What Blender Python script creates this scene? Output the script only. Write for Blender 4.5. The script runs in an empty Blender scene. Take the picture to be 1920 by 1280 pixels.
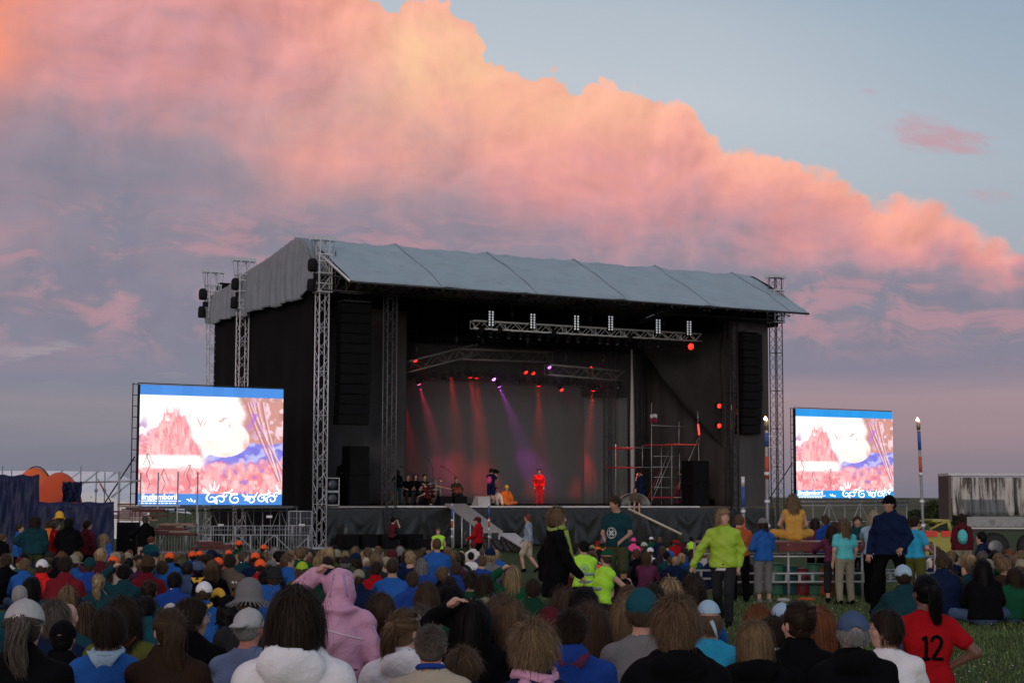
# Open-air concert at dusk: truss stage with tarpaulin roof, two video walls, seated crowd on a field.
import bpy, math, random
import numpy as np
from mathutils import Vector
R = math.radians
SC = bpy.context.scene
COL = SC.collection

# ---------------------------------------------------------------- camera
cam_d = bpy.data.cameras.new("camera")
cam = bpy.data.objects.new("camera", cam_d)
COL.objects.link(cam)
F_PX, HORIZON, ROLL, EYE = 3250.0, 937.0, 0.003, 1.75
PITCH = math.atan((HORIZON - 640) / F_PX)
cam_d.sensor_width = 36.0
cam_d.lens = F_PX / 1920 * 36.0
cam_d.clip_start = 0.1
cam_d.clip_end = 6000
cam.location = (0, 0, EYE)
cam.rotation_mode = 'XYZ'
from mathutils import Matrix
cam.matrix_world = Matrix.Translation((0, 0, EYE)) @ Matrix.Rotation(math.pi / 2 + PITCH, 4, 'X') @ Matrix.Rotation(ROLL, 4, 'Z')
SC.camera = cam
SC.view_settings.view_transform = 'Standard'
SC.view_settings.look = 'None'
SC.view_settings.exposure = 0.0
SC.view_settings.gamma = 1.0
SC.cycles.use_denoising = True
SC.cycles.max_bounces = 6
SC.cycles.volume_bounces = 0
SC.cycles.transparent_max_bounces = 8


# ---------------------------------------------------------------- node helper
class NT:
    """small helper for writing node trees as expressions"""
    def __init__(s, tree):
        s.t = tree
        s.dim = '3D'
        s.n = tree.nodes
        s.l = tree.links

    def put(s, sock, v):
        if isinstance(v, bpy.types.NodeSocket):
            s.l.new(v, sock)
        elif v is not None:
            sock.default_value = v

    def m(s, op, a, b=None, c=None, clamp=False):
        n = s.n.new('ShaderNodeMath')
        n.operation = op
        n.use_clamp = clamp
        s.put(n.inputs[0], a)
        if b is not None: s.put(n.inputs[1], b)
        if c is not None: s.put(n.inputs[2], c)
        return n.outputs[0]

    def vm(s, op, a, b=None):
        n = s.n.new('ShaderNodeVectorMath')
        n.operation = op
        s.put(n.inputs[0], a)
        if b is not None: s.put(n.inputs[3 if op == 'SCALE' else 1], b)
        return n.outputs[0]

    def xyz(s, x, y, z=0.0):
        n = s.n.new('ShaderNodeCombineXYZ')
        for i, v in enumerate((x, y, z)): s.put(n.inputs[i], v)
        return n.outputs[0]

    def sep(s, v):
        n = s.n.new('ShaderNodeSeparateXYZ')
        s.put(n.inputs[0], v)
        return n.outputs

    def noise(s, vec, scale=5.0, detail=4.0, rough=0.5, dist=0.0, col=False):
        n = s.n.new('ShaderNodeTexNoise')
        n.noise_dimensions = s.dim
        if vec is not None: s.put(n.inputs['Vector'], vec)
        s.put(n.inputs['Scale'], scale)
        n.inputs['Detail'].default_value = detail
        n.inputs['Roughness'].default_value = rough
        n.inputs['Distortion'].default_value = dist
        return n.outputs['Color' if col else 'Fac']

    def voro(s, vec, scale=5.0, feat='F1', smooth=None):
        n = s.n.new('ShaderNodeTexVoronoi')
        n.voronoi_dimensions = s.dim
        n.feature = feat
        s.put(n.inputs['Vector'], vec)
        n.inputs['Scale'].default_value = scale
        if smooth is not None: n.inputs['Smoothness'].default_value = smooth
        return n.outputs['Distance']

    def ramp(s, fac, stops, interp='LINEAR'):
        n = s.n.new('ShaderNodeValToRGB')
        n.color_ramp.interpolation = interp
        e = n.color_ramp.elements
        while len(e) < len(stops): e.new(0.5)
        for k, (p, c) in enumerate(stops):
            e[k].position = p
            e[k].color = (*c[:3], 1) if isinstance(c, (tuple, list)) else (c, c, c, 1)
        s.put(n.inputs[0], fac)
        return n.outputs[0]

    def sstep(s, v, a, b, ta=0.0, tb=1.0):
        n = s.n.new('ShaderNodeMapRange')
        n.interpolation_type = 'SMOOTHSTEP'
        s.put(n.inputs[0], v)
        for k, x in zip((1, 2, 3, 4), (a, b, ta, tb)): s.put(n.inputs[k], x)
        return n.outputs[0]

    def lin(s, v, a, b, ta=0.0, tb=1.0):
        n = s.n.new('ShaderNodeMapRange')
        s.put(n.inputs[0], v)
        for k, x in zip((1, 2, 3, 4), (a, b, ta, tb)): s.put(n.inputs[k], x)
        return n.outputs[0]

    def mix(s, f, a, b, mode='MIX'):
        n = s.n.new('ShaderNodeMix')
        n.data_type = 'RGBA'
        n.blend_type = mode
        s.put(n.inputs[0], f)
        for sock, v in ((n.inputs[6], a), (n.inputs[7], b)):
            s.put(sock, (*v, 1) if isinstance(v, (tuple, list)) and len(v) == 3 else v)
        return n.outputs[2]

    def curve(s, v, pts):
        n = s.n.new('ShaderNodeFloatCurve')
        c = n.mapping.curves[0]
        n.mapping.use_clip = False
        n.mapping.extend = 'HORIZONTAL'
        while len(c.points) < len(pts): c.points.new(0.5, 0.5)
        for q, (x, y) in zip(c.points, pts):
            q.location = (x, y)
            q.handle_type = 'AUTO'
        n.mapping.update()
        s.put(n.inputs['Value'], v)
        return n.outputs[0]


def lin3(r, g, b):
    """display (sRGB 0-255) colour to linear"""
    f = lambda c: c / 12.92 if c <= 0.04045 else ((c + 0.055) / 1.055) ** 2.4
    return (f(r / 255), f(g / 255), f(b / 255))


# ---------------------------------------------------------------- dusk sky: Nishita glow + sunset-lit cloud bank
SUN_EL, SUN_AZ = 7.0, 188.0      # low sun behind and to the left of the viewer, through thin cloud
world = bpy.data.worlds.new("World")
SC.world = world
world.use_nodes = True
T = NT(world.node_tree)
T.n.clear()
T.dim = '2D'
geo = T.n.new('ShaderNodeTexCoord')
dx, dy, dz = T.sep(geo.outputs['Generated'])
az = T.m('ARCTAN2', dx, dy)
el = T.m('ARCSINE', dz)
K = F_PX / 1000.0
X = T.m('MULTIPLY', az, K)                 # 1 unit = 1000 picture columns at the centre
Y = T.m('MULTIPLY', el, K)
V2 = T.xyz(X, Y, 0.0)
# upper edge of the cloud bank as a function of bearing
edge_pts = [(-1.4, 1.7), (-.9, 1.25), (-.5, 1.04), (-.33, .965), (-.26, .936), (-.19, .93), (-.12, .915), (-.07, .87), (-.035, .82),
            (.02, .80), (.10, .792), (.17, .79), (.24, .785), (.30, .765), (.345, .735), (.372, .70), (.40, .688), (.46, .679), (.52, .655),
            (.60, .62), (.68, .575), (.74, .565), (.80, .545), (.86, .50), (.97, .45), (1.2, .36), (1.8, .25)]
E0 = T.curve(T.lin(X, -2.0, 2.0), [((x + 2) / 4, y / 2) for x, y in edge_pts])
E0 = T.m('MULTIPLY', E0, 2.0)
warp = T.noise(V2, 3.2, 3, .5, col=True)
V2w = T.vm('ADD', V2, T.vm('SCALE', T.vm('SUBTRACT', warp, (.5, .5, .5)), .10))
bil = T.voro(V2w, 9.0, 'SMOOTH_F1', .35)
bil2 = T.voro(V2w, 21.0, 'SMOOTH_F1', .5)
bil3 = T.voro(V2w, 52.0, 'SMOOTH_F1', .6)
fb = T.noise(V2w, 13, 7, .58)
puff = T.m('ADD', T.m('MULTIPLY', T.m('SUBTRACT', .40, bil), .060), T.m('MULTIPLY', T.m('SUBTRACT', .40, bil2), .045))
puff = T.m('ADD', puff, T.m('MULTIPLY', T.m('SUBTRACT', .42, bil3), .018))
puff = T.m('ADD', puff, T.m('MULTIPLY', T.m('SUBTRACT', fb, .5), .035))
D = T.m('SUBTRACT', T.m('ADD', E0, puff), Y)                                # depth under the edge
soft = T.sstep(X, -.1, .9, .009, .045)
cover = T.sstep(D, 0.0, soft)
# normalised depth 0 at the edge, 1 near the grey base of the bank
base = T.m('MAXIMUM', T.m('SUBTRACT', E0, .29), .12)
t0 = T.m('DIVIDE', D, base)
strV = T.xyz(T.m('ADD', T.m('MULTIPLY', X, .75), T.m('MULTIPLY', Y, .25)), T.m('MULTIPLY', Y, 2.4), 3.7)
strW = T.vm('ADD', strV, T.vm('SCALE', T.vm('SUBTRACT', warp, (.5, .5, .5)), .32))
st1 = T.noise(strW, 2.4, 5, .5)
st2 = T.noise(strW, 9.0, 6, .62)
big = T.noise(V2, 2.3, 3, .5, 0.3)
t1 = T.m('ADD', T.m('MULTIPLY', T.m('ADD', t0, .06), T.sstep(X, -.5, .5, 1.10, 1.30)), T.m('MULTIPLY', T.m('SUBTRACT', st1, .5), .8))
t1 = T.m('ADD', t1, T.m('MULTIPLY', T.m('SUBTRACT', big, .5), .6))
t1 = T.m('ADD', t1, T.m('MULTIPLY', T.m('SUBTRACT', st2, .5), .16))
ccol = T.ramp(t1, [(0.0, lin3(246, 178, 156)), (.16, lin3(240, 166, 152)), (.34, lin3(226, 156, 152)), (.50, lin3(206, 149, 154)),
                   (.66, lin3(178, 144, 154)), (.80, lin3(150, 138, 152)), (1.0, lin3(134, 132, 148))])
# relief of the billows: difference of the same field sampled towards the light
off = T.vm('ADD', V2w, (-.012, .018, 0))
rel = T.m('SUBTRACT', T.noise(V2w, 5.0, 5, .5), T.noise(off, 5.0, 5, .5))
relb = T.m('SUBTRACT', T.voro(off, 9.0, 'SMOOTH_F1', .35), bil)
relief = T.m('ADD', T.m('MULTIPLY', rel, 1.15), T.m('ADD', T.m('MULTIPLY', relb, .5), T.m('MULTIPLY', T.m('SUBTRACT', fb, .5), .22)))
relief = T.m('ADD', 1.0, T.m('MULTIPLY', relief, T.sstep(t0, 0.0, .7, 1.0, .25)))
relief = T.m('MINIMUM', T.m('MAXIMUM', relief, .80), 1.12)
ccol = T.mix(1.0, ccol, T.xyz(relief, relief, relief), 'MULTIPLY')


def blob(cx, cy, rx, ry):
    a = T.m('DIVIDE', T.m('SUBTRACT', X, cx), rx)
    b = T.m('DIVIDE', T.m('SUBTRACT', Y, cy), ry)
    return T.m('EXPONENT', T.m('MULTIPLY', T.m('ADD', T.m('MULTIPLY', a, a), T.m('MULTIPLY', b, b)), -1.0))


nz = T.lin(fb, .3, .7, .55, 1.25)
ccol = T.mix(T.m('MULTIPLY', blob(-.15, .82, .14, .09), T.m('MULTIPLY', nz, .8), None, True), ccol, lin3(252, 205, 162))
ccol = T.mix(T.m('MULTIPLY', T.m('MULTIPLY', blob(.12, .73, .22, .06), nz), .55, None, True), ccol, lin3(255, 196, 158))
ccol = T.mix(T.m('MULTIPLY', T.m('MULTIPLY', blob(-.25, .68, .26, .10), nz), .35, None, True), ccol, lin3(255, 186, 150))
ccol = T.mix(T.m('MULTIPLY', T.m('MULTIPLY', blob(.52, .60, .14, .05), nz), .4, None, True), ccol, lin3(255, 182, 158))
ccol = T.mix(T.m('MULTIPLY', T.m('MULTIPLY', blob(.74, .52, .13, .035), nz), .5, None, True), ccol, lin3(255, 176, 154))
ccol = T.mix(T.m('MULTIPLY', T.m('MULTIPLY', blob(-1.0, .87, .12, .15), nz), .85, None, True), ccol, lin3(255, 150, 112))
ccol = T.mix(T.m('MULTIPLY', T.m('MULTIPLY', blob(-.62, .95, .30, .05), nz), .3, None, True), ccol, lin3(255, 166, 132))
# pink streaks that catch light inside the grey base
stk = T.sstep(T.m('ADD', T.m('MULTIPLY', st2, .65), T.m('MULTIPLY', st1, .35)), .47, .64)
ysel = T.m('MULTIPLY', T.sstep(Y, .16, .34), T.sstep(Y, .62, .46))
ccol = T.mix(T.m('MULTIPLY', T.m('MULTIPLY', stk, ysel), .42), ccol, lin3(214, 152, 157))
# low band under the bank
wave = T.noise(T.xyz(T.m('MULTIPLY', X, .7), T.m('MULTIPLY', Y, 7.0), 9.1), 2.2, 4, .55)
lowL = T.ramp(T.m('ADD', Y, T.m('MULTIPLY', T.m('SUBTRACT', wave, .5), .10)), [(0.0, lin3(118, 120, 134)), (.10, lin3(127, 127, 140)), (.16, lin3(143, 138, 147)), (.22, lin3(130, 132, 148)), (.32, lin3(132, 132, 151))])
lowR = T.ramp(T.m('ADD', Y, T.m('MULTIPLY', T.m('SUBTRACT', wave, .5), .05)), [(0.0, lin3(120, 120, 134)), (.06, lin3(138, 127, 138)), (.13, lin3(158, 136, 143)), (.19, lin3(163, 142, 149)), (.24, lin3(136, 131, 148)), (.34, lin3(140, 134, 152))])
low = T.mix(T.sstep(X, -.2, .6), lowL, lowR)
lowm = T.sstep(T.m('ADD', Y, T.m('MULTIPLY', T.m('SUBTRACT', st1, .5), .12)), .34, .19)
ccol = T.mix(lowm, ccol, low)
wsp = T.m('MULTIPLY', T.sstep(T.noise(T.xyz(T.m('MULTIPLY', X, .9), T.m('MULTIPLY', Y, 5.0), 2.0), 5.5, 6, .6), .56, .68), blob(-.77, .255, .18, .03))
ccol = T.mix(T.m('MULTIPLY', wsp, .7), ccol, lin3(176, 165, 170))
# clear sky, from a Nishita sky plus the pale dusk tint
nish = T.n.new('ShaderNodeTexSky')
nish.sky_type = 'NISHITA'
nish.sun_disc = False
nish.sun_elevation = R(SUN_EL)
nish.sun_rotation = R(SUN_AZ)
nish.air_density = 1.0
nish.dust_density = 2.0
nsk = T.vm('SCALE', nish.outputs[0], .004)
yy = T.m('ADD', Y, T.m('MULTIPLY', T.m('SUBTRACT', X, .1), .16))
clear = T.ramp(yy, [(0.0, lin3(150, 146, 155)), (.35, lin3(164, 168, 178)), (.62, lin3(176, 187, 196)), (.78, lin3(188, 196, 205)), (.94, lin3(176, 187, 198)), (1.0, lin3(166, 180, 194))])
clear = T.mix(T.sstep(X, .3, 1.05, 0.0, .75), clear, T.ramp(Y, [(0.0, lin3(150, 146, 155)), (.35, lin3(158, 160, 170)), (.6, lin3(160, 172, 184)), (.94, lin3(143, 164, 184))]))
clear = T.mix(1.0, clear, nsk, 'ADD')
# detached wisps at the right
wn = T.noise(T.vm('ADD', T.xyz(T.m('ADD', X, T.m('MULTIPLY', Y, .6)), T.m('MULTIPLY', T.m('ADD', Y, T.m('MULTIPLY', X, .28)), 3.2), 1.3), T.vm('SCALE', warp, .25)), 5.0, 6, .62)
wm = T.m('ADD', T.m('MULTIPLY', blob(.83, .655, .13, .030), 1.0), T.m('ADD', blob(.735, .70, .055, .022), T.m('ADD', blob(.67, .748, .06, .009), T.m('MULTIPLY', blob(.90, .56, .12, .02), .7))))
wmask = T.m('MULTIPLY', T.sstep(T.m('ADD', wn, T.m('MULTIPLY', wm, .20)), .58, .84), T.m('MINIMUM', T.m('MULTIPLY', wm, 1.6), 1.0))
clear = T.mix(T.m('MULTIPLY', wmask, .75), clear, lin3(196, 152, 162))
sky = T.mix(cover, clear, ccol)
# above the picture the bank thins into even dusk grey-blue
hi = T.sstep(Y, 1.15, 2.4)
sky = T.mix(hi, sky, lin3(158, 160, 176))
sky = T.mix(T.sstep(Y, 0.0, -.02), sky, lin3(62, 62, 58))
bg = T.n.new('ShaderNodeBackground')
T.put(bg.inputs[0], sky)
bg.inputs[1].default_value = 1.0
wo = T.n.new('ShaderNodeOutputWorld')
T.l.new(bg.outputs[0], wo.inputs[0])
world.cycles.sampling_method = 'MANUAL'
world.cycles.sample_map_resolution = 512

# weak after-glow of the sun
sun_d = bpy.data.lights.new("sun", 'SUN')
sun_d.energy = 0.8
sun_d.angle = R(14)
sun_d.color = (1.0, .90, .84)
sun = bpy.data.objects.new("sun", sun_d)
COL.objects.link(sun)
_v = Vector((math.sin(R(SUN_AZ)) * math.cos(R(SUN_EL)), math.cos(R(SUN_AZ)) * math.cos(R(SUN_EL)), math.sin(R(SUN_EL))))
sun.rotation_euler = _v.to_track_quat('Z', 'Y').to_euler()

# ---------------------------------------------------------------- pixel rays and the stage's own axes (dimensions measured from the photograph)
def ray(px, py):
    x, y = (px - 960) / F_PX, -(py - 640) / F_PX
    c, s = math.cos(ROLL), math.sin(ROLL)
    x, y = c * x - s * y, s * x + c * y
    return (x, math.cos(PITCH) - y * math.sin(PITCH), math.sin(PITCH) + y * math.cos(PITCH))


def at(px, py, Y):
    d = ray(px, py)
    k = Y / d[1]
    return Vector((d[0] * k, Y, EYE + d[2] * k))


def gheight(x, y):
    """field height: flat, rising gently under the rows next to the viewer, soft bumps"""
    t = min(max((14.5 - y) / 6.5, 0), 1)
    t = t * t * (3 - 2 * t)
    q = min(max((y - 27) / 17, 0), 1)
    return .34 * t - .32 * q * q * (3 - 2 * q) + .015 * math.sin(x * .7 + 1) * math.sin(y * .5)


L0 = Vector((-8.1, 73.5, 0))                    # foot of the front left roof tower
SU = Vector((.8685, .4957, 0))                  # along the stage front
SV = Vector((-.4957, .8685, 0))                 # towards the back


def W(u, v, z): return L0 + SU * u + SV * v + Vector((0, 0, z))


def SP(px, py, v):
    """stage coordinates (u, z) of a picture point on the upright plane v"""
    d = Vector(ray(px, py))
    t = (v + L0.dot(SV)) / d.dot(SV)
    p = Vector((0, 0, EYE)) + d * t - L0
    return p.dot(SU), p.z


STAGE_RZ = math.atan2(SU.y, SU.x)


# ---------------------------------------------------------------- materials
MATS = {}


def mat(name, col, rough=.6, metal=0.0, spec=.4, bump=0.0, bscale=30.0, var=.12, vscale=3.0, emit=None, estr=0.0, island=0.0, stretch=None, sheen=0.0, trans=0.0, dirt=None):
    """procedural Principled material: base colour with noise variation, optional bump, sheen and per-island variation"""
    if name in MATS: return MATS[name]
    m = bpy.data.materials.new(name)
    m.use_nodes = True
    t = NT(m.node_tree)
    p = t.n['Principled BSDF']
    tc = t.n.new('ShaderNodeTexCoord').outputs['Object']
    v = tc
    if stretch: v = t.vm('MULTIPLY', tc, stretch)
    c = (*col, 1)
    if var > 0:
        nz = t.noise(v, vscale, 4, .6)
        f = t.lin(nz, .25, .75, 1 - var, 1 + var)
        c = t.vm('SCALE', (col[0], col[1], col[2]), f)
    if dirt:
        nz2 = t.noise(v, dirt[1], 5, .65)
        c = t.mix(t.sstep(nz2, .5, .68, 0, dirt[2]), c, dirt[0])
    if island > 0:
        g = t.n.new('ShaderNodeNewGeometry')
        c = t.vm('SCALE', c if not isinstance(c, tuple) else (col[0], col[1], col[2]), t.lin(g.outputs['Random Per Island'], 0, 1, 1 - island, 1 + island * 1.5))
    t.put(p.inputs['Base Color'], c)
    p.inputs['Roughness'].default_value = rough
    p.inputs['Metallic'].default_value = metal
    p.inputs['Specular IOR Level'].default_value = spec
    if sheen: p.inputs['Sheen Weight'].default_value = sheen
    if trans:
        p.inputs['Transmission Weight'].default_value = trans
    if emit:
        p.inputs['Emission Color'].default_value = (*emit, 1)
        p.inputs['Emission Strength'].default_value = estr
    if bump > 0:
        b = t.n.new('ShaderNodeBump')
        b.inputs['Strength'].default_value = min(1, bump)
        b.inputs['Distance'].default_value = .02
        t.put(b.inputs['Height'], t.noise(v, bscale, 4, .6))
        t.put(p.inputs['Normal'], b.outputs[0])
    MATS[name] = m
    return m


# ---------------------------------------------------------------- mesh collector
class MB:
    def __init__(s):
        s.v, s.f, s.sm = [], [], []

    def add(s, vs, fs, smooth=False):
        o = len(s.v)
        s.v += [tuple(p) for p in vs]
        s.f += [tuple(i + o for i in f) for f in fs]
        s.sm += [smooth] * len(fs)
        return s

    def box(s, c, size, ax=None):
        """box about c; ax = (right, forward, up) unit vectors, world axes by default"""
        c = Vector(c)
        a, b, d = ax or (Vector((1, 0, 0)), Vector((0, 1, 0)), Vector((0, 0, 1)))
        hx, hy, hz = size[0] / 2, size[1] / 2, size[2] / 2
        vs = [c + a * (hx * i) + b * (hy * j) + d * (hz * k) for k in (-1, 1) for j in (-1, 1) for i in (-1, 1)]
        return s.add(vs, [(0, 2, 3, 1), (4, 5, 7, 6), (0, 1, 5, 4), (2, 6, 7, 3), (0, 4, 6, 2), (1, 3, 7, 5)])

    def tube(s, pts, r, n=6, cap=True, r2=None):
        """round tube along a polyline; r may change linearly to r2"""
        pts = [Vector(p) for p in pts]
        m = len(pts)
        r2 = r if r2 is None else r2
        up = Vector((0, 0, 1))
        vs = []
        px = None
        for i, p in enumerate(pts):
            t = (pts[min(i + 1, m - 1)] - pts[max(i - 1, 0)])
            t = t.normalized() if t.length > 1e-9 else up
            if px is None:
                px = t.cross(up if abs(t.z) < .95 else Vector((1, 0, 0))).normalized()
            else:
                px = (px - t * px.dot(t))
                px = px.normalized() if px.length > 1e-6 else t.orthogonal().normalized()
            py = t.cross(px)
            rr = r + (r2 - r) * i / max(1, m - 1)
            for k in range(n):
                a = 2 * math.pi * k / n
                vs.append(p + px * (rr * math.cos(a)) + py * (rr * math.sin(a)))
        fs = [(i * n + k, i * n + (k + 1) % n, (i + 1) * n + (k + 1) % n, (i + 1) * n + k) for i in range(m - 1) for k in range(n)]
        s.add(vs, fs, n > 4)
        if cap:
            o = len(s.v) - m * n
            s.f += [tuple(o + k for k in reversed(range(n))), tuple(o + (m - 1) * n + k for k in range(n))]
            s.sm += [False, False]
        return s

    def bar(s, a, b, r, n=4): return s.tube((a, b), r, n)

    def lathe(s, c, prof, n=16, ax=None):
        """surface of revolution about the local z through c: prof = [(radius, z)]"""
        c = Vector(c)
        a, b, d = ax or (Vector((1, 0, 0)), Vector((0, 1, 0)), Vector((0, 0, 1)))
        vs = []
        for r, z in prof:
            for k in range(n):
                t = 2 * math.pi * k / n
                vs.append(c + a * (r * math.cos(t)) + b * (r * math.sin(t)) + d * z)
        m = len(prof)
        fs = [(i * n + k, i * n + (k + 1) % n, (i + 1) * n + (k + 1) % n, (i + 1) * n + k) for i in range(m - 1) for k in range(n)]
        s.add(vs, fs, True)
        o = len(s.v) - m * n
        s.f += [tuple(o + k for k in reversed(range(n))), tuple(o + (m - 1) * n + k for k in range(n))]
        s.sm += [False, False]
        return s

    def grid(s, P, smooth=True, thick=0.0):
        """P[i][j] points; thick > 0 adds a second skin and rims"""
        ni, nj = len(P), len(P[0])
        A = [Vector(p) for row in P for p in row]
        fs = [(i * nj + j, i * nj + j + 1, (i + 1) * nj + j + 1, (i + 1) * nj + j) for i in range(ni - 1) for j in range(nj - 1)]
        if thick <= 0: return s.add(A, fs, smooth)
        N = [Vector((0, 0, 0)) for _ in A]
        for f in fs:
            n = (A[f[1]] - A[f[0]]).cross(A[f[3]] - A[f[0]])
            for i in f: N[i] += n
        B = [a - (n.normalized() if n.length > 0 else Vector((0, 0, 1))) * thick for a, n in zip(A, N)]
        o = len(A)
        rim = [(j, j + 1) for j in range(nj - 1)] + [((i) * nj + nj - 1, (i + 1) * nj + nj - 1) for i in range(ni - 1)]
        rim += [((ni - 1) * nj + j + 1, (ni - 1) * nj + j) for j in range(nj - 1)] + [((i + 1) * nj, i * nj) for i in range(ni - 1)]
        s.add(A + B, fs + [tuple(reversed([i + o for i in f])) for f in fs] + [(b, a, a + o, b + o) for a, b in rim], smooth)
        return s

    def build(s, name, material, parent=None, origin=None):
        """link as ONE object; vertices were given in world space, parent roots carry only a location"""
        me = bpy.data.meshes.new(name)
        o0 = Vector(origin) if origin is not None else (wloc(parent) if parent is not None else Vector((0, 0, 0)))
        me.from_pydata([(p[0] - o0.x, p[1] - o0.y, p[2] - o0.z) for p in s.v], [], s.f)
        me.polygons.foreach_set('use_smooth', s.sm)
        me.materials.append(material)
        me.update()
        ob = bpy.data.objects.new(name, me)
        COL.objects.link(ob)
        if parent is not None:
            ob.parent = parent
        elif origin is not None:
            ob.location = o0
        return ob


def wloc(o):
    v = Vector((0, 0, 0))
    while o is not None:
        v += o.location
        o = o.parent
    return v


def tag(o, label=None, cat=None, group=None, kind=None):
    if label: o['label'] = label
    if cat: o['category'] = cat
    if group: o['group'] = group
    if kind: o['kind'] = kind
    return o


def thing(name, loc, label, cat, group=None, rz=0.0):
    o = bpy.data.objects.new(name, None)
    COL.objects.link(o)
    o.location = loc
    o.rotation_euler = (0, 0, rz)
    o.empty_display_size = .2
    return tag(o, label, cat, group)


def copy_tree(o, parent=None):
    c = o.copy()
    COL.objects.link(c)
    c.parent = parent
    for ch in list(o.children): copy_tree(ch, c)
    return c


def truss(mb, a, b, w, side, up, r=.025, step=None, rd=.012, n=5, faces=(0, 1, 2, 3)):
    """square lattice truss between a and b; side/up unit vectors of its section"""
    a, b = Vector(a), Vector(b)
    L = (b - a).length
    t = (b - a) / L
    step = step or w
    k = max(1, round(L / step))
    cs = [side * (i * w / 2) + up * (j * w / 2) for i, j in ((-1, -1), (1, -1), (1, 1), (-1, 1))]
    for c in cs: mb.tube((a + c, b + c), r, n)
    for f in faces:
        c0, c1 = cs[f], cs[(f + 1) % 4]
        for i in range(k):
            p, q = a + t * (L * i / k), a + t * (L * (i + 1) / k)
            m1, m2 = (c0, c1) if i % 2 == 0 else (c1, c0)
            mb.bar(p + m1, q + m2, rd, 4)
        for i in range(0, k + 1, 4):
            p = a + t * (L * min(i, k) / k)
            mb.bar(p + c0, p + c1, rd, 4)
    return mb


def wtext(body, size, material, name, parent, org, ax, bold=.0, depth=.004, align='LEFT', shear=0.0, sx=1.0, maxw=None):
    """lettering as a mesh standing on the plane ax = (right, up, normal)"""
    cu = bpy.data.curves.new(name, 'FONT')
    cu.body = body
    cu.size = size
    cu.extrude = depth
    cu.offset = bold
    cu.shear = shear
    cu.align_x = align
    cu.resolution_u = 3
    ob = bpy.data.objects.new(name, cu)
    COL.objects.link(ob)
    dg = bpy.context.evaluated_depsgraph_get()
    me = bpy.data.meshes.new_from_object(ob.evaluated_get(dg))
    bpy.data.objects.remove(ob)
    n = len(me.vertices)
    co = np.empty(n * 3)
    me.vertices.foreach_get('co', co)
    co = co.reshape(-1, 3)
    if maxw: sx = maxw / max(1e-6, (co[:, 0].max() - co[:, 0].min()))
    co[:, 0] *= sx
    A = np.array([list(ax[0]), list(ax[1]), list(ax[2])])
    w = co @ A + np.array(list(org)) - np.array(list(wloc(parent) if parent else (0, 0, 0)))
    me.vertices.foreach_set('co', w.ravel())
    me.materials.clear()
    me.materials.append(material)
    o = bpy.data.objects.new(name, me)
    COL.objects.link(o)
    o.parent = parent
    return o

# ---------------------------------------------------------------- ground
random.seed(4)
RNG = np.random.default_rng(7)
UP = Vector((0, 0, 1))


def ground_material():
    m = bpy.data.materials.new('field_grass')
    m.use_nodes = True
    t = NT(m.node_tree)
    p = t.n['Principled BSDF']
    pos = t.n.new('ShaderNodeNewGeometry').outputs['Position']
    a = t.noise(pos, .35, 5, .6)
    b = t.noise(pos, 6.0, 6, .7)
    d = t.noise(t.vm('MULTIPLY', pos, (1, .5, 1)), 1.3, 5, .65)
    c = t.mix(t.sstep(b, .3, .7), (.030, .050, .018), (.070, .105, .036))
    c = t.mix(t.sstep(a, .42, .62, 0, .55), c, (.070, .085, .036))
    c = t.mix(t.sstep(d, .58, .70, 0, .6), c, (.070, .056, .036))
    t.put(p.inputs['Base Color'], c)
    p.inputs['Roughness'].default_value = .95
    p.inputs['Specular IOR Level'].default_value = .1
    bp = t.n.new('ShaderNodeBump')
    bp.inputs['Distance'].default_value = .06
    t.put(bp.inputs['Height'], t.noise(pos, 22.0, 5, .7))
    t.put(p.inputs['Normal'], bp.outputs[0])
    return m


gm = ground_material()
mb = MB()
ys = sorted(set([-40, -20, -8, 0] + [3 + .5 * i for i in range(34)] + [20 + 2 * i for i in range(41)] + [110, 130, 160, 200, 260, 340, 450, 600, 900, 1500, 3000]))
xs = [-1500, -600, -300, -150, -80, -50] + [-30 + 1.0 * i for i in range(61)] + [50, 80, 150, 300, 600, 1500]
mb.grid([[(x, y, gheight(x, y) if abs(x) < 40 and y < 100 else (-.32 if y > 44 else 0)) for y in ys] for x in xs])
gr = mb.build('grass_field', gm)
tag(gr, kind='structure')
# low rise of meadow on the horizon at the right
mb = MB()
hx = [-60, -20, 20, 60, 100, 140, 200, 280, 380, 500]
prof_h = [0, .1, .9, 1.0, 1.05, 1.0, 1.0, 1.05, .9, 0]
mb.grid([[(x, y, -.4 + k * h) for y, k in ((190, 0), (230, .35), (280, 1.1), (340, 2.0), (420, 2.75), (520, 3.1), (700, 2.0), (900, 0))] for x, h in zip(hx, prof_h)])
hm = mat('meadow_hill', (.085, .088, .045), .95, var=.35, vscale=.05, spec=.1)
tag(mb.build('hill', hm), kind='structure')

# ---------------------------------------------------------------- materials of the stage
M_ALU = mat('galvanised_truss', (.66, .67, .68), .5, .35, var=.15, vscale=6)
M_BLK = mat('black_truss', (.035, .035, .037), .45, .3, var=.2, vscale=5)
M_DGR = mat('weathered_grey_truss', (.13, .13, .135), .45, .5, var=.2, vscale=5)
M_BOX = mat('black_speaker_cabinet', (.006, .006, .0065), .7, 0, .15, var=.2)
M_GRL = mat('speaker_grille', (.009, .009, .010), .8, 0, .1, bump=.6, bscale=160, var=.2)
M_SKIN_CAN = mat('canopy_tarpaulin', (.32, .41, .445), .55, 0, .35, bump=.25, bscale=3.5, var=.08, vscale=.8, dirt=((.17, .21, .23), 1.0, .22))
M_TARP = mat('grey_side_tarpaulin', (.24, .275, .295), .6, 0, .3, bump=.5, bscale=4, var=.12, vscale=1.2, dirt=((.18, .19, .2), 2.3, .4))
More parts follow.
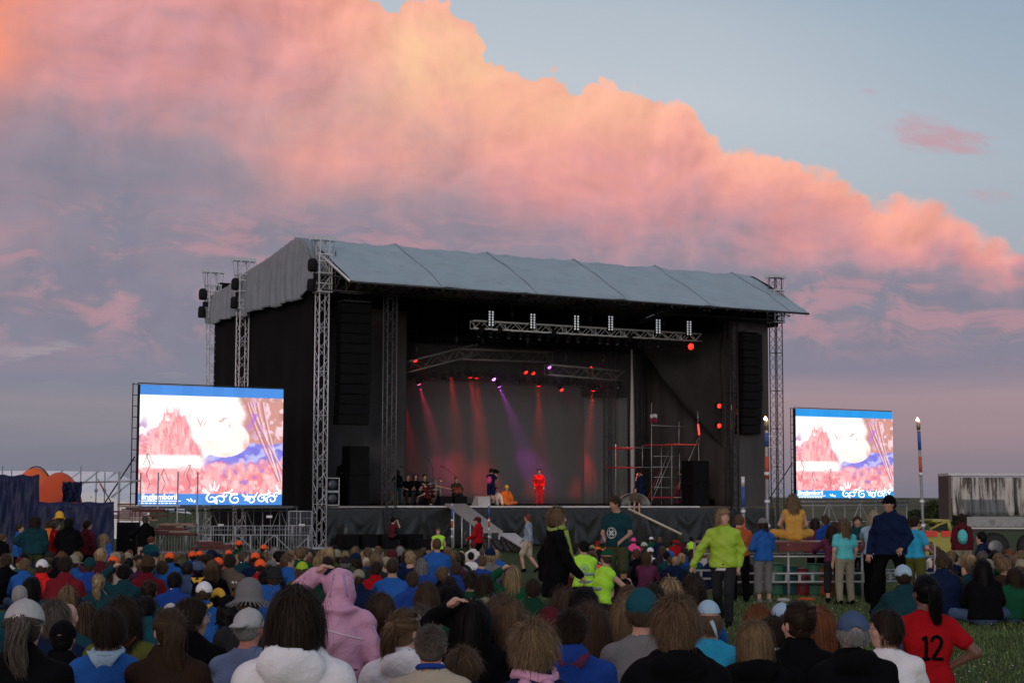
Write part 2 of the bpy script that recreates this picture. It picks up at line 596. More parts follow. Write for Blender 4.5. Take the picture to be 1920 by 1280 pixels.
M_GAUZE = mat('black_gauze', (.0085, .009, .0095), .9, 0, .1, bump=.3, bscale=5, var=.25, vscale=.6)
M_GAUZE2 = mat('charcoal_gauze', (.085, .078, .078), .95, 0, .05, bump=.4, bscale=2.5, var=.22, vscale=.9, stretch=(1, 1, .25))
M_BACK = mat('grey_backdrop_cloth', (.185, .188, .188), .95, 0, .05, bump=.5, bscale=2.2, var=.10, vscale=.9, stretch=(1, 1, .18))
M_DECK = mat('stage_plywood', (.10, .085, .07), .6, 0, .3, var=.25, vscale=2)
M_EDGE = mat('pale_deck_edge', (.62, .62, .60), .5, 0, .3, var=.15, vscale=8)
M_SKIRT = mat('black_skirt_tarpaulin', (.020, .021, .020), .34, 0, .5, bump=.7, bscale=3.2, var=.2, vscale=2)
M_CHAIN = mat('black_chain_bag', (.010, .010, .012), .8, 0, .2)
M_RAMP = mat('ramp_board', (.40, .38, .35), .6, 0, .3, var=.12, vscale=3, dirt=((.2, .18, .16), 3, .5))

M_EDGE_R = mat('grey_rope', (.22, .23, .23), .8)

# ---------------------------------------------------------------- roof
roof = thing('stage_roof', W(12, 2, 0), 'blue-grey tarpaulin roof sloping over the whole open-air stage', 'stage roof')
SEAMS = [-.3, 4.4, 9.1, 13.8, 18.5, 23.2]


def roof_z(u, v):
    fr = ((u + .3) % 4.7) / 4.7
    sag = math.sin(math.pi * fr)
    if v <= 2.0:
        t = (v + 2.6) / 4.6
        z = 10.78 + 2.30 * t ** .96 + .10 * math.sin(math.pi * t)
    else:
        t = (v - 2.0) / 10.6
        z = 13.08 - 1.45 * t
    bump = .10 * math.exp(-((min(fr, 1 - fr) * 4.7) / .30) ** 2) * max(0, 1 - abs(v - 2) / 1.2)
    wr = .035 * math.sin(u * 2.3 + v * 1.7) + .028 * math.sin(u * 5.1 - v * 3.3) + .018 * math.sin(u * 9.7 + 2 * math.sin(v * 2.3))
    return z - .13 * sag * math.sin(math.pi * min(1, max(0, (v + 2.6) / 4.6))) - .05 * sag * (abs(v + 2.6) < .01) + bump + wr * .6


uu = [.15 + (24.3 - .15) * i / 104 for i in range(105)]
vv = [-2.6 + 4.6 * i / 16 for i in range(17)] + [2.0 + 10.6 * i / 10 for i in range(1, 11)]
mb = MB()
mb.grid([[W(u, v, roof_z(u, v)) for v in vv] for u in uu], thick=.03)
mb.build('canopy', M_SKIN_CAN, roof)
mb = MB()
for s in SEAMS[1:]:
    mb.tube([W(s, v, roof_z(s, v) + .035) for v in vv[:17]], .022, 5)
mb.build('seam_cord', mat('seam_cord', (.16, .2, .22), .6), roof)
mb = MB()
mb.tube([W(.1, -2.62, 10.72), W(24.35, -2.62, 10.74)], .05, 8)
mb.build('eave_pole', M_BLK, roof)
for k in range(0, 31):
    u = .5 + .79 * k
    MB().tube([W(u, -2.55, roof_z(u, -2.55) - .02), W(u + .03, -2.67, 10.72), W(u, -2.58, 10.64), W(u + .1, -2.4, 10.66)], .012, 4).build('lacing_tie', M_EDGE_R, roof)
mb = MB()
mb.bar(W(.12, -2.6, 10.74), W(-.15, .1, 12.25), .055, 6)
mb.bar(W(24.32, -2.6, 10.76), W(24.5, .1, 12.25), .055, 6)
mb.build('edge_strut', M_ALU, roof)
mb = MB()
truss(mb, W(-.2, 0, 10.93), W(24.6, 0, 10.93), .62, SV, UP, .035, .8, .018)
truss(mb, W(-.2, 12.2, 10.93), W(24.6, 12.2, 10.93), .6, SV, UP, .03, 1.2, .015)
truss(mb, W(0, .2, 10.93), W(0, 12.2, 10.93), .6, SU, UP, .03, .9, .018)
truss(mb, W(24.4, .2, 10.93), W(24.4, 12.2, 10.93), .6, SU, UP, .03, .9, .018)
mb.build('roof_frame', M_BLK, roof)
for s in SEAMS[1:]:
    mb = MB()
    truss(mb, W(s, -2.4, 10.72), W(s, 1.9, 12.75), .3, SU, UP, .025, .5, .012)
    truss(mb, W(s, 2.1, 12.75), W(s, 12.2, 11.4), .3, SU, UP, .025, .9, .012, faces=(1, 3))
    mb.build('rafter', M_BLK, roof)
# short posts seen under the left corner of the roof
mb = MB()
for i, u in enumerate((.55, .95, 1.35, 1.8, 2.3)):
    top = 12.35 - .42 * i
    mb.bar(W(u, -.1 - .25 * i, 10.65), W(u, -.1 - .25 * i, max(10.9, top)), .028, 5)
    mb.bar(W(u, -.1 - .25 * i, 10.65), W(u + .4, -.3 - .25 * i, max(10.9, top - .4)), .02, 5)
mb.build('corner_lattice', M_DGR, roof)
# gable tarpaulin on the left
prof = [(-.15, 11.35), (.25, 12.05), (.7, 12.65), (1.25, 13.02), (1.8, 13.10), (2.4, 13.02), (4.6, 12.65), (7.8, 12.25), (10.2, 11.85), (12.7, 11.62)]


def gable_top(v):
    for (a, za), (b, zb) in zip(prof, prof[1:]):
        if v <= b: return za + (zb - za) * max(0, (v - a)) / (b - a)
    return prof[-1][1]


P = []
for i in range(140):
    v = -.15 + 12.85 * i / 139
    row = []
    zt = gable_top(v)
    scal = .10 * abs(math.sin(v * .8 + .3)) + .04 * math.sin(v * 3.1)
    zb = 10.22 + (.0 if v < 7 else -.05) + scal + (.5 * max(0, 1 - v / .8) if v < .8 else 0)
    for j in range(22):
        t = j / 21
        z = zt + (zb - zt) * t
        fold = 1.25 * (.055 * math.sin(v * 9 + 1.3 * math.sin(v * 2.1) + t * 1.2) + .04 * math.sin(v * 17 + 2 * t)) * (.25 + t) + .12 * math.sin(math.pi * t) * abs(math.sin(v * .6))
        row.append(W(-.48 - fold * .8 - .15 * t, v, z))
    P.append(row)
mb = MB()
mb.grid(P, thick=.02)
mb.build('side_tarpaulin', M_TARP, roof)
mb = MB()
P = [[W(u, .9 + 1.0 * (u + .5) / .8 * 0 + v, z) for v, z in ((-.9, 11.3), (-.2, 12.4), (.5, 12.95), (1.1, 13.12))] for u in (-.5, -.2, .1, .25)]
mb.grid(P, thick=.02)
mb.build('corner_tarpaulin', M_TARP, roof)


# dark cloth closing the right gable
P = [[W(24.45 + .04 * math.sin(i), -.1 + 12.6 * i / 40, 10.35 + (roof_z(24.2, max(-2.5, -.1 + 12.6 * i / 40)) - 10.30) * j / 4) for j in range(5)] for i in range(41)]
MB().grid(P, thick=.02).build('gable_cloth', M_GAUZE, roof)

# ---------------------------------------------------------------- roof towers
def tower(label, u, v, ztop, m, zsl=(10.55, 12.15), hoist=None, cat='tower', head=True, name='truss_tower', w=.44, group=None, zb=-.32):
    t = thing(name, W(u, v, zb), label, cat, group)
    mb = MB()
    truss(mb, W(u, v, zb), W(u, v, ztop), w, SU, SV, .032, .46, .014)
    mb.build('lattice_mast', m, t)
    mb = MB().box(W(u, v, zb + .04), (w + .5, w + .5, .08), (SU, SV, UP))
    mb.build('base_plate', m, t)
    if head:
        mb = MB()
        for k in (-1, 1): mb.box(W(u, v + k * .16, ztop + .07), (1.12, .07, .16), (SU, SV, UP))
        for k in (-1, 1): mb.box(W(u + k * .48, v, ztop + .02), (.08, .3, .10), (SU, SV, UP))
        for k in (-.3, 0, .3): mb.box(W(u + k, v, ztop + .12), (.05, .28, .05), (SU, SV, UP))
        mb.build('head_block', M_ALU, t)
        mb = MB()
        for k in (-1, 1):
            MB().bar(W(u + k * .54, v, ztop), W(u + k * .40, v, zsl[1] - .2), .008, 4).build('hoist_chain', M_DGR, t)
    if zsl:
        mb = MB()
        for i in (-1, 1):
            for j in (-1, 1):
                mb.box(W(u + i * (w / 2 + .07), v + j * (w / 2 + .07), sum(zsl) / 2), (.05, .05, zsl[1] - zsl[0]), (SU, SV, UP))
        for z in (zsl[0], zsl[0] + .35, (zsl[0] + zsl[1]) / 2, zsl[1] - .3, zsl[1]):
            for j in (-1, 1):
                mb.box(W(u, v + j * (w / 2 + .1), z), (w + .2, .04, .05), (SU, SV, UP))
                mb.box(W(u + j * (w / 2 + .1), v, z), (.04, w + .2, .05), (SU, SV, UP))
        mb.bar(W(u - .26, v - .32, zsl[0]), W(u + .26, v - .32, zsl[0] + .7), .018, 4)
        mb.bar(W(u + .26, v - .32, zsl[0] + .75), W(u - .26, v - .32, zsl[1]), .018, 4)
        mb.build('sleeve_block', m if m is not M_DGR else M_ALU, t)
    if hoist:
        hu, hv = u + hoist, v - .1
        mb = MB()
        mb.lathe(W(hu, hv, zsl[1] - .75), [(.10, 0), (.19, .03), (.21, .2), (.2, .45), (.12, .55)], 12)
        mb.lathe(W(hu - .05, hv, zsl[0] - .02), [(.14, 0), (.18, .06), (.17, .45), (.12, .55)], 12)
        mb.box(W(hu + .12, hv, zsl[0] + .65), (.2, .16, .22), (SU, SV, UP))
        mb.build('chain_hoist', M_CHAIN, t)
        mb = MB().bar(W(hu + .1, hv, ztop), W(hu + .1, hv, zsl[0] + .2), .012, 4)
        mb.build('load_chain', M_DGR, t)
    return t


tower('silver lattice tower at the near left corner of the stage', 0, 0, 12.78, M_ALU, hoist=-.52)
tower('silver lattice tower halfway along the left side of the stage', -.55, 7.94, 12.78, M_ALU, hoist=-.42)
tower('silver lattice tower at the far left corner, behind the video screen', -.35, 12.57, 12.78, M_ALU, hoist=-.55)
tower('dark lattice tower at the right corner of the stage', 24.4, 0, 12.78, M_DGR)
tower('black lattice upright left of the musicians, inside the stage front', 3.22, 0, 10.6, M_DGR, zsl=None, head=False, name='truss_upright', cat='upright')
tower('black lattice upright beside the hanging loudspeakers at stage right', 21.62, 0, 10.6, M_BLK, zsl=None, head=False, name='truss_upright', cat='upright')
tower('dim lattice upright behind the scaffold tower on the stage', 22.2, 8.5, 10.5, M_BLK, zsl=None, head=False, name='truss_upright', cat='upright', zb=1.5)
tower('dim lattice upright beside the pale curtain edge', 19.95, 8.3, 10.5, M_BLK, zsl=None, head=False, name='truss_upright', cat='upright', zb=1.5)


# ---------------------------------------------------------------- cloth walls
def cloth(name, label, cat, a, b, z0, z1, m, amp=.06, freq=3.0, nu=60, nz=14, seed=0, bow=0.0, thick=.012, grp=None):
    """hanging cloth between stage points a=(u,v) and b=(u,v)"""
    rnd = random.Random(seed)
    ph = [rnd.uniform(0, 6.28) for _ in range(6)]
    A, B = Vector((a[0], a[1])), Vector((b[0], b[1]))
    L = (B - A).length
    d = (B - A) / L
    n = Vector((-d.y, d.x))
    P = []
    for i in range(nu + 1):
        s = L * i / nu
        row = []
        for j in range(nz + 1):
            t = j / nz
            o = amp * (math.sin(freq * s + ph[0] + .5 * math.sin(1.7 * t + ph[1])) * .6 + .4 * math.sin(2.6 * freq * s + ph[2] + t)) * (.4 + .6 * (1 - t))
            o += bow * math.sin(math.pi * t) * math.sin(math.pi * i / nu)
            q = A + d * s + n * o
            row.append(W(q.x, q.y, z0 + (z1 - z0) * t))
        P.append(row)
    mb = MB()
    mb.grid(P, thick=thick)
    o = mb.build(name, m, origin=W(a[0], a[1], z0))
    return tag(o, label, cat, grp)


cloth('side_wall', 'tall black gauze wall closing the left side of the stage', 'wall cloth', (-.26, .35), (-.26, 12.5), -.3, 10.75, M_GAUZE, .11, 1.25, 160, seed=1)
cloth('rear_wall', 'black cloth wall across the rear of the stage', 'wall cloth', (-.2, 12.4), (24.5, 12.4), -.3, 12.3, M_GAUZE, .05, 2, 120, seed=2)
cloth('wing_screen', 'dim grey gauze behind the hanging speakers at stage left', 'wall cloth', (.1, 5.2), (6.6, 5.2), 1.55, 10.6, M_GAUZE2, .06, 2.2, 60, seed=3)
cloth('backdrop', 'wide grey backdrop cloth behind the performers', 'backdrop', (5.4, 10), (19.75, 10), 1.55, 9.9, M_BACK, .045, 1.6, 160, seed=4)
cloth('rear_border', 'black border cloth above the wide backdrop, behind the trusses', 'wall cloth', (4.0, 9.4), (20.4, 9.4), 7.75, 11.4, M_GAUZE, .03, 2, 60, seed=12)
cloth('backdrop_panel', 'narrow brownish panel right of the wide backdrop', 'backdrop', (18.7, 8.8), (21.4, 8.8), 1.55, 7.15, M_BACK, .02, 6, 60, seed=5)
cloth('masking_cloth', 'black square of masking cloth above the narrow panel', 'wall cloth', (18.4, 8.6), (20.75, 8.6), 7.1, 10.7, M_GAUZE, .02, 2, 30, seed=6)
cloth('front_gauze', 'charcoal gauze filling the bay beside the right corner tower', 'wall cloth', (21.9, .45), (24.25, .45), .3, 10.55, M_GAUZE2, .05, 2.2, 40, seed=7)
cloth('wing_wall', 'charcoal gauze wall of the right wing behind the scaffold', 'wall cloth', (24.1, .7), (24.1, 12.1), 1.4, 11.3, M_GAUZE2, .10, 1.5, 90, seed=8, bow=.15)
cloth('rear_gauze', 'charcoal gauze rear of the right wing', 'wall cloth', (20.2, 12.0), (24.1, 12.0), 1.4, 12.0, M_GAUZE2, .09, 1.6, 50, seed=9)
# diagonal gathered drape in the right wing
mb = MB()
a0, a1, a2 = SP(1203, 648, 7.2), SP(1352, 835, 3.5), SP(1352, 610, 3.5)
P = []
for i in range(31):
    t = i / 30
    v = 7.2 + (3.5 - 7.2) * t
    ub, zb = a0[0] + (a1[0] - a0[0]) * t, a0[1] + (a1[1] - a0[1]) * t - .35 * math.sin(math.pi * t)
    ut, zt = a0[0] + (a2[0] - a0[0]) * t, 10.3
    P.append([W(ub + (ut - ub) * j / 12, v + .10 * math.sin(6 * t + j * .9) + .05 * math.sin(t * 25), zb + (zt - zb) * j / 12) for j in range(13)])
mb.grid(P, thick=.02)
tag(mb.build('diagonal_drape', mat('diagonal_drape', (.040, .038, .038), .9, 0, .1, bump=.4, bscale=2), origin=W(22, 6, 10)), 'dark drape gathered on a slant across the right wing', 'drape')
# pale curtain edge
mb = MB()
P = []
for i in range(25):
    t = i / 24
    y = 655 + (948 - 655) * t
    x = 1184.5 + 1.5 * math.sin(t * 3) + (4.5 * max(0, t - .55))
    w_ = 1.2 + 3.4 * min(1, t * 2.2) - 1.0 * max(0, t - .6)
    r = []
    for k in range(7):
        q = k / 6
        u_, z_ = SP(x + w_ * (q - .5) * 2, y, 8.0 - .10 * math.sin(math.pi * q) - .02 * math.sin(9 * q))
        r.append(W(u_, 8.0 - .12 * math.sin(math.pi * q), max(1.52, z_)))
    P.append(r)
mb.grid(P, thick=.015)
tag(mb.build('curtain_edge', mat('pale_curtain', (.62, .60, .60), .8, var=.08), origin=W(19.2, 8, 1.5)), 'narrow pale curtain edge hanging from the truss behind the scaffold tower', 'curtain')

# ---------------------------------------------------------------- deck with skirt
deck = thing('stage_deck', W(12, 5, 0), 'raised black stage deck with a pale front edge and draped tarpaulin skirt', 'stage')
mb = MB().box(W(12.2, 6.1, 1.42), (24.0, 12.1, .14), (SU, SV, UP))
mb.build('platform', M_DECK, deck)
mb = MB().box(W(11.4, .03, 1.455), (16.6, .05, .075), (SU, SV, UP))
mb.box(W(2.0, .03, 1.44), (2.2, .04, .03), (SU, SV, UP))
mb.build('edge_trim', M_EDGE, deck)
P = []
nu = 420
for i in range(nu + 1):
    u = .2 + 23.9 * i / nu
    c = (u % 1.9) / 1.9                       # pinned every 1.9 m, swagging between
    row = []
    for j in range(15):
        t = j / 14
        fan = (c - .5) / (.08 + t * .9)
        o = .10 * t * math.cos(9 * fan) * math.exp(-abs(fan) * .35) + .05 * math.sin(11 * t + 5 * c + u) * t * (1 - t) + .08 * math.sin(2.1 * u + 3 * t) * t
        row.append(W(u, -.02 - .05 - abs(o) - .12 * t * (1 - t), 1.42 - 1.72 * t - .06 * math.sin(math.pi * c) * (1 - t)))
    P.append(row)
mb = MB()
mb.grid(P, thick=.01)
mb.build('skirt', M_SKIRT, deck)
for i in range(12):
    for v in (1.2, 9.5): MB().bar(W(.6 + 2.1 * i, v, -.33), W(.6 + 2.1 * i, v, 1.35), .03, 6).build('support_leg', M_ALU, deck)

# ---------------------------------------------------------------- loudspeakers
def line_array(u, v, z0, z1, w, label):
    t = thing('line_array', W(u, v, z1), label, 'loudspeakers', 'hanging line array loudspeakers')
    n = round((z1 - z0) / .42)
    for i in range(n):
        z = z1 - (i + .5) * (z1 - z0) / n
        off = -.02 * max(0, i - n * .5) ** 1.35
        mb = MB()
        mb.box(W(u, v - off, z), (w, .55, (z1 - z0) / n - .035), (SU, SV, UP))
        c = mb.build('cabinet', M_BOX, t)
        g = MB().box(W(u, v - off - .285, z), (w - .08, .02, (z1 - z0) / n - .1), (SU, SV, UP)).build('grille', M_GRL, c)
    mb = MB()
    mb.box(W(u, v, z1 + .08), (w * .9, .7, .08), (SU, SV, UP))
    for k in (-.35, .35): mb.bar(W(u + k, v, z1 + .1), W(u, v, z1 + .5), .015, 4)
    mb.build('flying_frame', M_BLK, t)
    return t


line_array(1.72, .5, 4.95, 10.2, 1.45, 'black line array loudspeakers hanging in the left bay of the stage')
line_array(22.7, -.05, 5.0, 9.9, 1.15, 'black line array loudspeakers hanging in the right bay of the stage')


def cabinet_stack(u, v, z, w, d, hs, label, name='speaker_stack', cat='loudspeakers'):
    t = thing(name, W(u, v, z), label, cat)
    for h in hs:
        c = MB().box(W(u, v, z + h / 2), (w, d, h - .02), (SU, SV, UP)).build('cabinet', M_BOX, t)
        MB().box(W(u, v - d / 2 - .012, z + h / 2), (w - .08, .02, h - .1), (SU, SV, UP)).build('grille', M_GRL, c)
        z += h
    return t


cabinet_stack(20.6, 1.6, 1.5, 1.0, .9, (1.1, 1.1), 'tall stack of black cabinets beside the right inner upright')
cabinet_stack(2.65, 2.2, 1.5, .95, .8, (1.3, 1.3), 'tall black speaker stack next to the left inner upright')
for i, u in enumerate((.9, 1.8, 2.7, 3.9)):
    cabinet_stack(u, -.9, -.32, .75, .7, (.62,), ['black bass cabinet on the grass nearest the left corner tower', 'second black bass cabinet from the left corner tower', 'third black bass cabinet from the left corner tower',
                                               'black bass cabinet on the grass in front of the left inner upright'][i], 'bass_cabinet', 'loudspeaker')


def wedge(u, v, label, m=None):
    t = thing('monitor_wedge', W(u, v, 1.49), label, 'monitor speaker')
    mb = MB()
    w = .62
    vs = [W(u - w / 2, v - .3, 1.49), W(u + w / 2, v - .3, 1.49), W(u + w / 2, v + .35, 1.49), W(u - w / 2, v + .35, 1.49),
          W(u - w / 2, v - .28, 1.90), W(u + w / 2, v - .28, 1.90), W(u + w / 2, v + .0, 1.92), W(u - w / 2, v + .0, 1.92)]
    mb.add(vs, [(0, 3, 2, 1), (4, 5, 6, 7), (0, 1, 5, 4), (2, 3, 7, 6), (1, 2, 6, 5), (0, 4, 7, 3)])
    mb.build('cabinet', m or M_BOX, t)
    MB().grid([[W(u - .25, v + .03, 1.90), W(u - .25, v + .36, 1.55)], [W(u + .25, v + .03, 1.90), W(u + .25, v + .36, 1.55)]], thick=.012).build('grille', M_GRL, t)
    return t


wedge(8.15, .7, 'pale monitor wedge glowing in red light near the front edge', mat('pale_wedge', (.55, .5, .48), .6))
wedge(7.3, 1.3, 'black monitor wedge left of the pale one')
wedge(6.4, 1.0, 'black monitor wedge in front of the drum kit')

# stacked flight cases (amp racks) in the left wing
def flight_case(u, v, z, label, grp):
    t = thing('flight_case', W(u, v, z), label, 'flight case', grp)
    w, h = .62, .58
    MB().box(W(u, v, z + h / 2), (w, .5, h), (SU, SV, UP)).build('case', M_BOX, t)
    mb = MB()
    for i in (-1, 1):
        mb.box(W(u + i * w / 2, v - .255, z + h / 2), (.035, .02, h), (SU, SV, UP))
        mb.box(W(u, v - .258, z + h / 2 + i * (h / 2 - .015)), (w + .03, .02, .035), (SU, SV, UP))
    mb.build('metal_edging', M_ALU, t)
    mb = MB().lathe(W(u, v - .27, z + h / 2), [(.2, 0), (.2, .01), (.03, .02)], 20, (SU, UP, -SV)).build('fan_grille', M_DGR, t)
    return t


flight_case(.95, 1.1, 1.5, 'lower metal-edged flight case in the left wing of the stage', 'flight cases in the left wing')
flight_case(.95, 1.1, 2.1, 'upper metal-edged flight case, stacked in the left wing of the stage', 'flight cases in the left wing')

# ---------------------------------------------------------------- lighting rig
M_LENS_W = mat('reflection_glow_glass', (.75, .75, .72), .15, .2, .8, emit=(.9, .95, 1), estr=.4, var=0)  # blinders are off; the weak glow stands in for white reflections on the glass
M_LENS_R = mat('red_lamp_glass', (.8, .05, .03), .3, emit=(1, .018, .010), estr=3.6, var=0)
M_LENS_V = mat('violet_lamp_glass', (.6, .1, .8), .3, emit=(.75, .18, 1), estr=4.5, var=0)
M_LENS_M = mat('magenta_lamp_glass', (.8, .1, .4), .3, emit=(1, .12, .35), estr=4.5, var=0)


def truss_run(name, label, a, b, m, w=.35, step=.4, hang=None):
    """a, b = (u, v, z)"""
    A, B = W(*a), W(*b)
    t = thing(name, (A + B) / 2, label, 'lighting truss')
    d = (B - A).normalized()
    side = d.cross(UP).normalized()
    mb = MB()
    truss(mb, A, B, w, side, side.cross(d).normalized(), .028, step, .013)
    mb.build('lattice', m, t)
    mb = MB()
    n = max(2, round((B - A).length / 5))
    for i in range(n):
        p = A + (B - A) * ((i + .5) / n)
        mb.bar(p + UP * (w / 2), Vector((p.x, p.y, 11.2)), .012, 4)
        mb.lathe(p + UP * (w / 2 + .3), [(.05, 0), (.09, .03), (.09, .3), (.05, .34)], 8)
        mb.build('hanging_hoist', M_BLK, t)
        mb = MB()
    return t


truss_run('front_lighting_truss', 'bright silver front lighting truss hung with blinder lamps', (8.35, 2, 9.78), (21.2, 2, 9.80), mat('lit_toned_aluminium', (.85, .86, .88), .5, .1, var=.08), .36, .42)  # paler copy of the truss metal, front light put into its colour
M_TR2 = mat('dim_grey_truss', (.30, .30, .29), .5, .4, var=.2, vscale=5)
q0, q1 = SP(744, 693, 6), SP(893, 655, 6)
truss_run('lighting_truss', 'dim lighting truss slanting up behind the left upright', (q0[0], 6, q0[1]), (q1[0], 6, q1[1]), M_TR2, .5, .62)
q0, q1 = SP(862, 664, 6.6), SP(1031, 670, 6.6)
truss_run('lighting_truss', 'dim lighting truss in the middle above the backdrop', (q0[0], 6.6, q0[1]), (q1[0], 6.6, q1[1]), M_TR2, .5, .62)
q0, q1 = SP(1026, 693, 6), SP(1166, 705, 6)
truss_run('lighting_truss', 'dim lighting truss on the right above the backdrop', (q0[0], 6, q0[1]), (q1[0], 6, q1[1]), M_TR2, .5, .62)
truss_run('lighting_truss', 'black lighting truss high at the rear of the roof', (4, 9, 9.6), (20.5, 9, 9.6), M_BLK, .4, .6)

# blinders on the front truss: pairs of lamp columns
proto = None
for i, (px, py) in enumerate(((920, 597), (998, 602), (1080, 605), (1144, 606), (1233, 612), (1291, 615))):
    u, z = SP(px, py, 1.78)
    lab = ['leftmost', 'second', 'third', 'fourth', 'fifth', 'rightmost'][i] + ' double-column blinder lamp on the silver front truss'
    if proto is None:
        proto = t = thing('blinder_lamp', W(u, 1.78, z), lab, 'blinder lamp', 'blinder lamps on the front truss')
        mb = MB()
        for k in (-1, 1): mb.box(W(u + k * .085, 1.80, z), (.14, .14, .74), (SU, SV, UP))
        mb.bar(W(u, 1.86, z - .1), W(u, 2.0, z - .12), .02, 5)
        mb.build('housing', M_BOX, t)
        for k in (-1, 1):
            mb = MB()
            for j in range(6):
                mb.lathe(W(u + k * .085 , 1.73, z - .30 + .12 * j), [(.048, 0), (.044, .012), (.012, .022)], 10, (SU, UP, -SV))
            mb.build('lamp_column', M_LENS_W, t)
    else:
        t = copy_tree(proto)
        t.location = W(u, 1.78, z)
        t['label'] = lab


def par_can(u, v, z, tilt, m, label, grp, r=.11, power=0, col=(1, .04, .02), spread=16, yaw=0.0, face=-1):
    """hanging lamp: can, yoke, lens; power > 0 makes it a lit spot"""
    t = thing('stage_lamp', W(u, v, z), label, 'stage lamp', grp)
    d = (SV * (math.sin(R(tilt)) * -face) + SU * math.sin(R(yaw)) - UP * math.cos(R(tilt))).normalized()
    a = d.orthogonal().normalized()
    b = d.cross(a)
    c = W(u, v, z)
    mb = MB().lathe(c - d * .16, [(r * .6, 0), (r * .95, .05), (r, .3)], 12, (a, b, d))
    mb.build('can', M_BOX, t)
    mb = MB().tube([c + SU * (-r - .02), c + SU * (-r - .02) + UP * .16, c + SU * (r + .02) + UP * .16, c + SU * (r + .02)], .01, 4)
    mb.bar(c + UP * .16, c + UP * .34, .014, 4)
    mb.build('yoke', M_BLK, t)
    mb = MB().lathe(c + d * .125, [(r * .92, 0), (r * .88, .05), (r * .4, .09)], 12, (a, b, d))
    mb.build('lens', m, t)
    if power > 0:
        ld = bpy.data.lights.new('stage_light', 'SPOT')
        ld.energy = power
        ld.color = col
        ld.spot_size = R(spread)
        ld.spot_blend = 1.0
        ld.shadow_soft_size = .06
        lo = bpy.data.objects.new('stage_light', ld)
        COL.objects.link(lo)
        lo.parent = t
        lo.location = d * .30
        lo.rotation_euler = (-d).to_track_quat('Z', 'Y').to_euler()
    return t


M_LENS_OFF = mat('dark_lamp_glass', (.05, .05, .055), .15, .2, .8, var=0)
lit = [(748, 721, 'r', 6, 4), (784, 719, 'm', 14, 9), (776, 676, 'r', 0, 0), (845, 698, 'r', 8, 2), (881, 706, 'r', 8, 4), (893, 707, 'r', 5, 2), (923, 711, 'v', 0, 0),
       (934, 724, 'v', 22, 16), (983, 698, 'r', 0, 0), (997, 700, 'r', 0, 0), (1010, 722, 'r', 6, 0), (1027, 689, 'v', 0, 0), (1050, 731, 'r', 0, 0), (1104, 690, 'r', 0, 0), (1113, 731, 'r', 6, -3)]
GRP_L = 'lit lamps over the back of the stage'
for i, (px, py, c, tl, yw) in enumerate(lit):
    v = 6.0 if i % 2 == 0 else 6.5
    u, z = SP(px, py - 5, v)
    m_, cl = {'r': (M_LENS_R, (1, .02, .008)), 'm': (M_LENS_M, (1, .03, .16)), 'v': (M_LENS_V, (.7, .06, .8))}[c]
    nm = {'r': 'red', 'm': 'magenta', 'v': 'violet'}[c]
    par_can(u, v, z, (32 if yw or tl else 30) + tl * .4, m_, ['first', 'second', 'third', 'fourth', 'fifth', 'sixth', 'seventh', 'eighth', 'ninth', 'tenth', 'eleventh', 'twelfth', 'thirteenth', 'fourteenth', 'fifteenth'][[q[0] for q in sorted(lit)].index(px)]
            + ' lit lamp from the left over the backdrop, glowing ' + nm, GRP_L, power=(2300 if yw or tl else 120), col=cl, spread=17, yaw=yw * 1.8 + 20, face=-1 if (yw or tl) else 1)
GRP_O = 'unlit lamps hanging from the rear trusses'
k = 0
for (x0, x1, y0, y1, n, v) in ((752, 880, 712, 698, 9, 6.2), (900, 975, 700, 706, 6, 6.6), (965, 1165, 708, 722, 15, 6.2), (890, 1300, 630, 650, 22, 2.1)):
    for i in range(n):
        px = x0 + (x1 - x0) * (i + .5) / n + random.uniform(-3, 3)
        py = y0 + (y1 - y0) * (i + .5) / n + random.uniform(-3, 3)
        u, z = SP(px, py, v)
        if v < 3: z = 9.42
        par_can(u, v, z, random.uniform(5, 40), M_LENS_OFF, 'unlit black lamp in a row under the ' + ('silver front truss' if v < 3 else 'dim rear trusses'),
                'unlit lamps under the ' + ('silver front truss' if v < 3 else 'dim rear trusses'), r=.12)
# audience-facing red lamps at the right
for px, py, r_, lab in ((1292, 649, .17, 'large red lamp shining from below the right end of the front truss'), (1345, 760, .12, 'upper red lamp of the pair beside the right inner upright'),
                        (1345, 797, .12, 'lower red lamp of the pair beside the right inner upright')):
    u, z = SP(px, py, 1.9)
    par_can(u, 1.9, z, 80, M_LENS_R, lab, None, r=r_, power=60, col=(1, .04, .02), spread=70, face=1)
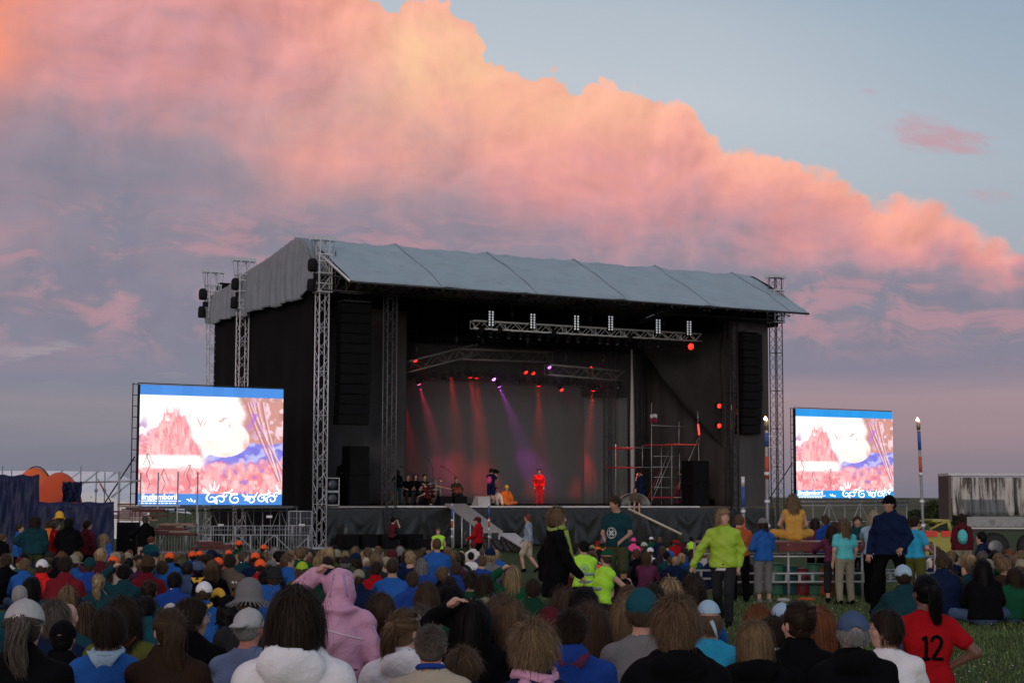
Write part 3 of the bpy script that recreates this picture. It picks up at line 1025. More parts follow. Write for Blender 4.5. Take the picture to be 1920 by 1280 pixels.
# key light on the singer and the band, as if from the red front lamps
for (tu, tv, pw, cl, sp_, lab) in ((12.5, 3, 620, (1, .12, .10), 7, 'lamp on the front truss trained on the singer'), (9.6, 2.5, 150, (1, .42, .12), 9, 'lamp on the front truss trained on the seated pair'),
                                   (8.2, 1.0, 120, (1, .18, .12), 5, 'lamp on the front truss trained on the monitor wedge'),
                                   (6.2, 3.5, 110, (1, .45, .35), 12, 'lamp on the front truss trained on the band'),
                                   (16.8, 3.0, 260, (1, .12, .1), 14, 'lamp on the front truss trained on the scaffold tower')):
    t = thing('stage_lamp', W(min(max(tu, 8.6), 21), 1.6, 9.5), lab, 'stage lamp')
    c = W(min(max(tu, 8.6), 21), 1.6, 9.5)
    d = (W(tu, tv, 2.4) - c).normalized()
    a = d.orthogonal().normalized()
    MB().lathe(c - d * .2, [(.07, 0), (.11, .05), (.12, .36)], 12, (a, d.cross(a), d)).build('can', M_BOX, t)
    MB().bar(c, c + UP * .3, .02, 5).build('yoke', M_BLK, t)
    ld = bpy.data.lights.new('stage_light', 'SPOT')
    ld.energy = pw * 7
    ld.color = cl
    ld.spot_size = R(sp_ * 2)
    ld.spot_blend = .6
    ld.shadow_soft_size = .08
    lo = bpy.data.objects.new('stage_light', ld)
    COL.objects.link(lo)
    lo.parent = t
    lo.location = d * .25
    lo.rotation_euler = (-d).to_track_quat('Z', 'Y').to_euler()

# thin stage smoke that shows the beams
mb = MB().box(W(12.2, 7.4, 5.4), (15.6, 4.6, 7.6), (SU, SV, UP))
fm = bpy.data.materials.new('stage_smoke')
fm.use_nodes = True
t = NT(fm.node_tree)
t.n.clear()
pv = t.n.new('ShaderNodeVolumePrincipled')
pv.inputs['Color'].default_value = (.9, .9, .9, 1)
pv.inputs['Density'].default_value = .080
pv.inputs['Anisotropy'].default_value = .2
ou = t.n.new('ShaderNodeOutputMaterial')
t.l.new(pv.outputs[0], ou.inputs['Volume'])
tag(mb.build('stage_smoke', fm, origin=W(12.2, 7.4, 5.4)), kind='stuff')

# ================================================================ people
# Bodies, clothes and hair are iso-surfaces of smoothly joined limbs, meshed by surface nets; strands are laid on the near heads.
def surface_nets(F, ax):
    X_, Y_, Z_ = ax
    S = F < 0
    nx, ny, nz = F.shape
    c = np.zeros((nx - 1, ny - 1, nz - 1), np.int8)
    for i in (0, 1):
        for j in (0, 1):
            for k in (0, 1): c += S[i:nx - 1 + i, j:ny - 1 + j, k:nz - 1 + k]
    act = (c > 0) & (c < 8)
    idx = -np.ones(act.shape, np.int64)
    I, J, K = np.nonzero(act)
    idx[I, J, K] = np.arange(len(I))
    acc = np.zeros((len(I), 3))
    cnt = np.zeros(len(I))
    cor = [(i, j, k) for i in (0, 1) for j in (0, 1) for k in (0, 1)]
    for a in cor:
        for d in range(3):
            if a[d]: continue
            b = list(a)
            b[d] = 1
            fa = F[I + a[0], J + a[1], K + a[2]]
            fb = F[I + b[0], J + b[1], K + b[2]]
            m = (fa < 0) != (fb < 0)
            t = np.where(m, fa / np.where(m, fa - fb, 1), 0)
            p = [X_[I + a[0]], Y_[J + a[1]], Z_[K + a[2]]]
            q = [X_[I + b[0]], Y_[J + b[1]], Z_[K + b[2]]]
            for e in range(3): acc[:, e] += np.where(m, p[e] + t * (q[e] - p[e]), 0)
            cnt += m
    V = acc / np.maximum(cnt, 1)[:, None]
    fs = []
    for d in range(3):
        e1, e2 = [(1, 2), (2, 0), (0, 1)][d]
        sa = [slice(None)] * 3
        sb = [slice(None)] * 3
        sa[d] = slice(0, -1)
        sb[d] = slice(1, None)
        m = S[tuple(sa)] != S[tuple(sb)]
        P = np.array(np.nonzero(m)).T
        ok = (P[:, e1] > 0) & (P[:, e2] > 0) & (P[:, e1] < F.shape[e1] - 1) & (P[:, e2] < F.shape[e2] - 1)
        P = P[ok]
        o = np.zeros(3, int)
        def at_(a, b):
            q = P.copy()
            q[:, e1] -= a
            q[:, e2] -= b
            return idx[q[:, 0], q[:, 1], q[:, 2]]
        A = np.stack([at_(0, 0), at_(1, 0), at_(1, 1), at_(0, 1)], 1)
        fl = S[P[:, 0], P[:, 1], P[:, 2]]
        A[~fl] = A[~fl][:, ::-1]
        fs.append(A)
    return V, np.concatenate(fs)


class Field:
    def __init__(s, lo, hi, h, fine=(), hf=None):
        """fine = [(lo, hi)] boxes that get spacing hf on every axis"""
        s.ax = []
        for d in range(3):
            a, out = lo[d], [lo[d]]
            while a < hi[d]:
                f = any(q[0][d] - h < a < q[1][d] + h * .2 for q in fine)
                a += (hf if f else h)
                out.append(a)
            s.ax.append(np.array(out))
        s.F = np.full([len(a) for a in s.ax], .12)
        s.h = h

    def win(s, lo, hi):
        return tuple(slice(max(0, np.searchsorted(a, l) - 1), np.searchsorted(a, g) + 1) for a, l, g in zip(s.ax, lo, hi))

    def pts(s, w):
        return np.meshgrid(s.ax[0][w[0]], s.ax[1][w[1]], s.ax[2][w[2]], indexing='ij', sparse=True)

    def join(s, w, d, k):
        f = s.F[w]
        if k <= 0:
            s.F[w] = np.minimum(f, d)
            return
        h = np.clip(k - np.abs(f - d), 0, None) / k
        s.F[w] = np.minimum(f, d) - h * h * k * .25

    def cut(s, w, d, k=.01):
        f = s.F[w]
        d = -d
        h = np.clip(k - np.abs(f - d), 0, None) / k
        s.F[w] = np.maximum(f, d) + h * h * k * .25

    def cap(s, a, b, ra, rb, k=.03):
        a, b = np.array(a, float), np.array(b, float)
        m = max(ra, rb) + k + .05
        w = s.win(np.minimum(a, b) - m, np.maximum(a, b) + m)
        x, y, z = s.pts(w)
        ba = b - a
        L = max(ba @ ba, 1e-9)
        h = np.clip(((x - a[0]) * ba[0] + (y - a[1]) * ba[1] + (z - a[2]) * ba[2]) / L, 0, 1)
        d = np.sqrt((x - a[0] - ba[0] * h) ** 2 + (y - a[1] - ba[1] * h) ** 2 + (z - a[2] - ba[2] * h) ** 2) - (ra + (rb - ra) * h)
        s.join(w, d, k)

    def ell(s, c, r, k=.03, M=None, cut=False, off=0.0):
        c, r = np.array(c, float), np.array(r, float)
        m = max(r) + k + .05
        w = s.win(c - m, c + m)
        x, y, z = s.pts(w)
        x, y, z = x - c[0], y - c[1], z - c[2]
        if M is not None:
            x, y, z = (x * M[0][0] + y * M[1][0] + z * M[2][0], x * M[0][1] + y * M[1][1] + z * M[2][1], x * M[0][2] + y * M[1][2] + z * M[2][2])
        k0 = np.sqrt((x / r[0]) ** 2 + (y / r[1]) ** 2 + (z / r[2]) ** 2)
        k1 = np.sqrt((x / r[0] ** 2) ** 2 + (y / r[1] ** 2) ** 2 + (z / r[2] ** 2) ** 2) + 1e-9
        d = k0 * (k0 - 1) / k1 + off
        (s.cut if cut else s.join)(w, d, k)

    def fold(s, amp, fr=1.0, seed=0):
        x, y, z = np.meshgrid(*s.ax, indexing='ij', sparse=True)
        r = np.random.default_rng(seed)
        p = r.uniform(0, 6.28, 6)
        wv = 2.1 * np.sin(6 * x + p[0]) + 1.6 * np.sin(9 * y + 4 * z + p[1])
        f = np.sin(30 * fr * z + 2.2 * wv + p[2]) * .5 + np.sin(22 * fr * (x + .6 * z) + 1.7 * wv + p[3]) * .35 + np.sin(48 * fr * (z - .5 * x + .4 * y) + wv * 2 + p[4]) * .25
        s.F += amp * f

    def mesh(s, name):
        V, Q = surface_nets(s.F, s.ax)
        me = bpy.data.meshes.new(name)
        me.vertices.add(len(V))
        me.vertices.foreach_set('co', V.ravel())
        me.loops.add(len(Q) * 4)
        me.polygons.add(len(Q))
        me.loops.foreach_set('vertex_index', Q.ravel().astype(np.int32))
        me.polygons.foreach_set('loop_start', np.arange(0, len(Q) * 4, 4, dtype=np.int32))
        me.polygons.foreach_set('loop_total', np.full(len(Q), 4, np.int32))
        me.polygons.foreach_set('use_smooth', np.ones(len(Q), bool))
        me.update(calc_edges=True)
        me.validate()
        return me


def rotm(yaw=0, pitch=0, roll=0):
    """columns = right, forward, up of the head; yaw > 0 turns to the person's left, pitch > 0 looks up"""
    return np.array(Matrix.Rotation(yaw, 3, 'Z') @ Matrix.Rotation(pitch, 3, 'X') @ Matrix.Rotation(roll, 3, 'Y'))


V_ = lambda *a: np.array(a, float)


def pose(kind):
    """joints of a 1.75 m adult facing +Y; J: P pelvis, C chest, N neck base, then pairs (L = -x, R = +x)"""
    J = {}
    def torso(P, C, N): J.update(P=V_(*P), C=V_(*C), N=V_(*N))
    def arms(sL, eL, wL, sR, eR, wR): J.update(SL=V_(*sL), EL=V_(*eL), WL=V_(*wL), SR=V_(*sR), ER=V_(*eR), WR=V_(*wR))
    def legs(hL, kL, aL, hR, kR, aR, tL=None, tR=None):
        J.update(HL=V_(*hL), KL=V_(*kL), AL=V_(*aL), HR=V_(*hR), KR=V_(*kR), AR=V_(*aR))
        J['TL'] = V_(*tL) if tL else J['AL'] + V_(0, .15, -.05)
        J['TR'] = V_(*tR) if tR else J['AR'] + V_(0, .15, -.05)
    if kind in ('cross', 'hug', 'leanback', 'chin', 'armup', 'wave', 'camsit', 'pray'):
        back = {'leanback': -.16, 'hug': .06, 'chin': .07}.get(kind, .03)
        torso((0, 0, .12), (0, back * .6, .40), (0, back + .02, .62))
        y = back
        S = ((-.172, y, .535), (.172, y, .535))
        if kind == 'cross': arms(S[0], (-.26, y + .10, .31), (-.16, .33, .20), S[1], (.26, y + .10, .31), (.16, .33, .20))
        if kind == 'hug': arms(S[0], (-.27, y + .17, .36), (-.06, .40, .33), S[1], (.27, y + .17, .36), (.08, .40, .33))
        if kind == 'leanback': arms(S[0], (-.26, -.27, .33), (-.27, -.40, .07), S[1], (.26, -.27, .33), (.27, -.40, .07))
        if kind == 'chin': arms(S[0], (-.23, y + .22, .38), (-.06, y + .17, .61), S[1], (.25, y + .14, .33), (.10, .36, .26))
        if kind == 'armup': arms(S[0], (-.36, y + .10, .70), (-.16, y + .02, .86), S[1], (.26, y + .12, .31), (.14, .34, .22))
        if kind == 'wave': arms(S[0], (-.27, y + .12, .34), (-.1, .33, .22), S[1], (.36, y + .14, .62), (.33, y + .18, .88))
        if kind == 'camsit': arms(S[0], (-.26, y + .16, .52), (-.07, y + .22, .73), S[1], (.26, y + .16, .52), (.07, y + .22, .73))
        if kind == 'pray': arms(S[0], (-.24, y + .2, .36), (-.03, y + .30, .45), S[1], (.24, y + .2, .36), (.03, y + .30, .45))
        if kind in ('hug', 'leanback'):
            legs((-.10, .02, .11), (-.15, .38, .42), (-.13, .60, .07), (.10, .02, .11), (.15, .38, .42), (.13, .60, .07))
        else:
            legs((-.10, .02, .11), (-.36, .30, .14), (.06, .40, .07), (.10, .02, .11), (.36, .30, .14), (-.06, .34, .07), (.16, .42, .06), (-.16, .36, .06))
    elif kind in ('kneel', 'kneelhood', 'kneelakimbo'):
        torso((0, 0, .34), (0, .02, .62), (0, .05, .84))
        S = ((-.172, .04, .755), (.172, .04, .755))
        if kind == 'kneel': arms(S[0], (-.26, .12, .53), (-.15, .34, .45), S[1], (.26, .12, .53), (.15, .34, .45))
        else: arms(S[0], (-.40, .14, .90), (-.17, .04, 1.10), S[1], (.27, -.02, .52), (.24, .18, .34))
        legs((-.10, 0, .33), (-.15, .36, .10), (-.13, -.10, .07), (.10, 0, .33), (.15, .36, .10), (.13, -.10, .07), (-.13, -.24, .05), (.13, -.24, .05))
        KA = 1
        if kind == 'kneelakimbo': arms(S[0], (-.36, -.04, .56), (-.17, .06, .44), S[1], (.36, -.04, .56), (.17, .06, .44))
    elif kind in ('chair',):
        torso((0, 0, .52), (0, .02, .80), (0, .05, 1.02))
        arms((-.172, .04, .935), (-.26, .14, .73), (-.15, .34, .68), (.172, .04, .935), (.26, .14, .73), (.15, .34, .68))
        legs((-.10, .02, .50), (-.14, .42, .50), (-.13, .40, .08), (.10, .02, .50), (.14, .42, .50), (.13, .40, .08))
    elif kind == 'edge':            # sitting on a ledge, legs hanging
        torso((0, 0, .10), (0, .02, .38), (0, .05, .60))
        arms((-.172, .04, .515), (-.27, .02, .30), (-.30, .06, .07), (.172, .04, .515), (.26, .14, .32), (.15, .34, .22))
        legs((-.10, .02, .09), (-.12, .42, .10), (-.12, .46, -.32), (.10, .02, .09), (.12, .42, .10), (.12, .40, -.32))
    else:
        torso((0, 0, .95), (0, .01, 1.24), (0, .0, 1.46))
        S = ((-.178, 0, 1.372), (.178, 0, 1.372))
        hang = ((-.235, -.02, 1.12), (-.22, .07, .87), (.235, -.02, 1.12), (.22, .07, .87))
        A = {'stand': hang, 'walk': ((-.24, -.12, 1.14), (-.24, -.10, .88), (.24, .08, 1.13), (.20, .26, .94)),
             'akimbo': ((-.36, -.08, 1.16), (-.17, .06, 1.02), (.36, -.08, 1.16), (.17, .06, 1.02)),
             'akimboL': ((-.38, -.06, 1.18), (-.18, .04, 1.03), (.235, -.02, 1.12), (.22, .07, .87)),
             'folded': ((-.25, .05, 1.14), (.08, .22, 1.18), (.25, .05, 1.14), (-.08, .24, 1.14)),
             'camera': ((-.25, .16, 1.25), (-.02, .26, 1.52), (.28, .12, 1.22), (.10, .24, 1.48)),
             'hold': ((-.25, .04, 1.13), (-.16, .26, 1.02), (.25, .04, 1.13), (.16, .26, 1.06)),
             'reach': ((-.26, -.08, 1.14), (-.22, -.02, .90), (.34, .02, 1.15), (.45, .04, .90)),
             'lean': ((-.30, .22, 1.22), (-.24, .46, 1.12), (.30, .22, 1.22), (.24, .46, 1.12)),
             'wide': ((-.28, -.03, 1.14), (-.24, .20, .99), (.29, -.04, 1.14), (.30, .10, .90))}[kind]
        arms(S[0], A[0], A[1], S[1], A[2], A[3])
        if kind == 'walk' or kind == 'reach':
            legs((-.10, 0, .93), (-.10, .20, .52), (-.09, .12, .09), (.10, 0, .93), (.10, .0, .50), (.10, -.30, .14), None, (.10, -.17, .05))
        elif kind == 'wide':
            legs((-.10, 0, .93), (-.22, .06, .50), (-.27, .02, .08), (.10, 0, .93), (.20, .08, .50), (.26, .02, .08))
        else:
            legs((-.10, 0, .93), (-.12, .02, .50), (-.12, -.01, .08), (.10, 0, .93), (.12, .03, .50), (.13, .0, .08))
    return J


def head_frame(J, yaw, pitch, roll=0):
    M = rotm(yaw, pitch, roll)
    H = J['N'] + V_(0, .015, .065) + M @ V_(0, .012, .095)
    return H, M


def hp(H, M, *p): return H + M @ V_(*p)


def add_head(f, H, M, k=.02, face=True):
    f.ell(hp(H, M, 0, -.008, .028), (.077, .097, .092), k, M)
    f.ell(hp(H, M, 0, .022, -.040), (.060, .072, .072), .035, M)
    f.cap(hp(H, M, 0, .055, -.088), hp(H, M, 0, .050, -.080), .026, .026, .03)
    if face:
        f.cap(hp(H, M, 0, .088, .018), hp(H, M, 0, .108, -.020), .009, .015, .015)
        for s in (-1, 1):
            f.ell(hp(H, M, s * .030, .096, .018), (.015, .011, .007), .010, M, cut=True)
            f.cap(hp(H, M, s * .012, .085, .040), hp(H, M, s * .045, .073, .038), .009, .008, .012)
            f.ell(hp(H, M, s * .046, .062, -.022), (.020, .020, .020), .02, M)
            f.ell(hp(H, M, s * .079, -.008, -.006), (.010, .020, .032), .006, M)
        f.cap(hp(H, M, -.018, .090, -.052), hp(H, M, .018, .090, -.052), .0075, .0075, .008)
        f.ell(hp(H, M, 0, .099, -.0475), (.024, .006, .0025), .003, M, cut=True)


def add_hand(f, e, w, curl=.5, fine=True, side=1, up=None):
    """palm, four bent fingers and a thumb from wrist w, continuing the forearm e -> w"""
    d = (w - e) / max(np.linalg.norm(w - e), 1e-6)
    n = V_(0, 0, 1) if up is None else up
    n = n - d * (n @ d)
    if np.linalg.norm(n) < .2: n = V_(0, 1, 0) - d * d[1]
    n /= np.linalg.norm(n)
    x = np.cross(d, n) * side
    f.cap(w, w + d * .075, .026, .030, .02)
    f.cap(w + d * .03 + x * .018, w + d * .08 + x * .018, .018, .016, .015)
    f.cap(w + d * .03 - x * .018, w + d * .08 - x * .018, .018, .016, .015)
    if not fine:
        f.cap(w + d * .08, w + d * .13 - n * .03, .026, .016, .02)
        return
    for i, (o, l) in enumerate(((-.030, .068), (-.010, .078), (.010, .074), (.029, .058))):
        a = w + d * .088 + x * o
        b = a + (d * math.cos(curl) - n * math.sin(curl)) * l * .5 + x * o * .12
        c = b + (d * math.cos(curl * 2.1) - n * math.sin(curl * 2.1)) * l * .5
        f.cap(a, b, .0092, .0085, .004)
        f.cap(b, c, .0085, .007, .004)
    a = w + d * .03 - x * .030
    b = a + d * .030 - x * .028 - n * .010
    f.cap(a, b, .0125, .0105, .01)
    f.cap(b, b + d * .028 - x * .006 - n * .010, .0105, .008, .005)


def limb_radii(): return dict(S=.050, E=.040, W=.027, H=.082, K=.056, A=.038)


def add_torso(f, J, g, k=.05, wide=1.0, belly=0.0):
    """g = offset of the surface from the skin"""
    x = V_(1, 0, 0)
    P, C, N = J['P'], J['C'], J['N']
    for s in (-1, 1):
        f.cap(P + x * s * .072 * wide, (P + C) / 2 + x * s * .056 * wide, .100 * wide + g, .083 * wide + g + belly, k)
        f.cap((P + C) / 2 + x * s * .056 * wide, C + x * s * .070 * wide, .083 * wide + g + belly, .094 * wide + g, k)
        sh = J['SL'] if s < 0 else J['SR']
        f.cap(C + x * s * .075 * wide, C * .35 + sh * .62 + V_(0, 0, -.0) + (C - P) * .012, .092 + g, .060 + g, k)
        f.cap(C, N - V_(0, 0, .03), .090 + g, .070 + g, k)
        f.cap(N + V_(0, 0, .005) + x * s * .015, sh + V_(0, 0, .0), .042 + g * .7, .048 + g, .035)


CACHE = {}


def bounds(J, H, pad=.22):
    A = np.array([v for v in J.values()] + [H + V_(0, 0, .12), H])
    return A.min(0) - pad, A.max(0) + pad


def body_mesh(kind, yaw, pitch, q, roll=0.0):
    """whole figure, one surface; q = 0 far, 1 middle, 2 near"""
    key = ('body', kind, round(yaw, 1), round(pitch, 1), q)
    if key in CACHE: return CACHE[key]
    J = pose(kind)
    H, M = head_frame(J, round(yaw, 1), round(pitch, 1))
    lo, hi = bounds(J, H, .16)
    fine = []
    if q >= 2:
        fine = [(H - .13, H + .14)] + [(J[w] - .06, J[w] + .06) for w in ('WL', 'WR')]
    f = Field(lo, hi, (.036, .024, .02)[q], fine, .0095)
    add_torso(f, J, 0)
    f.cap(J['N'] - V_(0, 0, .03), hp(H, M, 0, -.005, -.03), .056, .050, .03)
    r = limb_radii()
    for s in 'LR':
        f.cap(J['S' + s], J['E' + s], r['S'], r['E'], .03)
        f.cap(J['E' + s], J['W' + s], r['E'], r['W'], .02)
        add_hand(f, J['E' + s], J['W' + s], .5, q >= 2, -1 if s == 'L' else 1)
        f.cap(J['H' + s], J['K' + s], r['H'], r['K'], .03)
        f.cap(J['K' + s], (J['K' + s] * .6 + J['A' + s] * .4), r['K'], .055, .02)
        f.cap((J['K' + s] * .6 + J['A' + s] * .4), J['A' + s], .055, r['A'], .02)
        f.cap(J['A' + s] - V_(0, 0, .02), J['T' + s], .038, .030, .02)
    add_head(f, H, M, .02, q >= 1)
    me = f.mesh('body')
    CACHE[key] = me
    return me


def top_mesh(kind, style, q, wide=1.0, seed=0):
    """style: tee, shirt, jacket, hoodie, vest, coat, hood (hood up, needs head turned ahead)"""
    key = ('top', kind, style, q, wide, seed)
    if key in CACHE: return CACHE[key]
    J = pose(kind)
    H, M = head_frame(J, 0, 0)
    lo, hi = bounds(J, H, .24)
    g = {'tee': .014, 'shirt': .018, 'jacket': .025, 'hoodie': .028, 'vest': .022, 'coat': .032, 'hood': .030, 'tank': .008}[style]
    f = Field(lo, hi, (.038, .024, .0165)[q])
    add_torso(f, J, g, .05, wide, .008 if style in ('jacket', 'hoodie', 'coat') else 0)
    P, C, N = J['P'], J['C'], J['N']
    ax = (C - P) / np.linalg.norm(C - P)
    low = {'coat': .28, 'jacket': .06, 'hoodie': .05, 'hood': .08}.get(style, .02)
    if kind not in ('stand', 'walk', 'akimbo', 'akimboL', 'folded', 'camera', 'hold', 'reach', 'lean', 'wide'): low = min(low, .04)
    for s in (-1, 1):
        f.cap(P + V_(s * .075, 0, 0), P - ax * (low + .06) + V_(s * .08, 0, 0), .104 * wide + g, .115 * wide + g, .04)
    ag = g * .8
    for s in 'LR':
        if style in ('tank', 'vest'):
            f.cap(J['S' + s] * .93 + N * .07, J['S' + s] * .94 + N * .06, .058 + ag, .05 + ag, .03)
        elif style == 'tee':
            m = J['S' + s] * .42 + J['E' + s] * .58
            f.cap(J['S' + s], m, .056 + ag, .056 + ag, .03)
        else:
            f.cap(J['S' + s], J['E' + s], .056 + ag, .046 + ag, .03)
            f.cap(J['E' + s], J['W' + s] * .97 + J['E' + s] * .03, .047 + ag, .034 + ag, .02)
    if style in ('hoodie', 'coat', 'jacket', 'hood'):
        if style == 'hoodie':
            f.ell(N + V_(0, -.105, -.015), (.135, .075, .095), .025)
            f.ell(N + V_(0, -.090, .065), (.080, .050, .050), .015, cut=True)
            f.cap(N + V_(-.09, -.02, .035), N + V_(-.07, .05, .02), .034, .03, .03)
            f.cap(N + V_(.09, -.02, .035), N + V_(.07, .05, .02), .034, .03, .03)
        else:
            f.cap(N + V_(-.055, -.035, .02), N + V_(-.055, -.035, .055), .045, .036, .02)
            f.cap(N + V_(.055, -.035, .02), N + V_(.055, -.035, .055), .045, .036, .02)
            f.cap(N + V_(0, -.045, .02), N + V_(0, -.045, .055), .05, .040, .02)
            f.cap(N + V_(-.06, .035, .015), N + V_(-.05, .045, .04), .04, .03, .02)
            f.cap(N + V_(.06, .035, .015), N + V_(.05, .045, .04), .04, .03, .02)
    if style == 'hood':
        f.ell(H + V_(0, -.012, .022), (.112, .128, .135), .05)
        f.cap(N + V_(0, -.02, .01), H + V_(0, -.02, -.06), .100, .108, .02)
        f.ell(N + V_(0, -.03, .012), (.150, .125, .045), .015)
        f.ell(H + V_(0, .125, -.01), (.078, .09, .10), .02, cut=True)
    f.fold({'tee': .0062, 'shirt': .008, 'jacket': .0105, 'hoodie': .011, 'vest': .006, 'coat': .011, 'hood': .016, 'tank': .004}[style], (.6, .8, 1)[q], seed)
    # hem and neck opening
    x, y, z = np.meshgrid(*f.ax, indexing='ij', sparse=True)
    hem = P - ax * (low + .01)
    pl = (x - hem[0]) * ax[0] + (y - hem[1]) * ax[1] + (z - hem[2]) * ax[2]
    near = np.sqrt((x - P[0]) ** 2 + (y - P[1]) ** 2) < .30
    low_arm = min(J['WL'][2], J['WR'][2], J['EL'][2], J['ER'][2])
    pl = np.where(near & (z < P[2] + .02), -pl, -1.0) if low_arm < P[2] + .1 else -pl
    d = np.maximum(f.F, pl)
    f.F = d
    if style in ('tee', 'tank', 'shirt', 'vest'):
        f.ell(N + V_(0, .02, .05), (.072 if style != 'tank' else .085, .080, .062), .01, cut=True)
    me = f.mesh('top')
    CACHE[key] = me
    return me


def bottom_mesh(kind, style, q):
    """style: long, shorts, mid, skirt"""
    key = ('bottom', kind, style, q)
    if key in CACHE: return CACHE[key]
    J = pose(kind)
    H, _ = head_frame(J, 0, 0)
    lo, hi = bounds({k: v for k, v in J.items() if k[0] in 'PHKAT'}, J['P'], .17)
    f = Field(lo, hi, (.038, .026, .02)[q])
    g = .016
    P = J['P']
    for s in (-1, 1): f.cap(P + V_(s * .068, 0, .05), P + V_(s * .07, 0, -.02), .090 + g * .6, .100 + g, .05)
    for s in 'LR':
        a, k, e = J['H' + s], J['K' + s], J['A' + s]
        if style == 'shorts':
            f.cap(a, a * .12 + k * .88, .088 + g, .080 + g, .03)
        else:
            f.cap(a, k, .086 + g, .062 + g, .03)
            t = .5 if style == 'mid' else .97
            f.cap(k, k * (1 - t) + e * t, .062 + g, (.066 if style == 'mid' else .050) + g, .02)
    f.fold(.005, .8, 3)
    x, y, z = np.meshgrid(*f.ax, indexing='ij', sparse=True)
    f.F = np.maximum(f.F, np.where(np.sqrt((x - P[0]) ** 2 + (y - P[1]) ** 2) < .20, z - (P[2] + .045), -1))
    me = f.mesh('bottom')
    CACHE[key] = me
    return me


def shoe_mesh(kind, q):
    key = ('shoes', kind, q)
    if key in CACHE: return CACHE[key]
    J = pose(kind)
    out = []
    for s in 'LR':
        A, Tt = J['A' + s], J['T' + s]
        lo, hi = np.minimum(A, Tt) - .1, np.maximum(A, Tt) + .1
        f = Field(lo, hi, .016 if q else .024)
        d = (Tt - A)
        f.cap(A - d * .25 - V_(0, 0, .02), Tt, .045, .036, .02)
        f.cap(A + V_(0, 0, .01), A - V_(0, 0, .02), .048, .045, .02)
        out.append(f.mesh('shoe'))
    CACHE[key] = out
    return out


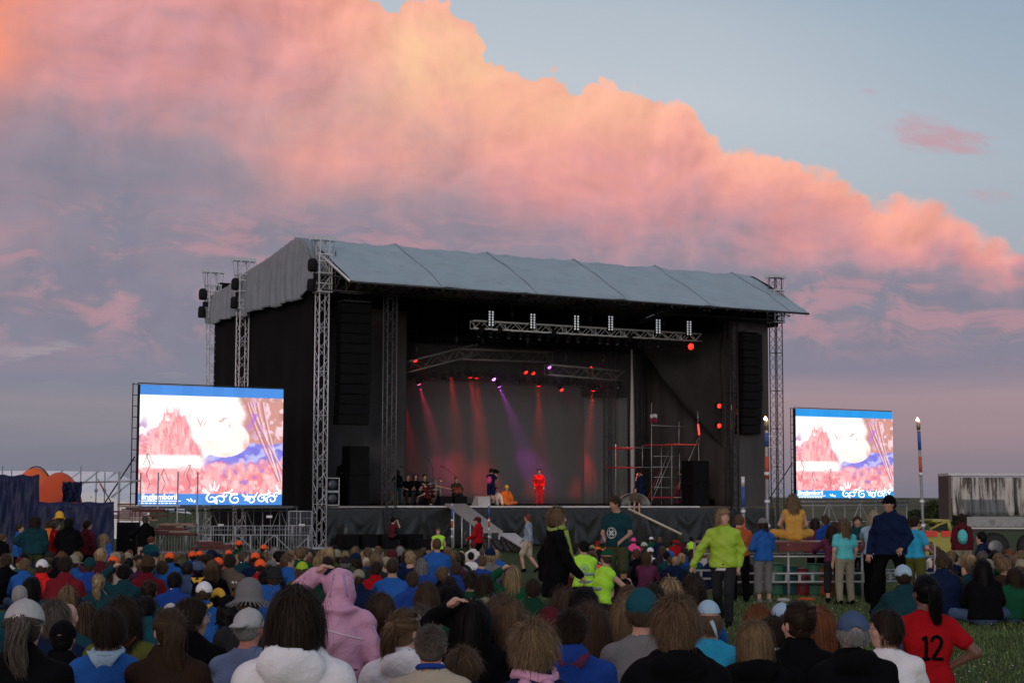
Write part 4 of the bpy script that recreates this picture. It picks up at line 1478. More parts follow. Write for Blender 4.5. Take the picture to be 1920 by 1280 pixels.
# ---------------------------------------------------------------- hair
def strand_mesh(base, style, n, seed, width=.0035, under=False):
    """flat ribbons that leave the scalp, follow the skull and fall"""
    r = np.random.default_rng(seed)
    rad = V_(.084, .104, .098)
    cen = V_(0, -.010, .030)
    u = r.normal(size=(n * 3, 3))
    u /= np.linalg.norm(u, axis=1)[:, None]
    face = (u[:, 1] > .30) & (u[:, 2] < .62)
    ear = (np.abs(u[:, 0]) > .75) & (u[:, 2] < -.15) & (u[:, 1] > -.25)
    lowlim = {'short': -.62, 'boy': -.72, 'buzz': -.55, 'spiky': -.7}.get(style, -.75)
    u = u[~face & ~ear & (u[:, 2] > lowlim) & ((u[:, 2] < .02) | (not under))][:n]
    n = len(u)
    L = {'short': .045, 'boy': .075, 'buzz': .012, 'spiky': .050, 'bob': .165, 'long': .37, 'curly': .30, 'tail': .0, 'bun': .0, 'messy': .085}[style]
    ln = L * (r.uniform(.90, 1.06, n) if style in ('bob', 'long') else r.uniform(.75, 1.15, n))
    m = {'short': 4, 'boy': 5, 'buzz': 2, 'spiky': 4, 'bob': 9, 'long': 12, 'curly': 16, 'tail': 9, 'bun': 8, 'messy': 6}[style]
    P = cen + u * rad
    crown = V_(0, -.45, .9)
    crown /= np.linalg.norm(crown)
    tie = V_(0, -.125, .055) if style == 'tail' else V_(0, -.115, .075)
    pts = [P]
    vel = u - crown
    vel[:, 1] = np.where(u[:, 1] > 0, vel[:, 1] * .5, vel[:, 1])
    vel += r.normal(size=vel.shape) * (.35 if style in ('spiky', 'messy', 'curly') else .12)
    if style == 'spiky': vel = u * .55 + vel * .7 + V_(0, .1, .35) + r.normal(size=vel.shape) * .45
    if style == 'messy': vel = vel + u * .55
    vel /= np.linalg.norm(vel, axis=1)[:, None] + 1e-9
    phs = r.uniform(0, 6.28, n)
    lift = r.uniform(.0, .016, n) * np.where(r.random(n) < .06, 2.4, 1.0) * (1.6 if style in ('bob', 'long', 'curly', 'messy') else .9)
    for i in range(1, m):
        if style in ('tail', 'bun'):
            t = i / (m - 1)
            p = pts[0] * (1 - t) + tie * t
        else:
            vel = vel + V_(0, 0, -1) * {'spiky': .12, 'buzz': 0, 'messy': .4}.get(style, .55) * (1 if L > .05 else .6)
            vel /= np.linalg.norm(vel, axis=1)[:, None] + 1e-9
            p = pts[-1] + vel * (ln / (m - 1))[:, None]
        if style == 'curly':
            p = p + np.stack([np.sin(phs + i * 1.5), np.cos(phs + i * 1.5), 0 * phs], 1) * .007
        p = p + .0016 * np.sin(u[:, [1, 2, 0]] * 23 + i * .8) + .0012 * np.sin(u[:, [2, 0, 1]] * 61 + i)
        w = (p - cen) / (rad + lift[:, None] + .002)
        dd = np.linalg.norm(w, axis=1)
        push = dd < 1
        p = np.where(push[:, None] & (style != 'x'), cen + w / np.maximum(dd, 1e-6)[:, None] * (rad + lift[:, None] + .002), p)
        # hair keeps off the face
        fz = (p[:, 1] > .055) & (p[:, 2] < .055)
        p[:, 1] = np.where(fz, .055, p[:, 1])
        # and rests on the shoulders and back
        if L > .15:
            bk = p[:, 2] < -.12
            p[:, 1] = np.where(bk & (p[:, 1] < .02), np.minimum(p[:, 1], -.055 - .25 * np.clip(-.12 - p[:, 2], 0, .08)), p[:, 1])
            p[:, 0] += np.where(bk, (p[:, 0] * .02), 0)
        pts.append(p)
    S = np.stack(pts, 1)                                   # n, m, 3
    if style in ('tail', 'bun'):
        k = n // 3
        rr = r.normal(size=(k, 3)) * V_(.009, .008, .008)
        T0 = tie + rr
        q = [T0]
        Lt = r.uniform(.15, .29, k) if style == 'tail' else np.full(k, .10)
        for i in range(1, m):
            t = i / (m - 1)
            if style == 'tail':
                sp = 1 + 1.0 * math.sin(math.pi * min(1, t * 1.1))
                q.append(tie + rr * V_(sp * 1.3, sp, 1) + np.stack([.014 * np.sin(t * 7 + rr[:, 0] * 40) + .02 * t * t, -.045 * math.sin(min(1.6, t * 3)) + 0 * Lt + .02 * t, -Lt * t], 1))
            else:
                a = rr[:, 0] * 200 + t * 5
                R2 = .034
                q.append(tie + V_(0, -.02, .01) + np.stack([np.cos(a), np.sin(a) * .6, np.sin(a * .7 + rr[:, 2] * 90)], 1) * R2)
        S = np.concatenate([S, np.stack(q, 1)])
        n = len(S)
    # ribbons
    tan = np.gradient(S, axis=1)
    out = S - cen
    side = np.cross(tan, out)
    side /= np.linalg.norm(side, axis=2)[:, :, None] + 1e-9
    prof_ = np.linspace(1, .35, m)[None, :, None]
    wd = width * r.uniform(.6, 1.3, n)[:, None, None] * prof_
    A, B = S - side * wd, S + side * wd
    Vt = np.stack([A, B], 2).reshape(-1, 3)
    base_i = (np.arange(n) * m * 2)[:, None]
    kx = np.arange(m - 1)[None, :] * 2
    q = np.stack([base_i + kx, base_i + kx + 1, base_i + kx + 3, base_i + kx + 2], 2).reshape(-1, 4)
    return Vt, q


def hair_mesh(style, q, seed=0, under=False):
    """hair in the head's own frame (origin = head centre)"""
    key = ('hair', style, q, seed, under)
    if key in CACHE: return CACHE[key]
    f = Field((-.19, -.24, -.48), (.19, .17, .20), (.020, .0135, .009)[q])
    th = {'buzz': .000, 'short': .004, 'boy': .009, 'spiky': .012, 'bob': .011, 'long': .010, 'curly': .020, 'tail': .004, 'bun': .004, 'messy': .014}[style]
    f.ell((0, -.010, .030), (.081 + th, .101 + th, .095 + th), .02)
    if style in ('boy', 'bob', 'long', 'curly', 'messy', 'tail', 'bun', 'short', 'spiky', 'buzz'):
        f.ell((0, -.035, -.02), (.070 + th, .068 + th, .070), .03)
    if style == 'bob':
        f.ell((0, -.030, -.045), (.088, .078, .085), .04)
    if style in ('long', 'curly'):
        e = .012 if style == 'curly' else 0
        f.ell((0, -.035, -.05), (.085 + e, .072 + e, .10), .04)
        f.cap((-.035, -.055, -.05), (-.038, -.085, -.27), .052 + e, .030 + e, .04)
        f.cap((.035, -.055, -.05), (.038, -.085, -.27), .052 + e, .030 + e, .04)
    if style == 'tail':
        f.cap((0, -.10, .055), (0, -.135, .045), .022, .022, .01)
        f.cap((0, -.14, .04), (0, -.15, -.08), .026, .030, .02)
        f.cap((0, -.15, -.08), (.005, -.13, -.22), .030, .010, .02)
    if style == 'bun':
        f.ell((0, -.125, .085), (.038, .034, .036), .015)
    # face opening
    f.ell((0, .085, -.035), (.080, .066, .095), .012, cut=True)
    f.ell((0, .12, .005), (.070, .060, .062), .012, cut=True)
    if style in ('short', 'buzz', 'boy', 'spiky', 'messy', 'tail', 'bun'):
        f.ell((0, .0, -.145), (.12, .16, .070), .015, cut=True)
        for s in (-1, 1): f.ell((s * .085, .012, -.035), (.022, .030, .045), .01, cut=True)
    x, y, z = np.meshgrid(*f.ax, indexing='ij', sparse=True)
    amp = {'buzz': .0005, 'short': .0018, 'tail': .0015, 'bun': .0015, 'curly': .006, 'messy': .005, 'spiky': .006}.get(style, .003)
    an = np.arctan2(x, -y + .0001)
    f.F = f.F + amp * (np.sin(an * 17 + 5 * z + seed) * .6 + np.sin(an * 31 + 13 * z * (1 + .3 * seed) + 1) * .4 + (np.sin(60 * z + 4 * an) * .8 if style == 'curly' else 0))
    if under: f.F = np.maximum(f.F, z - .035)
    V, Q = surface_nets(f.F, f.ax)
    sm = np.ones(len(Q), bool)
    nst = (90, 420, 4200)[q] // (2 if under else 1)
    if style != 'buzz' or q == 2:
        Vs, Qs = strand_mesh(f, style, nst, 11 + seed, (.0075, .0048, .0017)[q], under)
        Q = np.concatenate([Q, Qs + len(V)])
        V = np.concatenate([V, Vs])
        sm = np.concatenate([sm, np.ones(len(Qs), bool)])
    me = bpy.data.meshes.new('hair')
    me.vertices.add(len(V))
    me.vertices.foreach_set('co', V.ravel())
    me.loops.add(len(Q) * 4)
    me.polygons.add(len(Q))
    me.loops.foreach_set('vertex_index', Q.ravel().astype(np.int32))
    me.polygons.foreach_set('loop_start', np.arange(0, len(Q) * 4, 4, dtype=np.int32))
    me.polygons.foreach_set('loop_total', np.full(len(Q), 4, np.int32))
    me.polygons.foreach_set('use_smooth', sm)
    me.update(calc_edges=True)
    CACHE[key] = me
    return me


def hat_mesh(style, q):
    """cap (peak forward), capback (peak behind), bucket, brim, beanie, straw - in the head's frame"""
    key = ('hat', style, q)
    if key in CACHE: return CACHE[key]
    f = Field((-.26, -.28, -.10), (.26, .28, .22), (.022, .013, .0085)[q])
    sg = -1 if style == 'capback' else 1
    if style in ('cap', 'capback'):
        f.ell((0, -.008, .036), (.094, .113, .100), .01)
        f.ell((0, -.008, -.10), (.2, .2, .118), .008, cut=True)
        f.cap((-.045, sg * .095 - .008, .036), (-.040, sg * .160 - .008, .022), .012, .008, .012)
        f.cap((.045, sg * .095 - .008, .036), (.040, sg * .160 - .008, .022), .012, .008, .012)
        f.cap((0, sg * .095 - .008, .042), (0, sg * .175 - .008, .026), .014, .008, .02)
        f.cap((-.022, sg * .12 - .008, .036), (.022, sg * .168 - .008, .024), .011, .008, .02)
        f.cap((.022, sg * .12 - .008, .036), (-.022, sg * .168 - .008, .024), .011, .008, .02)
        f.cap((0, -.008, .135), (0, -.008, .139), .007, .007, .004)
        if style == 'cap': f.ell((0, -.118, .022), (.036, .03, .024), .004, cut=True)
    elif style == 'beanie':
        f.ell((0, -.012, .036), (.097, .115, .112), .01)
        f.ell((0, -.008, -.10), (.2, .2, .105), .008, cut=True)
    else:
        f.ell((0, -.008, .060), (.094, .110, .090), .01)
        f.cap((0, -.008, .03), (0, -.008, .075), .098, .094, .02)
        R0, dr = {'bucket': (.172, .040), 'brim': (.175, .016), 'straw': (.20, .010)}[style]
        for a in range(28):
            t = a / 28 * 6.2832
            wv = .008 * math.sin(3 * t)
            f.cap((.088 * math.cos(t), .102 * math.sin(t) - .008, .022), (R0 * math.cos(t), (R0 + .012) * math.sin(t) - .008, .022 - dr + wv), .008, .006, .018)
        f.ell((0, -.008, -.09), (.090, .105, .118), .008, cut=True)
    f.fold(.0016, 1.6, 5)
    me = f.mesh('hat')
    CACHE[key] = me
    return me


# ---------------------------------------------------------------- colours
SKIN = [mat('skin_fair', (.52, .30, .22), .55, spec=.35, var=.10, vscale=14), mat('skin_tan', (.40, .22, .15), .55, spec=.35, var=.10, vscale=14), mat('skin_brown', (.16, .085, .055), .5, spec=.35, var=.10, vscale=14), mat('skin_flushed', (.52, .22, .16), .55, spec=.35, var=.12, vscale=12)]
HAIRC = dict(black=(.006, .005, .005), darkbrown=(.032, .020, .013), brown=(.075, .045, .026), lightbrown=(.15, .095, .052), darkblond=(.22, .145, .075), blond=(.38, .27, .14), palblond=(.52, .42, .27), grey=(.26, .25, .24), white=(.5, .49, .47), red=(.22, .075, .03), greybrown=(.13, .105, .085))


def hairmat(n): return mat('hair_' + n, tuple(.62 * c for c in HAIRC[n]), .55, 0, .14, var=.25, vscale=9, island=.45)


CL = dict(olivelime=(.28, .38, .09), blue=(.022, .105, .36), royal=(.016, .055, .26), navy=(.008, .016, .048), teal=(.012, .075, .095), darkteal=(.010, .045, .055), turquoise=(.10, .50, .52), cyan=(.03, .34, .55), lightblue=(.35, .50, .62), greyblue=(.16, .21, .33),
          denim=(.06, .10, .18), black=(.0045, .0045, .0055), charcoal=(.022, .023, .025), grey=(.17, .17, .17), lightgrey=(.42, .42, .41), white=(.74, .74, .75), cream=(.62, .60, .55), beige=(.42, .37, .28), khaki=(.26, .24, .17), taupe=(.115, .085, .065),
          brown=(.055, .032, .02), darkbrown=(.028, .017, .012), maroon=(.085, .014, .020), darkred=(.16, .014, .020), red=(.34, .008, .012), scarlet=(.75, .02, .02), orange=(.75, .18, .03), hiorange=(1.0, .13, .03), rust=(.42, .10, .035), yellow=(.75, .42, .05), mustard=(.55, .30, .06),
          olive=(.10, .11, .025), green=(.010, .075, .035), darkgreen=(.010, .045, .024), seagreen=(.05, .19, .12), lime=(.33, .52, .03), hivis=(.42, .85, .06), palelime=(.62, .78, .36), pink=(.60, .31, .45), hotpink=(.85, .08, .30), plum=(.12, .03, .07), lilac=(.40, .32, .50), steel=(.25, .30, .36), greenolive=(.055, .065, .03))


def clothmat(n, slick=False):
    c = CL[n]
    e = dict(emit=c, estr=.10) if False else {}
    return mat('cloth_' + n + ('_slick' if slick else ''), c, .5 if slick else .92, 0, .4 if slick else .06, bump=.75, bscale=20, var=.14, vscale=5, sheen=0.0)


# small accessories in the head's frame / neck
def glasses(parent, H, M, top=False):
    mb = MB()
    z0, y0 = (.085, .07) if top else (.018, .103)
    for s in (-1, 1):
        pts = [hp(H, M, s * .034 + .024 * math.cos(a), y0 + (-.02 * math.cos(a) * s * s * 0), z0 + .017 * math.sin(a)) for a in [k * math.pi / 5 for k in range(11)]]
        mb.tube([Vector(p) for p in pts], .003, 4, False)
        mb.bar(Vector(hp(H, M, s * .058, y0, z0)), Vector(hp(H, M, s * .082, -.01, z0 - .01)), .003)
    mb.bar(Vector(hp(H, M, -.01, y0, z0)), Vector(hp(H, M, .01, y0, z0)), .003)
    me = mb
    o = me.build('glasses', mat('glasses_frame', (.25, .25, .27), .3, .5))
    o.parent = parent
    return o


def eyes(parent, H, M):
    mb = MB().tube([Vector(hp(H, M, x, .0965 - .012 * abs(x) / .02, -.050 + .002 * (1 - abs(x) / .02))) for x in (-.022, -.011, 0, .011, .022)], .0045, 5)
    o = mb.build('lips', mat('lips', (.28, .08, .06), .5))
    o.parent = parent
    for s in (-1, 1):
        o = MB().tube([Vector(hp(H, M, s * x, .0885 - .010 * (x - .02) / .03, .040 + .003 * (1 - abs(x - .032) / .016))) for x in (.016, .032, .048)], .0035, 4).build('eyebrow', mat('eyebrow', (.05, .03, .02), .8))
        o.parent = parent
    for s in (-1, 1):
        mb = MB().lathe(Vector(hp(H, M, s * .030, .0815, .018)), [(.002, -.006), (.006, -.004), (.0072, 0), (.006, .004), (.002, .006)], 8)
        o = mb.build('eye', mat('eye_white', (.55, .52, .5), .3))
        o.parent = parent
        ir = MB().lathe(Vector(hp(H, M, s * .030, .0885, .018)), [(.0048, 0), (.0045, .0015)], 8, tuple(Vector(M[:, k]) for k in (0, 2, 1))).build('iris', mat('iris', (.03, .04, .05), .2))
        ir.parent = o


def link(name, me, m, parent, M=None, loc=None):
    o = bpy.data.objects.new(name, me)
    COL.objects.link(o)
    if len(me.materials) == 0: me.materials.append(None)
    o.material_slots[0].link = 'OBJECT'
    o.material_slots[0].material = m
    o.parent = parent
    if M is not None:
        o.rotation_euler = Matrix(M.tolist()).to_euler()
        o.location = loc
    return o


PEOPLE = []


def person(loc, label, kind='cross', face=0.0, sc=1.0, hs=None, top=('jacket', 'blue'), bottom=('long', 'denim'), hair=('short', 'brown'), hat=None, hyaw=0.0, hpitch=0.0, skin=0, q=1, seed=0,
           wide=1.0, shoes='black', extra=(), group=None, szf=1.0, slick=False):
    """face = heading in degrees, 0 = towards the stage (+Y), positive to the left; sc = body scale; hyaw turns the head"""
    root = thing('person', loc, label, 'person', group, rz=R(face))
    if hs is None: hs = 1.0 if sc > .9 else 1.0 + (.9 - sc) * .55
    root.scale = (sc, sc, sc * szf)
    bandana_on = any(getattr(e, '__qualname__', '').startswith('bandana') for e in extra)
    J = pose(kind)
    yw, pt = round(R(hyaw), 1), round(R(hpitch), 1)
    H, M = head_frame(J, yw, pt)
    up = kind not in ('cross', 'hug', 'leanback', 'chin', 'armup', 'wave', 'camsit', 'pray', 'kneel', 'kneelhood')
    J['_top'] = top_mesh(kind, top[0], q, wide, seed % 3) if top else None
    link('body', body_mesh(kind, yw, pt, q), SKIN[skin], root)
    if top: link({'tee': 'tee_shirt', 'shirt': 'shirt', 'jacket': 'jacket', 'hoodie': 'hooded_sweatshirt', 'vest': 'safety_vest', 'coat': 'coat', 'hood': 'hooded_jacket', 'tank': 'sleeveless_top'}[top[0]],
                 top_mesh(kind, top[0], q, wide, seed % 3), clothmat(top[1], slick), root)
    if bottom: link({'long': 'trousers', 'shorts': 'shorts', 'mid': 'cropped_trousers'}[bottom[0]], bottom_mesh(kind, bottom[0], q), clothmat(bottom[1]), root)
    if shoes and (up or q == 2):
        for me in shoe_mesh(kind, q): link('shoe', me, clothmat(shoes), root)
    if hair and top and top[0] != 'hood':
        h = link('hair', hair_mesh(hair[0], q, seed % 2 if q < 2 else seed % 3, bool(hat) or bandana_on), hairmat(hair[1]), root, M, H)
        if hs != 1: h.scale = (1.02, 1.02, 1.02)
    if hat: link({'cap': 'cap', 'capback': 'cap', 'bucket': 'bucket_hat', 'brim': 'brimmed_hat', 'beanie': 'knitted_hat', 'straw': 'straw_hat'}[hat[0]], hat_mesh(hat[0], q), clothmat(hat[1]), root, M, H)
    for e in extra:
        if e == 'eyes': eyes(root, H, M)
        elif e == 'glasses': glasses(root, H, M)
        elif e == 'sunglasses': glasses(root, H, M, True)
        elif callable(e): e(root, J, H, M)
    PEOPLE.append(root)
    return root

# ================================================================ ramps in front of the stage
def slab(name, label, cat, pts, th, m, sides=None):
    """sloping board through four top corners"""
    p = [Vector(q) for q in pts]
    mb = MB()
    mb.grid([[p[0] + (p[3] - p[0]) * j / 6, ] + [(p[0] + (p[3] - p[0]) * j / 6) + ((p[1] + (p[2] - p[1]) * j / 6) - (p[0] + (p[3] - p[0]) * j / 6)) * i / 6 for i in range(1, 7)] for j in range(7)], False, th)
    t = thing(name, (p[0] + p[1] + p[2] + p[3]) / 4, label, cat)
    mb.build('board', m, t)
    return t


r1 = slab('ramp', 'long pale ramp sloping down from the deck edge towards the crowd', 'ramp', [at(834, 946, 76.6), at(873, 946, 77.0), at(943, 998, 72.0), at(905, 999, 71.8)], .06, M_RAMP)
mb = MB()
for a, b in ((at(848, 945, 75.5), at(848, 1025, 73.5)), (at(917, 945, 76), at(917, 1024, 72.2))): pass
for i in range(4):
    p = at(834, 946, 76.6).lerp(at(905, 999, 71.8), .25 + .22 * i)
    mb.bar(p, Vector((p.x, p.y, -.3)), .03, 5)
    q = at(873, 946, 77).lerp(at(943, 998, 72), .25 + .22 * i)
    mb.bar(q, Vector((q.x, q.y, -.3)), .03, 5)
    mb.bar(p, q, .03, 5)
mb.build('support_frame', M_ALU, r1)
r2 = slab('ramp', 'short lower ramp reaching the grass beside the boy in the grey shirt', 'ramp', [at(935, 1001, 71.6), at(966, 1001, 71.8), at(992, 1021, 67.9), at(978, 1027, 66.6)], .05, mat('pale_ramp', (.60, .58, .55), .6))
mb = MB()
for p in (at(936, 1002, 71.4), at(966, 1002, 71.4)): mb.bar(p, Vector((p.x, p.y, -.3)), .03, 5)
mb.bar(at(936, 1004, 71.4), at(966, 1004, 71.4), .03, 5)
mb.build('support_frame', M_ALU, r2)
# crumpled black sheeting under the ramps
P = []
for i in range(22):
    p = at(905, 1004, 72.6).lerp(at(985, 1012, 69.2), i / 21)
    P.append([Vector((p.x + .04 * math.sin(i + j), p.y - .3 + .16 * math.sin(1.9 * i + .9 * j), -.3 + j * (p.z + .22) / 7)) for j in range(8)])
tag(MB().grid(P, thick=.01).build('plastic_sheet', M_SKIRT, origin=at(940, 1015, 71)), 'crumpled black sheeting bundled under the two ramps', 'sheeting')

# ================================================================ torch poles
M_PB = mat('blue_paint', (.03, .10, .34), .5)
M_PO = mat('orange_paint', (.50, .085, .025), .5)
M_FL = mat('flame', (1, .6, .2), .5, emit=(1, .62, .28), estr=14, var=0)


def torch(px, ytop, d, label, secs, r=.045, flame=True, lean=0.0, rungs=False):
    top = at(px, ytop, d)
    gz = gheight(top.x, d)
    t = thing('torch_pole', (top.x, d, gz), label, 'torch pole' if flame else 'pole')
    b = Vector((top.x + lean, d, gz))
    d_ = top - b
    m = MB()
    m.tube((b, b + d_ * (1 - secs[0][1])), r, 10)
    m.build('pole', mat('dull_pole_metal', (.27, .28, .30), .5, .3, var=.2), t)
    for c, f1, f0 in [(s[2], s[0], s[1]) for s in secs]:
        m = MB().tube((b + d_ * (1 - f0), b + d_ * (1 - f1)), r * 1.15, 10)
        m.build('painted_sleeve', {'b': M_PB, 'o': M_PO, 'g': M_ALU}[c], t)
    for k in (.38, .52, .68):
        MB().lathe(b + d_ * k, [(r * 1.5, 0), (r * 1.6, .02), (r * 1.5, .07)], 10).build('coupler', M_ALU, t)
    if flame:
        MB().lathe(top, [(r * 1.2, -.20), (r * 1.4, -.10), (r * 1.1, 0)], 10).build('fuel_can', mat('brass_can', (.3, .26, .16), .4, .6), t)
        MB().lathe(top + Vector((-.02, 0, .0)), [(.02, 0), (.036, .02), (.022, .05), (.003, .08)], 10).build('flame', M_FL, t)
        ld = bpy.data.lights.new('torch_light', 'POINT')
        ld.energy = 12
        ld.color = (1, .55, .25)
        ld.shadow_soft_size = .06
        lo = bpy.data.objects.new('torch_light', ld)
        COL.objects.link(lo)
        lo.parent = t
        lo.location = top - Vector(t.location) + Vector((0, 0, .2))
    if rungs:
        for y in (818, 838):
            a = at(px, y, d)
            MB().bar(a, a + Vector((.24, .1, 0)), .012, 5).build('rung', M_ALU, t)
    return t


torch(1437, 787, 36, 'burning torch pole with blue and orange bands in front of the right corner tower', [(.0, .05, 'g'), (.075, .155, 'b'), (.21, .34, 'o')], .036, True, .0, True)
torch(1722, 789, 38, 'burning torch pole standing alone right of the right video screen', [(.0, .04, 'g'), (.06, .17, 'b'), (.21, .32, 'o')], .032, True, .10)
torch(1393, 893, 40, 'short banded pole without a flame left of the burning torch', [(.0, .09, 'g'), (.09, .27, 'b'), (.36, .62, 'o')], .036, False)
torch(848, 944, 62, 'slim banded pole at the left edge of the long ramp', [(.0, .05, 'g'), (.10, .28, 'b'), (.28, .46, 'o')], .028, False)
torch(917, 944, 62, 'slim banded pole at the right edge of the long ramp', [(.0, .05, 'g'), (.05, .25, 'b'), (.25, .42, 'o')], .028, False)


# ================================================================ video screens
def picture(nu, nv):
    """the film still: a fair face lying back among pink flowers, on a numpy raster; rows run downwards"""
    rg = np.random.default_rng(5)
    def noise(fu, fv, oct_=4):
        out = np.zeros((nv, nu))
        a = 1.0
        for o in range(oct_):
            gu, gv = int(fu * 2 ** o) + 2, int(fv * 2 ** o) + 2
            g = rg.random((gv, gu))
            y = np.linspace(0, gv - 1.001, nv)
            x = np.linspace(0, gu - 1.001, nu)
            yi, xi = y.astype(int), x.astype(int)
            ty, tx = y - yi, x - xi
            ty, tx = ty * ty * (3 - 2 * ty), tx * tx * (3 - 2 * tx)
            ty, tx = ty[:, None], tx[None]
            A = g[yi][:, xi] * (1 - tx) + g[yi][:, xi + 1] * tx
            B = g[yi + 1][:, xi] * (1 - tx) + g[yi + 1][:, xi + 1] * tx
            out += a * (A * (1 - ty) + B * ty)
            a *= .5
        return out / (2 - .5 ** (oct_ - 1))
    v, u = np.meshgrid(np.linspace(0, 1, nv), np.linspace(0, 1, nu), indexing='ij')
    C = np.ones((nv, nu, 3)) * np.array(lin3(255, 250, 250))
    n1, n2, n3, n4 = noise(9, 8), noise(26, 20), noise(60, 9), noise(5, 5)
    w = (n1 - .5) * .10
    ss = lambda x, a, b: np.clip((x - a) / (b - a), 0, 1) ** 2 * (3 - 2 * np.clip((x - a) / (b - a), 0, 1))
    def put(mask, col, k=1.0):
        nonlocal C
        m = np.clip(mask * k, 0, 1)[..., None]
        C = C * (1 - m) + np.array(lin3(*col)) * m
    # blurred heather at the upper right
    put(ss(u + w, .66, .74) * ss(v, .62, .45), (196, 140, 130))
    put(ss(u + w, .66, .74) * ss(n1, .45, .62) * ss(v, .6, .4), (178, 128, 120), .8)
    put(ss(u, .72, .85) * ss(n2, .52, .62) * ss(v, .7, .3), (248, 214, 224), .8)
    # face: chin, neck and brow are burnt out to white
    face = ((u - .58) / .175) ** 2 + ((v - .44) / .155) ** 2 + w
    put(ss(1.15 - face, 0, .18), (255, 236, 226))
    put(ss(1.05 - (((u - .50) / .14) ** 2 + ((v - .36) / .10) ** 2), 0, .3), (255, 251, 249))
    put(np.exp(-((u - .735) / .02) ** 2 - ((v - .50) / .06) ** 2), (240, 150, 140), .8)
    put(np.exp(-((u - .60) / .05) ** 2 - ((v - .575) / .02) ** 2), (244, 190, 180), .6)
    for cu, cv, ru, rv, tilt in ((.405, .30, .006, .045, .35), (.425, .30, .005, .04, -.3), (.445, .315, .005, .035, -.5), (.555, .29, .018, .010, .3), (.62, .33, .006, .02, 0), (.59, .265, .022, .006, .1), (.573, .275, .010, .012, 0)):
        uu_, vv_ = u - cu - tilt * (v - cv), v - cv
        put(np.exp(-(uu_ / ru) ** 2 - (vv_ / rv) ** 2), (176, 112, 104), .8)
    # blue cloth
    cloth_ = ss(u - (.45 + .25 * ss(v, .62, .45)), -.02, .02) * ss(v, .43 + .05 * np.sin(u * 9), .48) * ss(.88 - v, 0, .12)
    cloth_ *= (((u - .58) / .19) ** 2 + ((v - .42) / .175) ** 2 > 1)
    put(cloth_, (128, 124, 214))
    put(cloth_ * ss(np.sin((u * 34 - v * 52) + 5 * n1), -.3, 1.0), (110, 106, 200), .6)
    put(cloth_ * ss(np.sin((u * 22 + v * 44) + 4 * n2), .1, 1.0), (206, 206, 246), .6)
    # pink hair with strands
    hair_ = ss(.43 - u + .35 * (v - .5), 0, .05) * ss(v - (.25 + 3.4 * (u - .23) ** 2 * (1 + .9 * (u > .23))) + w * 1.6 + .10 * (n2 - .5) + .05 * (n3 - .5), 0, .04) * ss(.62 - v, 0, .03)
    put(hair_, (236, 154, 160), .95)
    ang = np.arctan2(v - .62, u - .30)
    st = np.sin(ang * 60 + 9 * n1 + 5 * n4) + .6 * np.sin(ang * 133 + 14 * n1)
    put(hair_ * ss(st, -.2, 1.5), (250, 206, 202), .45)
    put(hair_ * ss(n3, .48, .66), (250, 214, 210), .6)
    put(hair_ * ss(n3, .44, .30), (206, 104, 118), .55)
    put(hair_ * ss(-st, .2, 1.6), (206, 100, 114), .35)
    put(hair_ * ss(n2, .55, .7), (246, 186, 184), .7)
    put(ss(n3 + .5 * (n1 - .5), .52, .60) * np.exp(-((u - .22) / .12) ** 2 - ((v - .25) / .07) ** 2), (222, 120, 128), .8)
    put(np.exp(-((u - .30) / .16) ** 2 - ((v - .42) / .14) ** 2) * ss(n1, .5, .65), (220, 112, 124), .5)
    put(np.exp(-((u - .02) / .05) ** 2 - ((v - .37) / .10) ** 2) * ss(n2, .4, .6), (150, 70, 160), .8)
    # heather in the foreground
    low_ = ss(v + w * .8 + .10 * (n2 - .5), .60, .72)
    pil = ss(.43 - u, 0, .02) * ss(.70 - v + w, 0, .03) * ss(v, .57, .60)
    put(low_ * (1 - pil), (240, 166, 168))
    put(low_ * (1 - pil) * ss(n1, .50, .66), (224, 122, 130), .8)
    put(low_ * (1 - pil) * ss(n2, .54, .66), (250, 198, 196), .8)
    put(low_ * (1 - pil) * ss(n3, .56, .66), (206, 126, 140), .5)
    put(low_ * ss(u, .5, .62) * ss(n2, .42, .30), (136, 108, 196), .7)
    put(pil, (255, 240, 236))
    for cu, top, h, q in ((.065, .57, .3, .012), (.17, .70, .2, .012), (.34, .66, .2, .01)):
        put((np.abs(u - cu - .01 * np.sin(v * 40)) < .004) * (v > top) * (v < top + h), (150, 84, 96), .8)
        put((np.abs(np.abs(u - cu) - (v - top) * .35 % .05) < .003) * (v > top) * (v < top + .10), (150, 84, 96), .7)
    # tall stem at the right
    for off, sl in ((0, 1), (.03, .8), (-.04, 1.15), (.07, .7), (-.02, 1.4)):
        cu = .775 + off + .32 * sl * np.clip(v - .12, 0, 1) ** 1.15
        put(np.exp(-((u - cu) / .006) ** 2) * (v > .12) * (v < .80), (178, 106, 120), .9)
        put(np.exp(-((u - cu - .012) / .005) ** 2) * (v > .12) * (v < .80), (250, 226, 226), .6)
    put(ss(n2, .56, .64) * np.exp(-((u - .80) / .07) ** 2 - ((v - .27) / .15) ** 2), (168, 96, 190), .8)
    return C


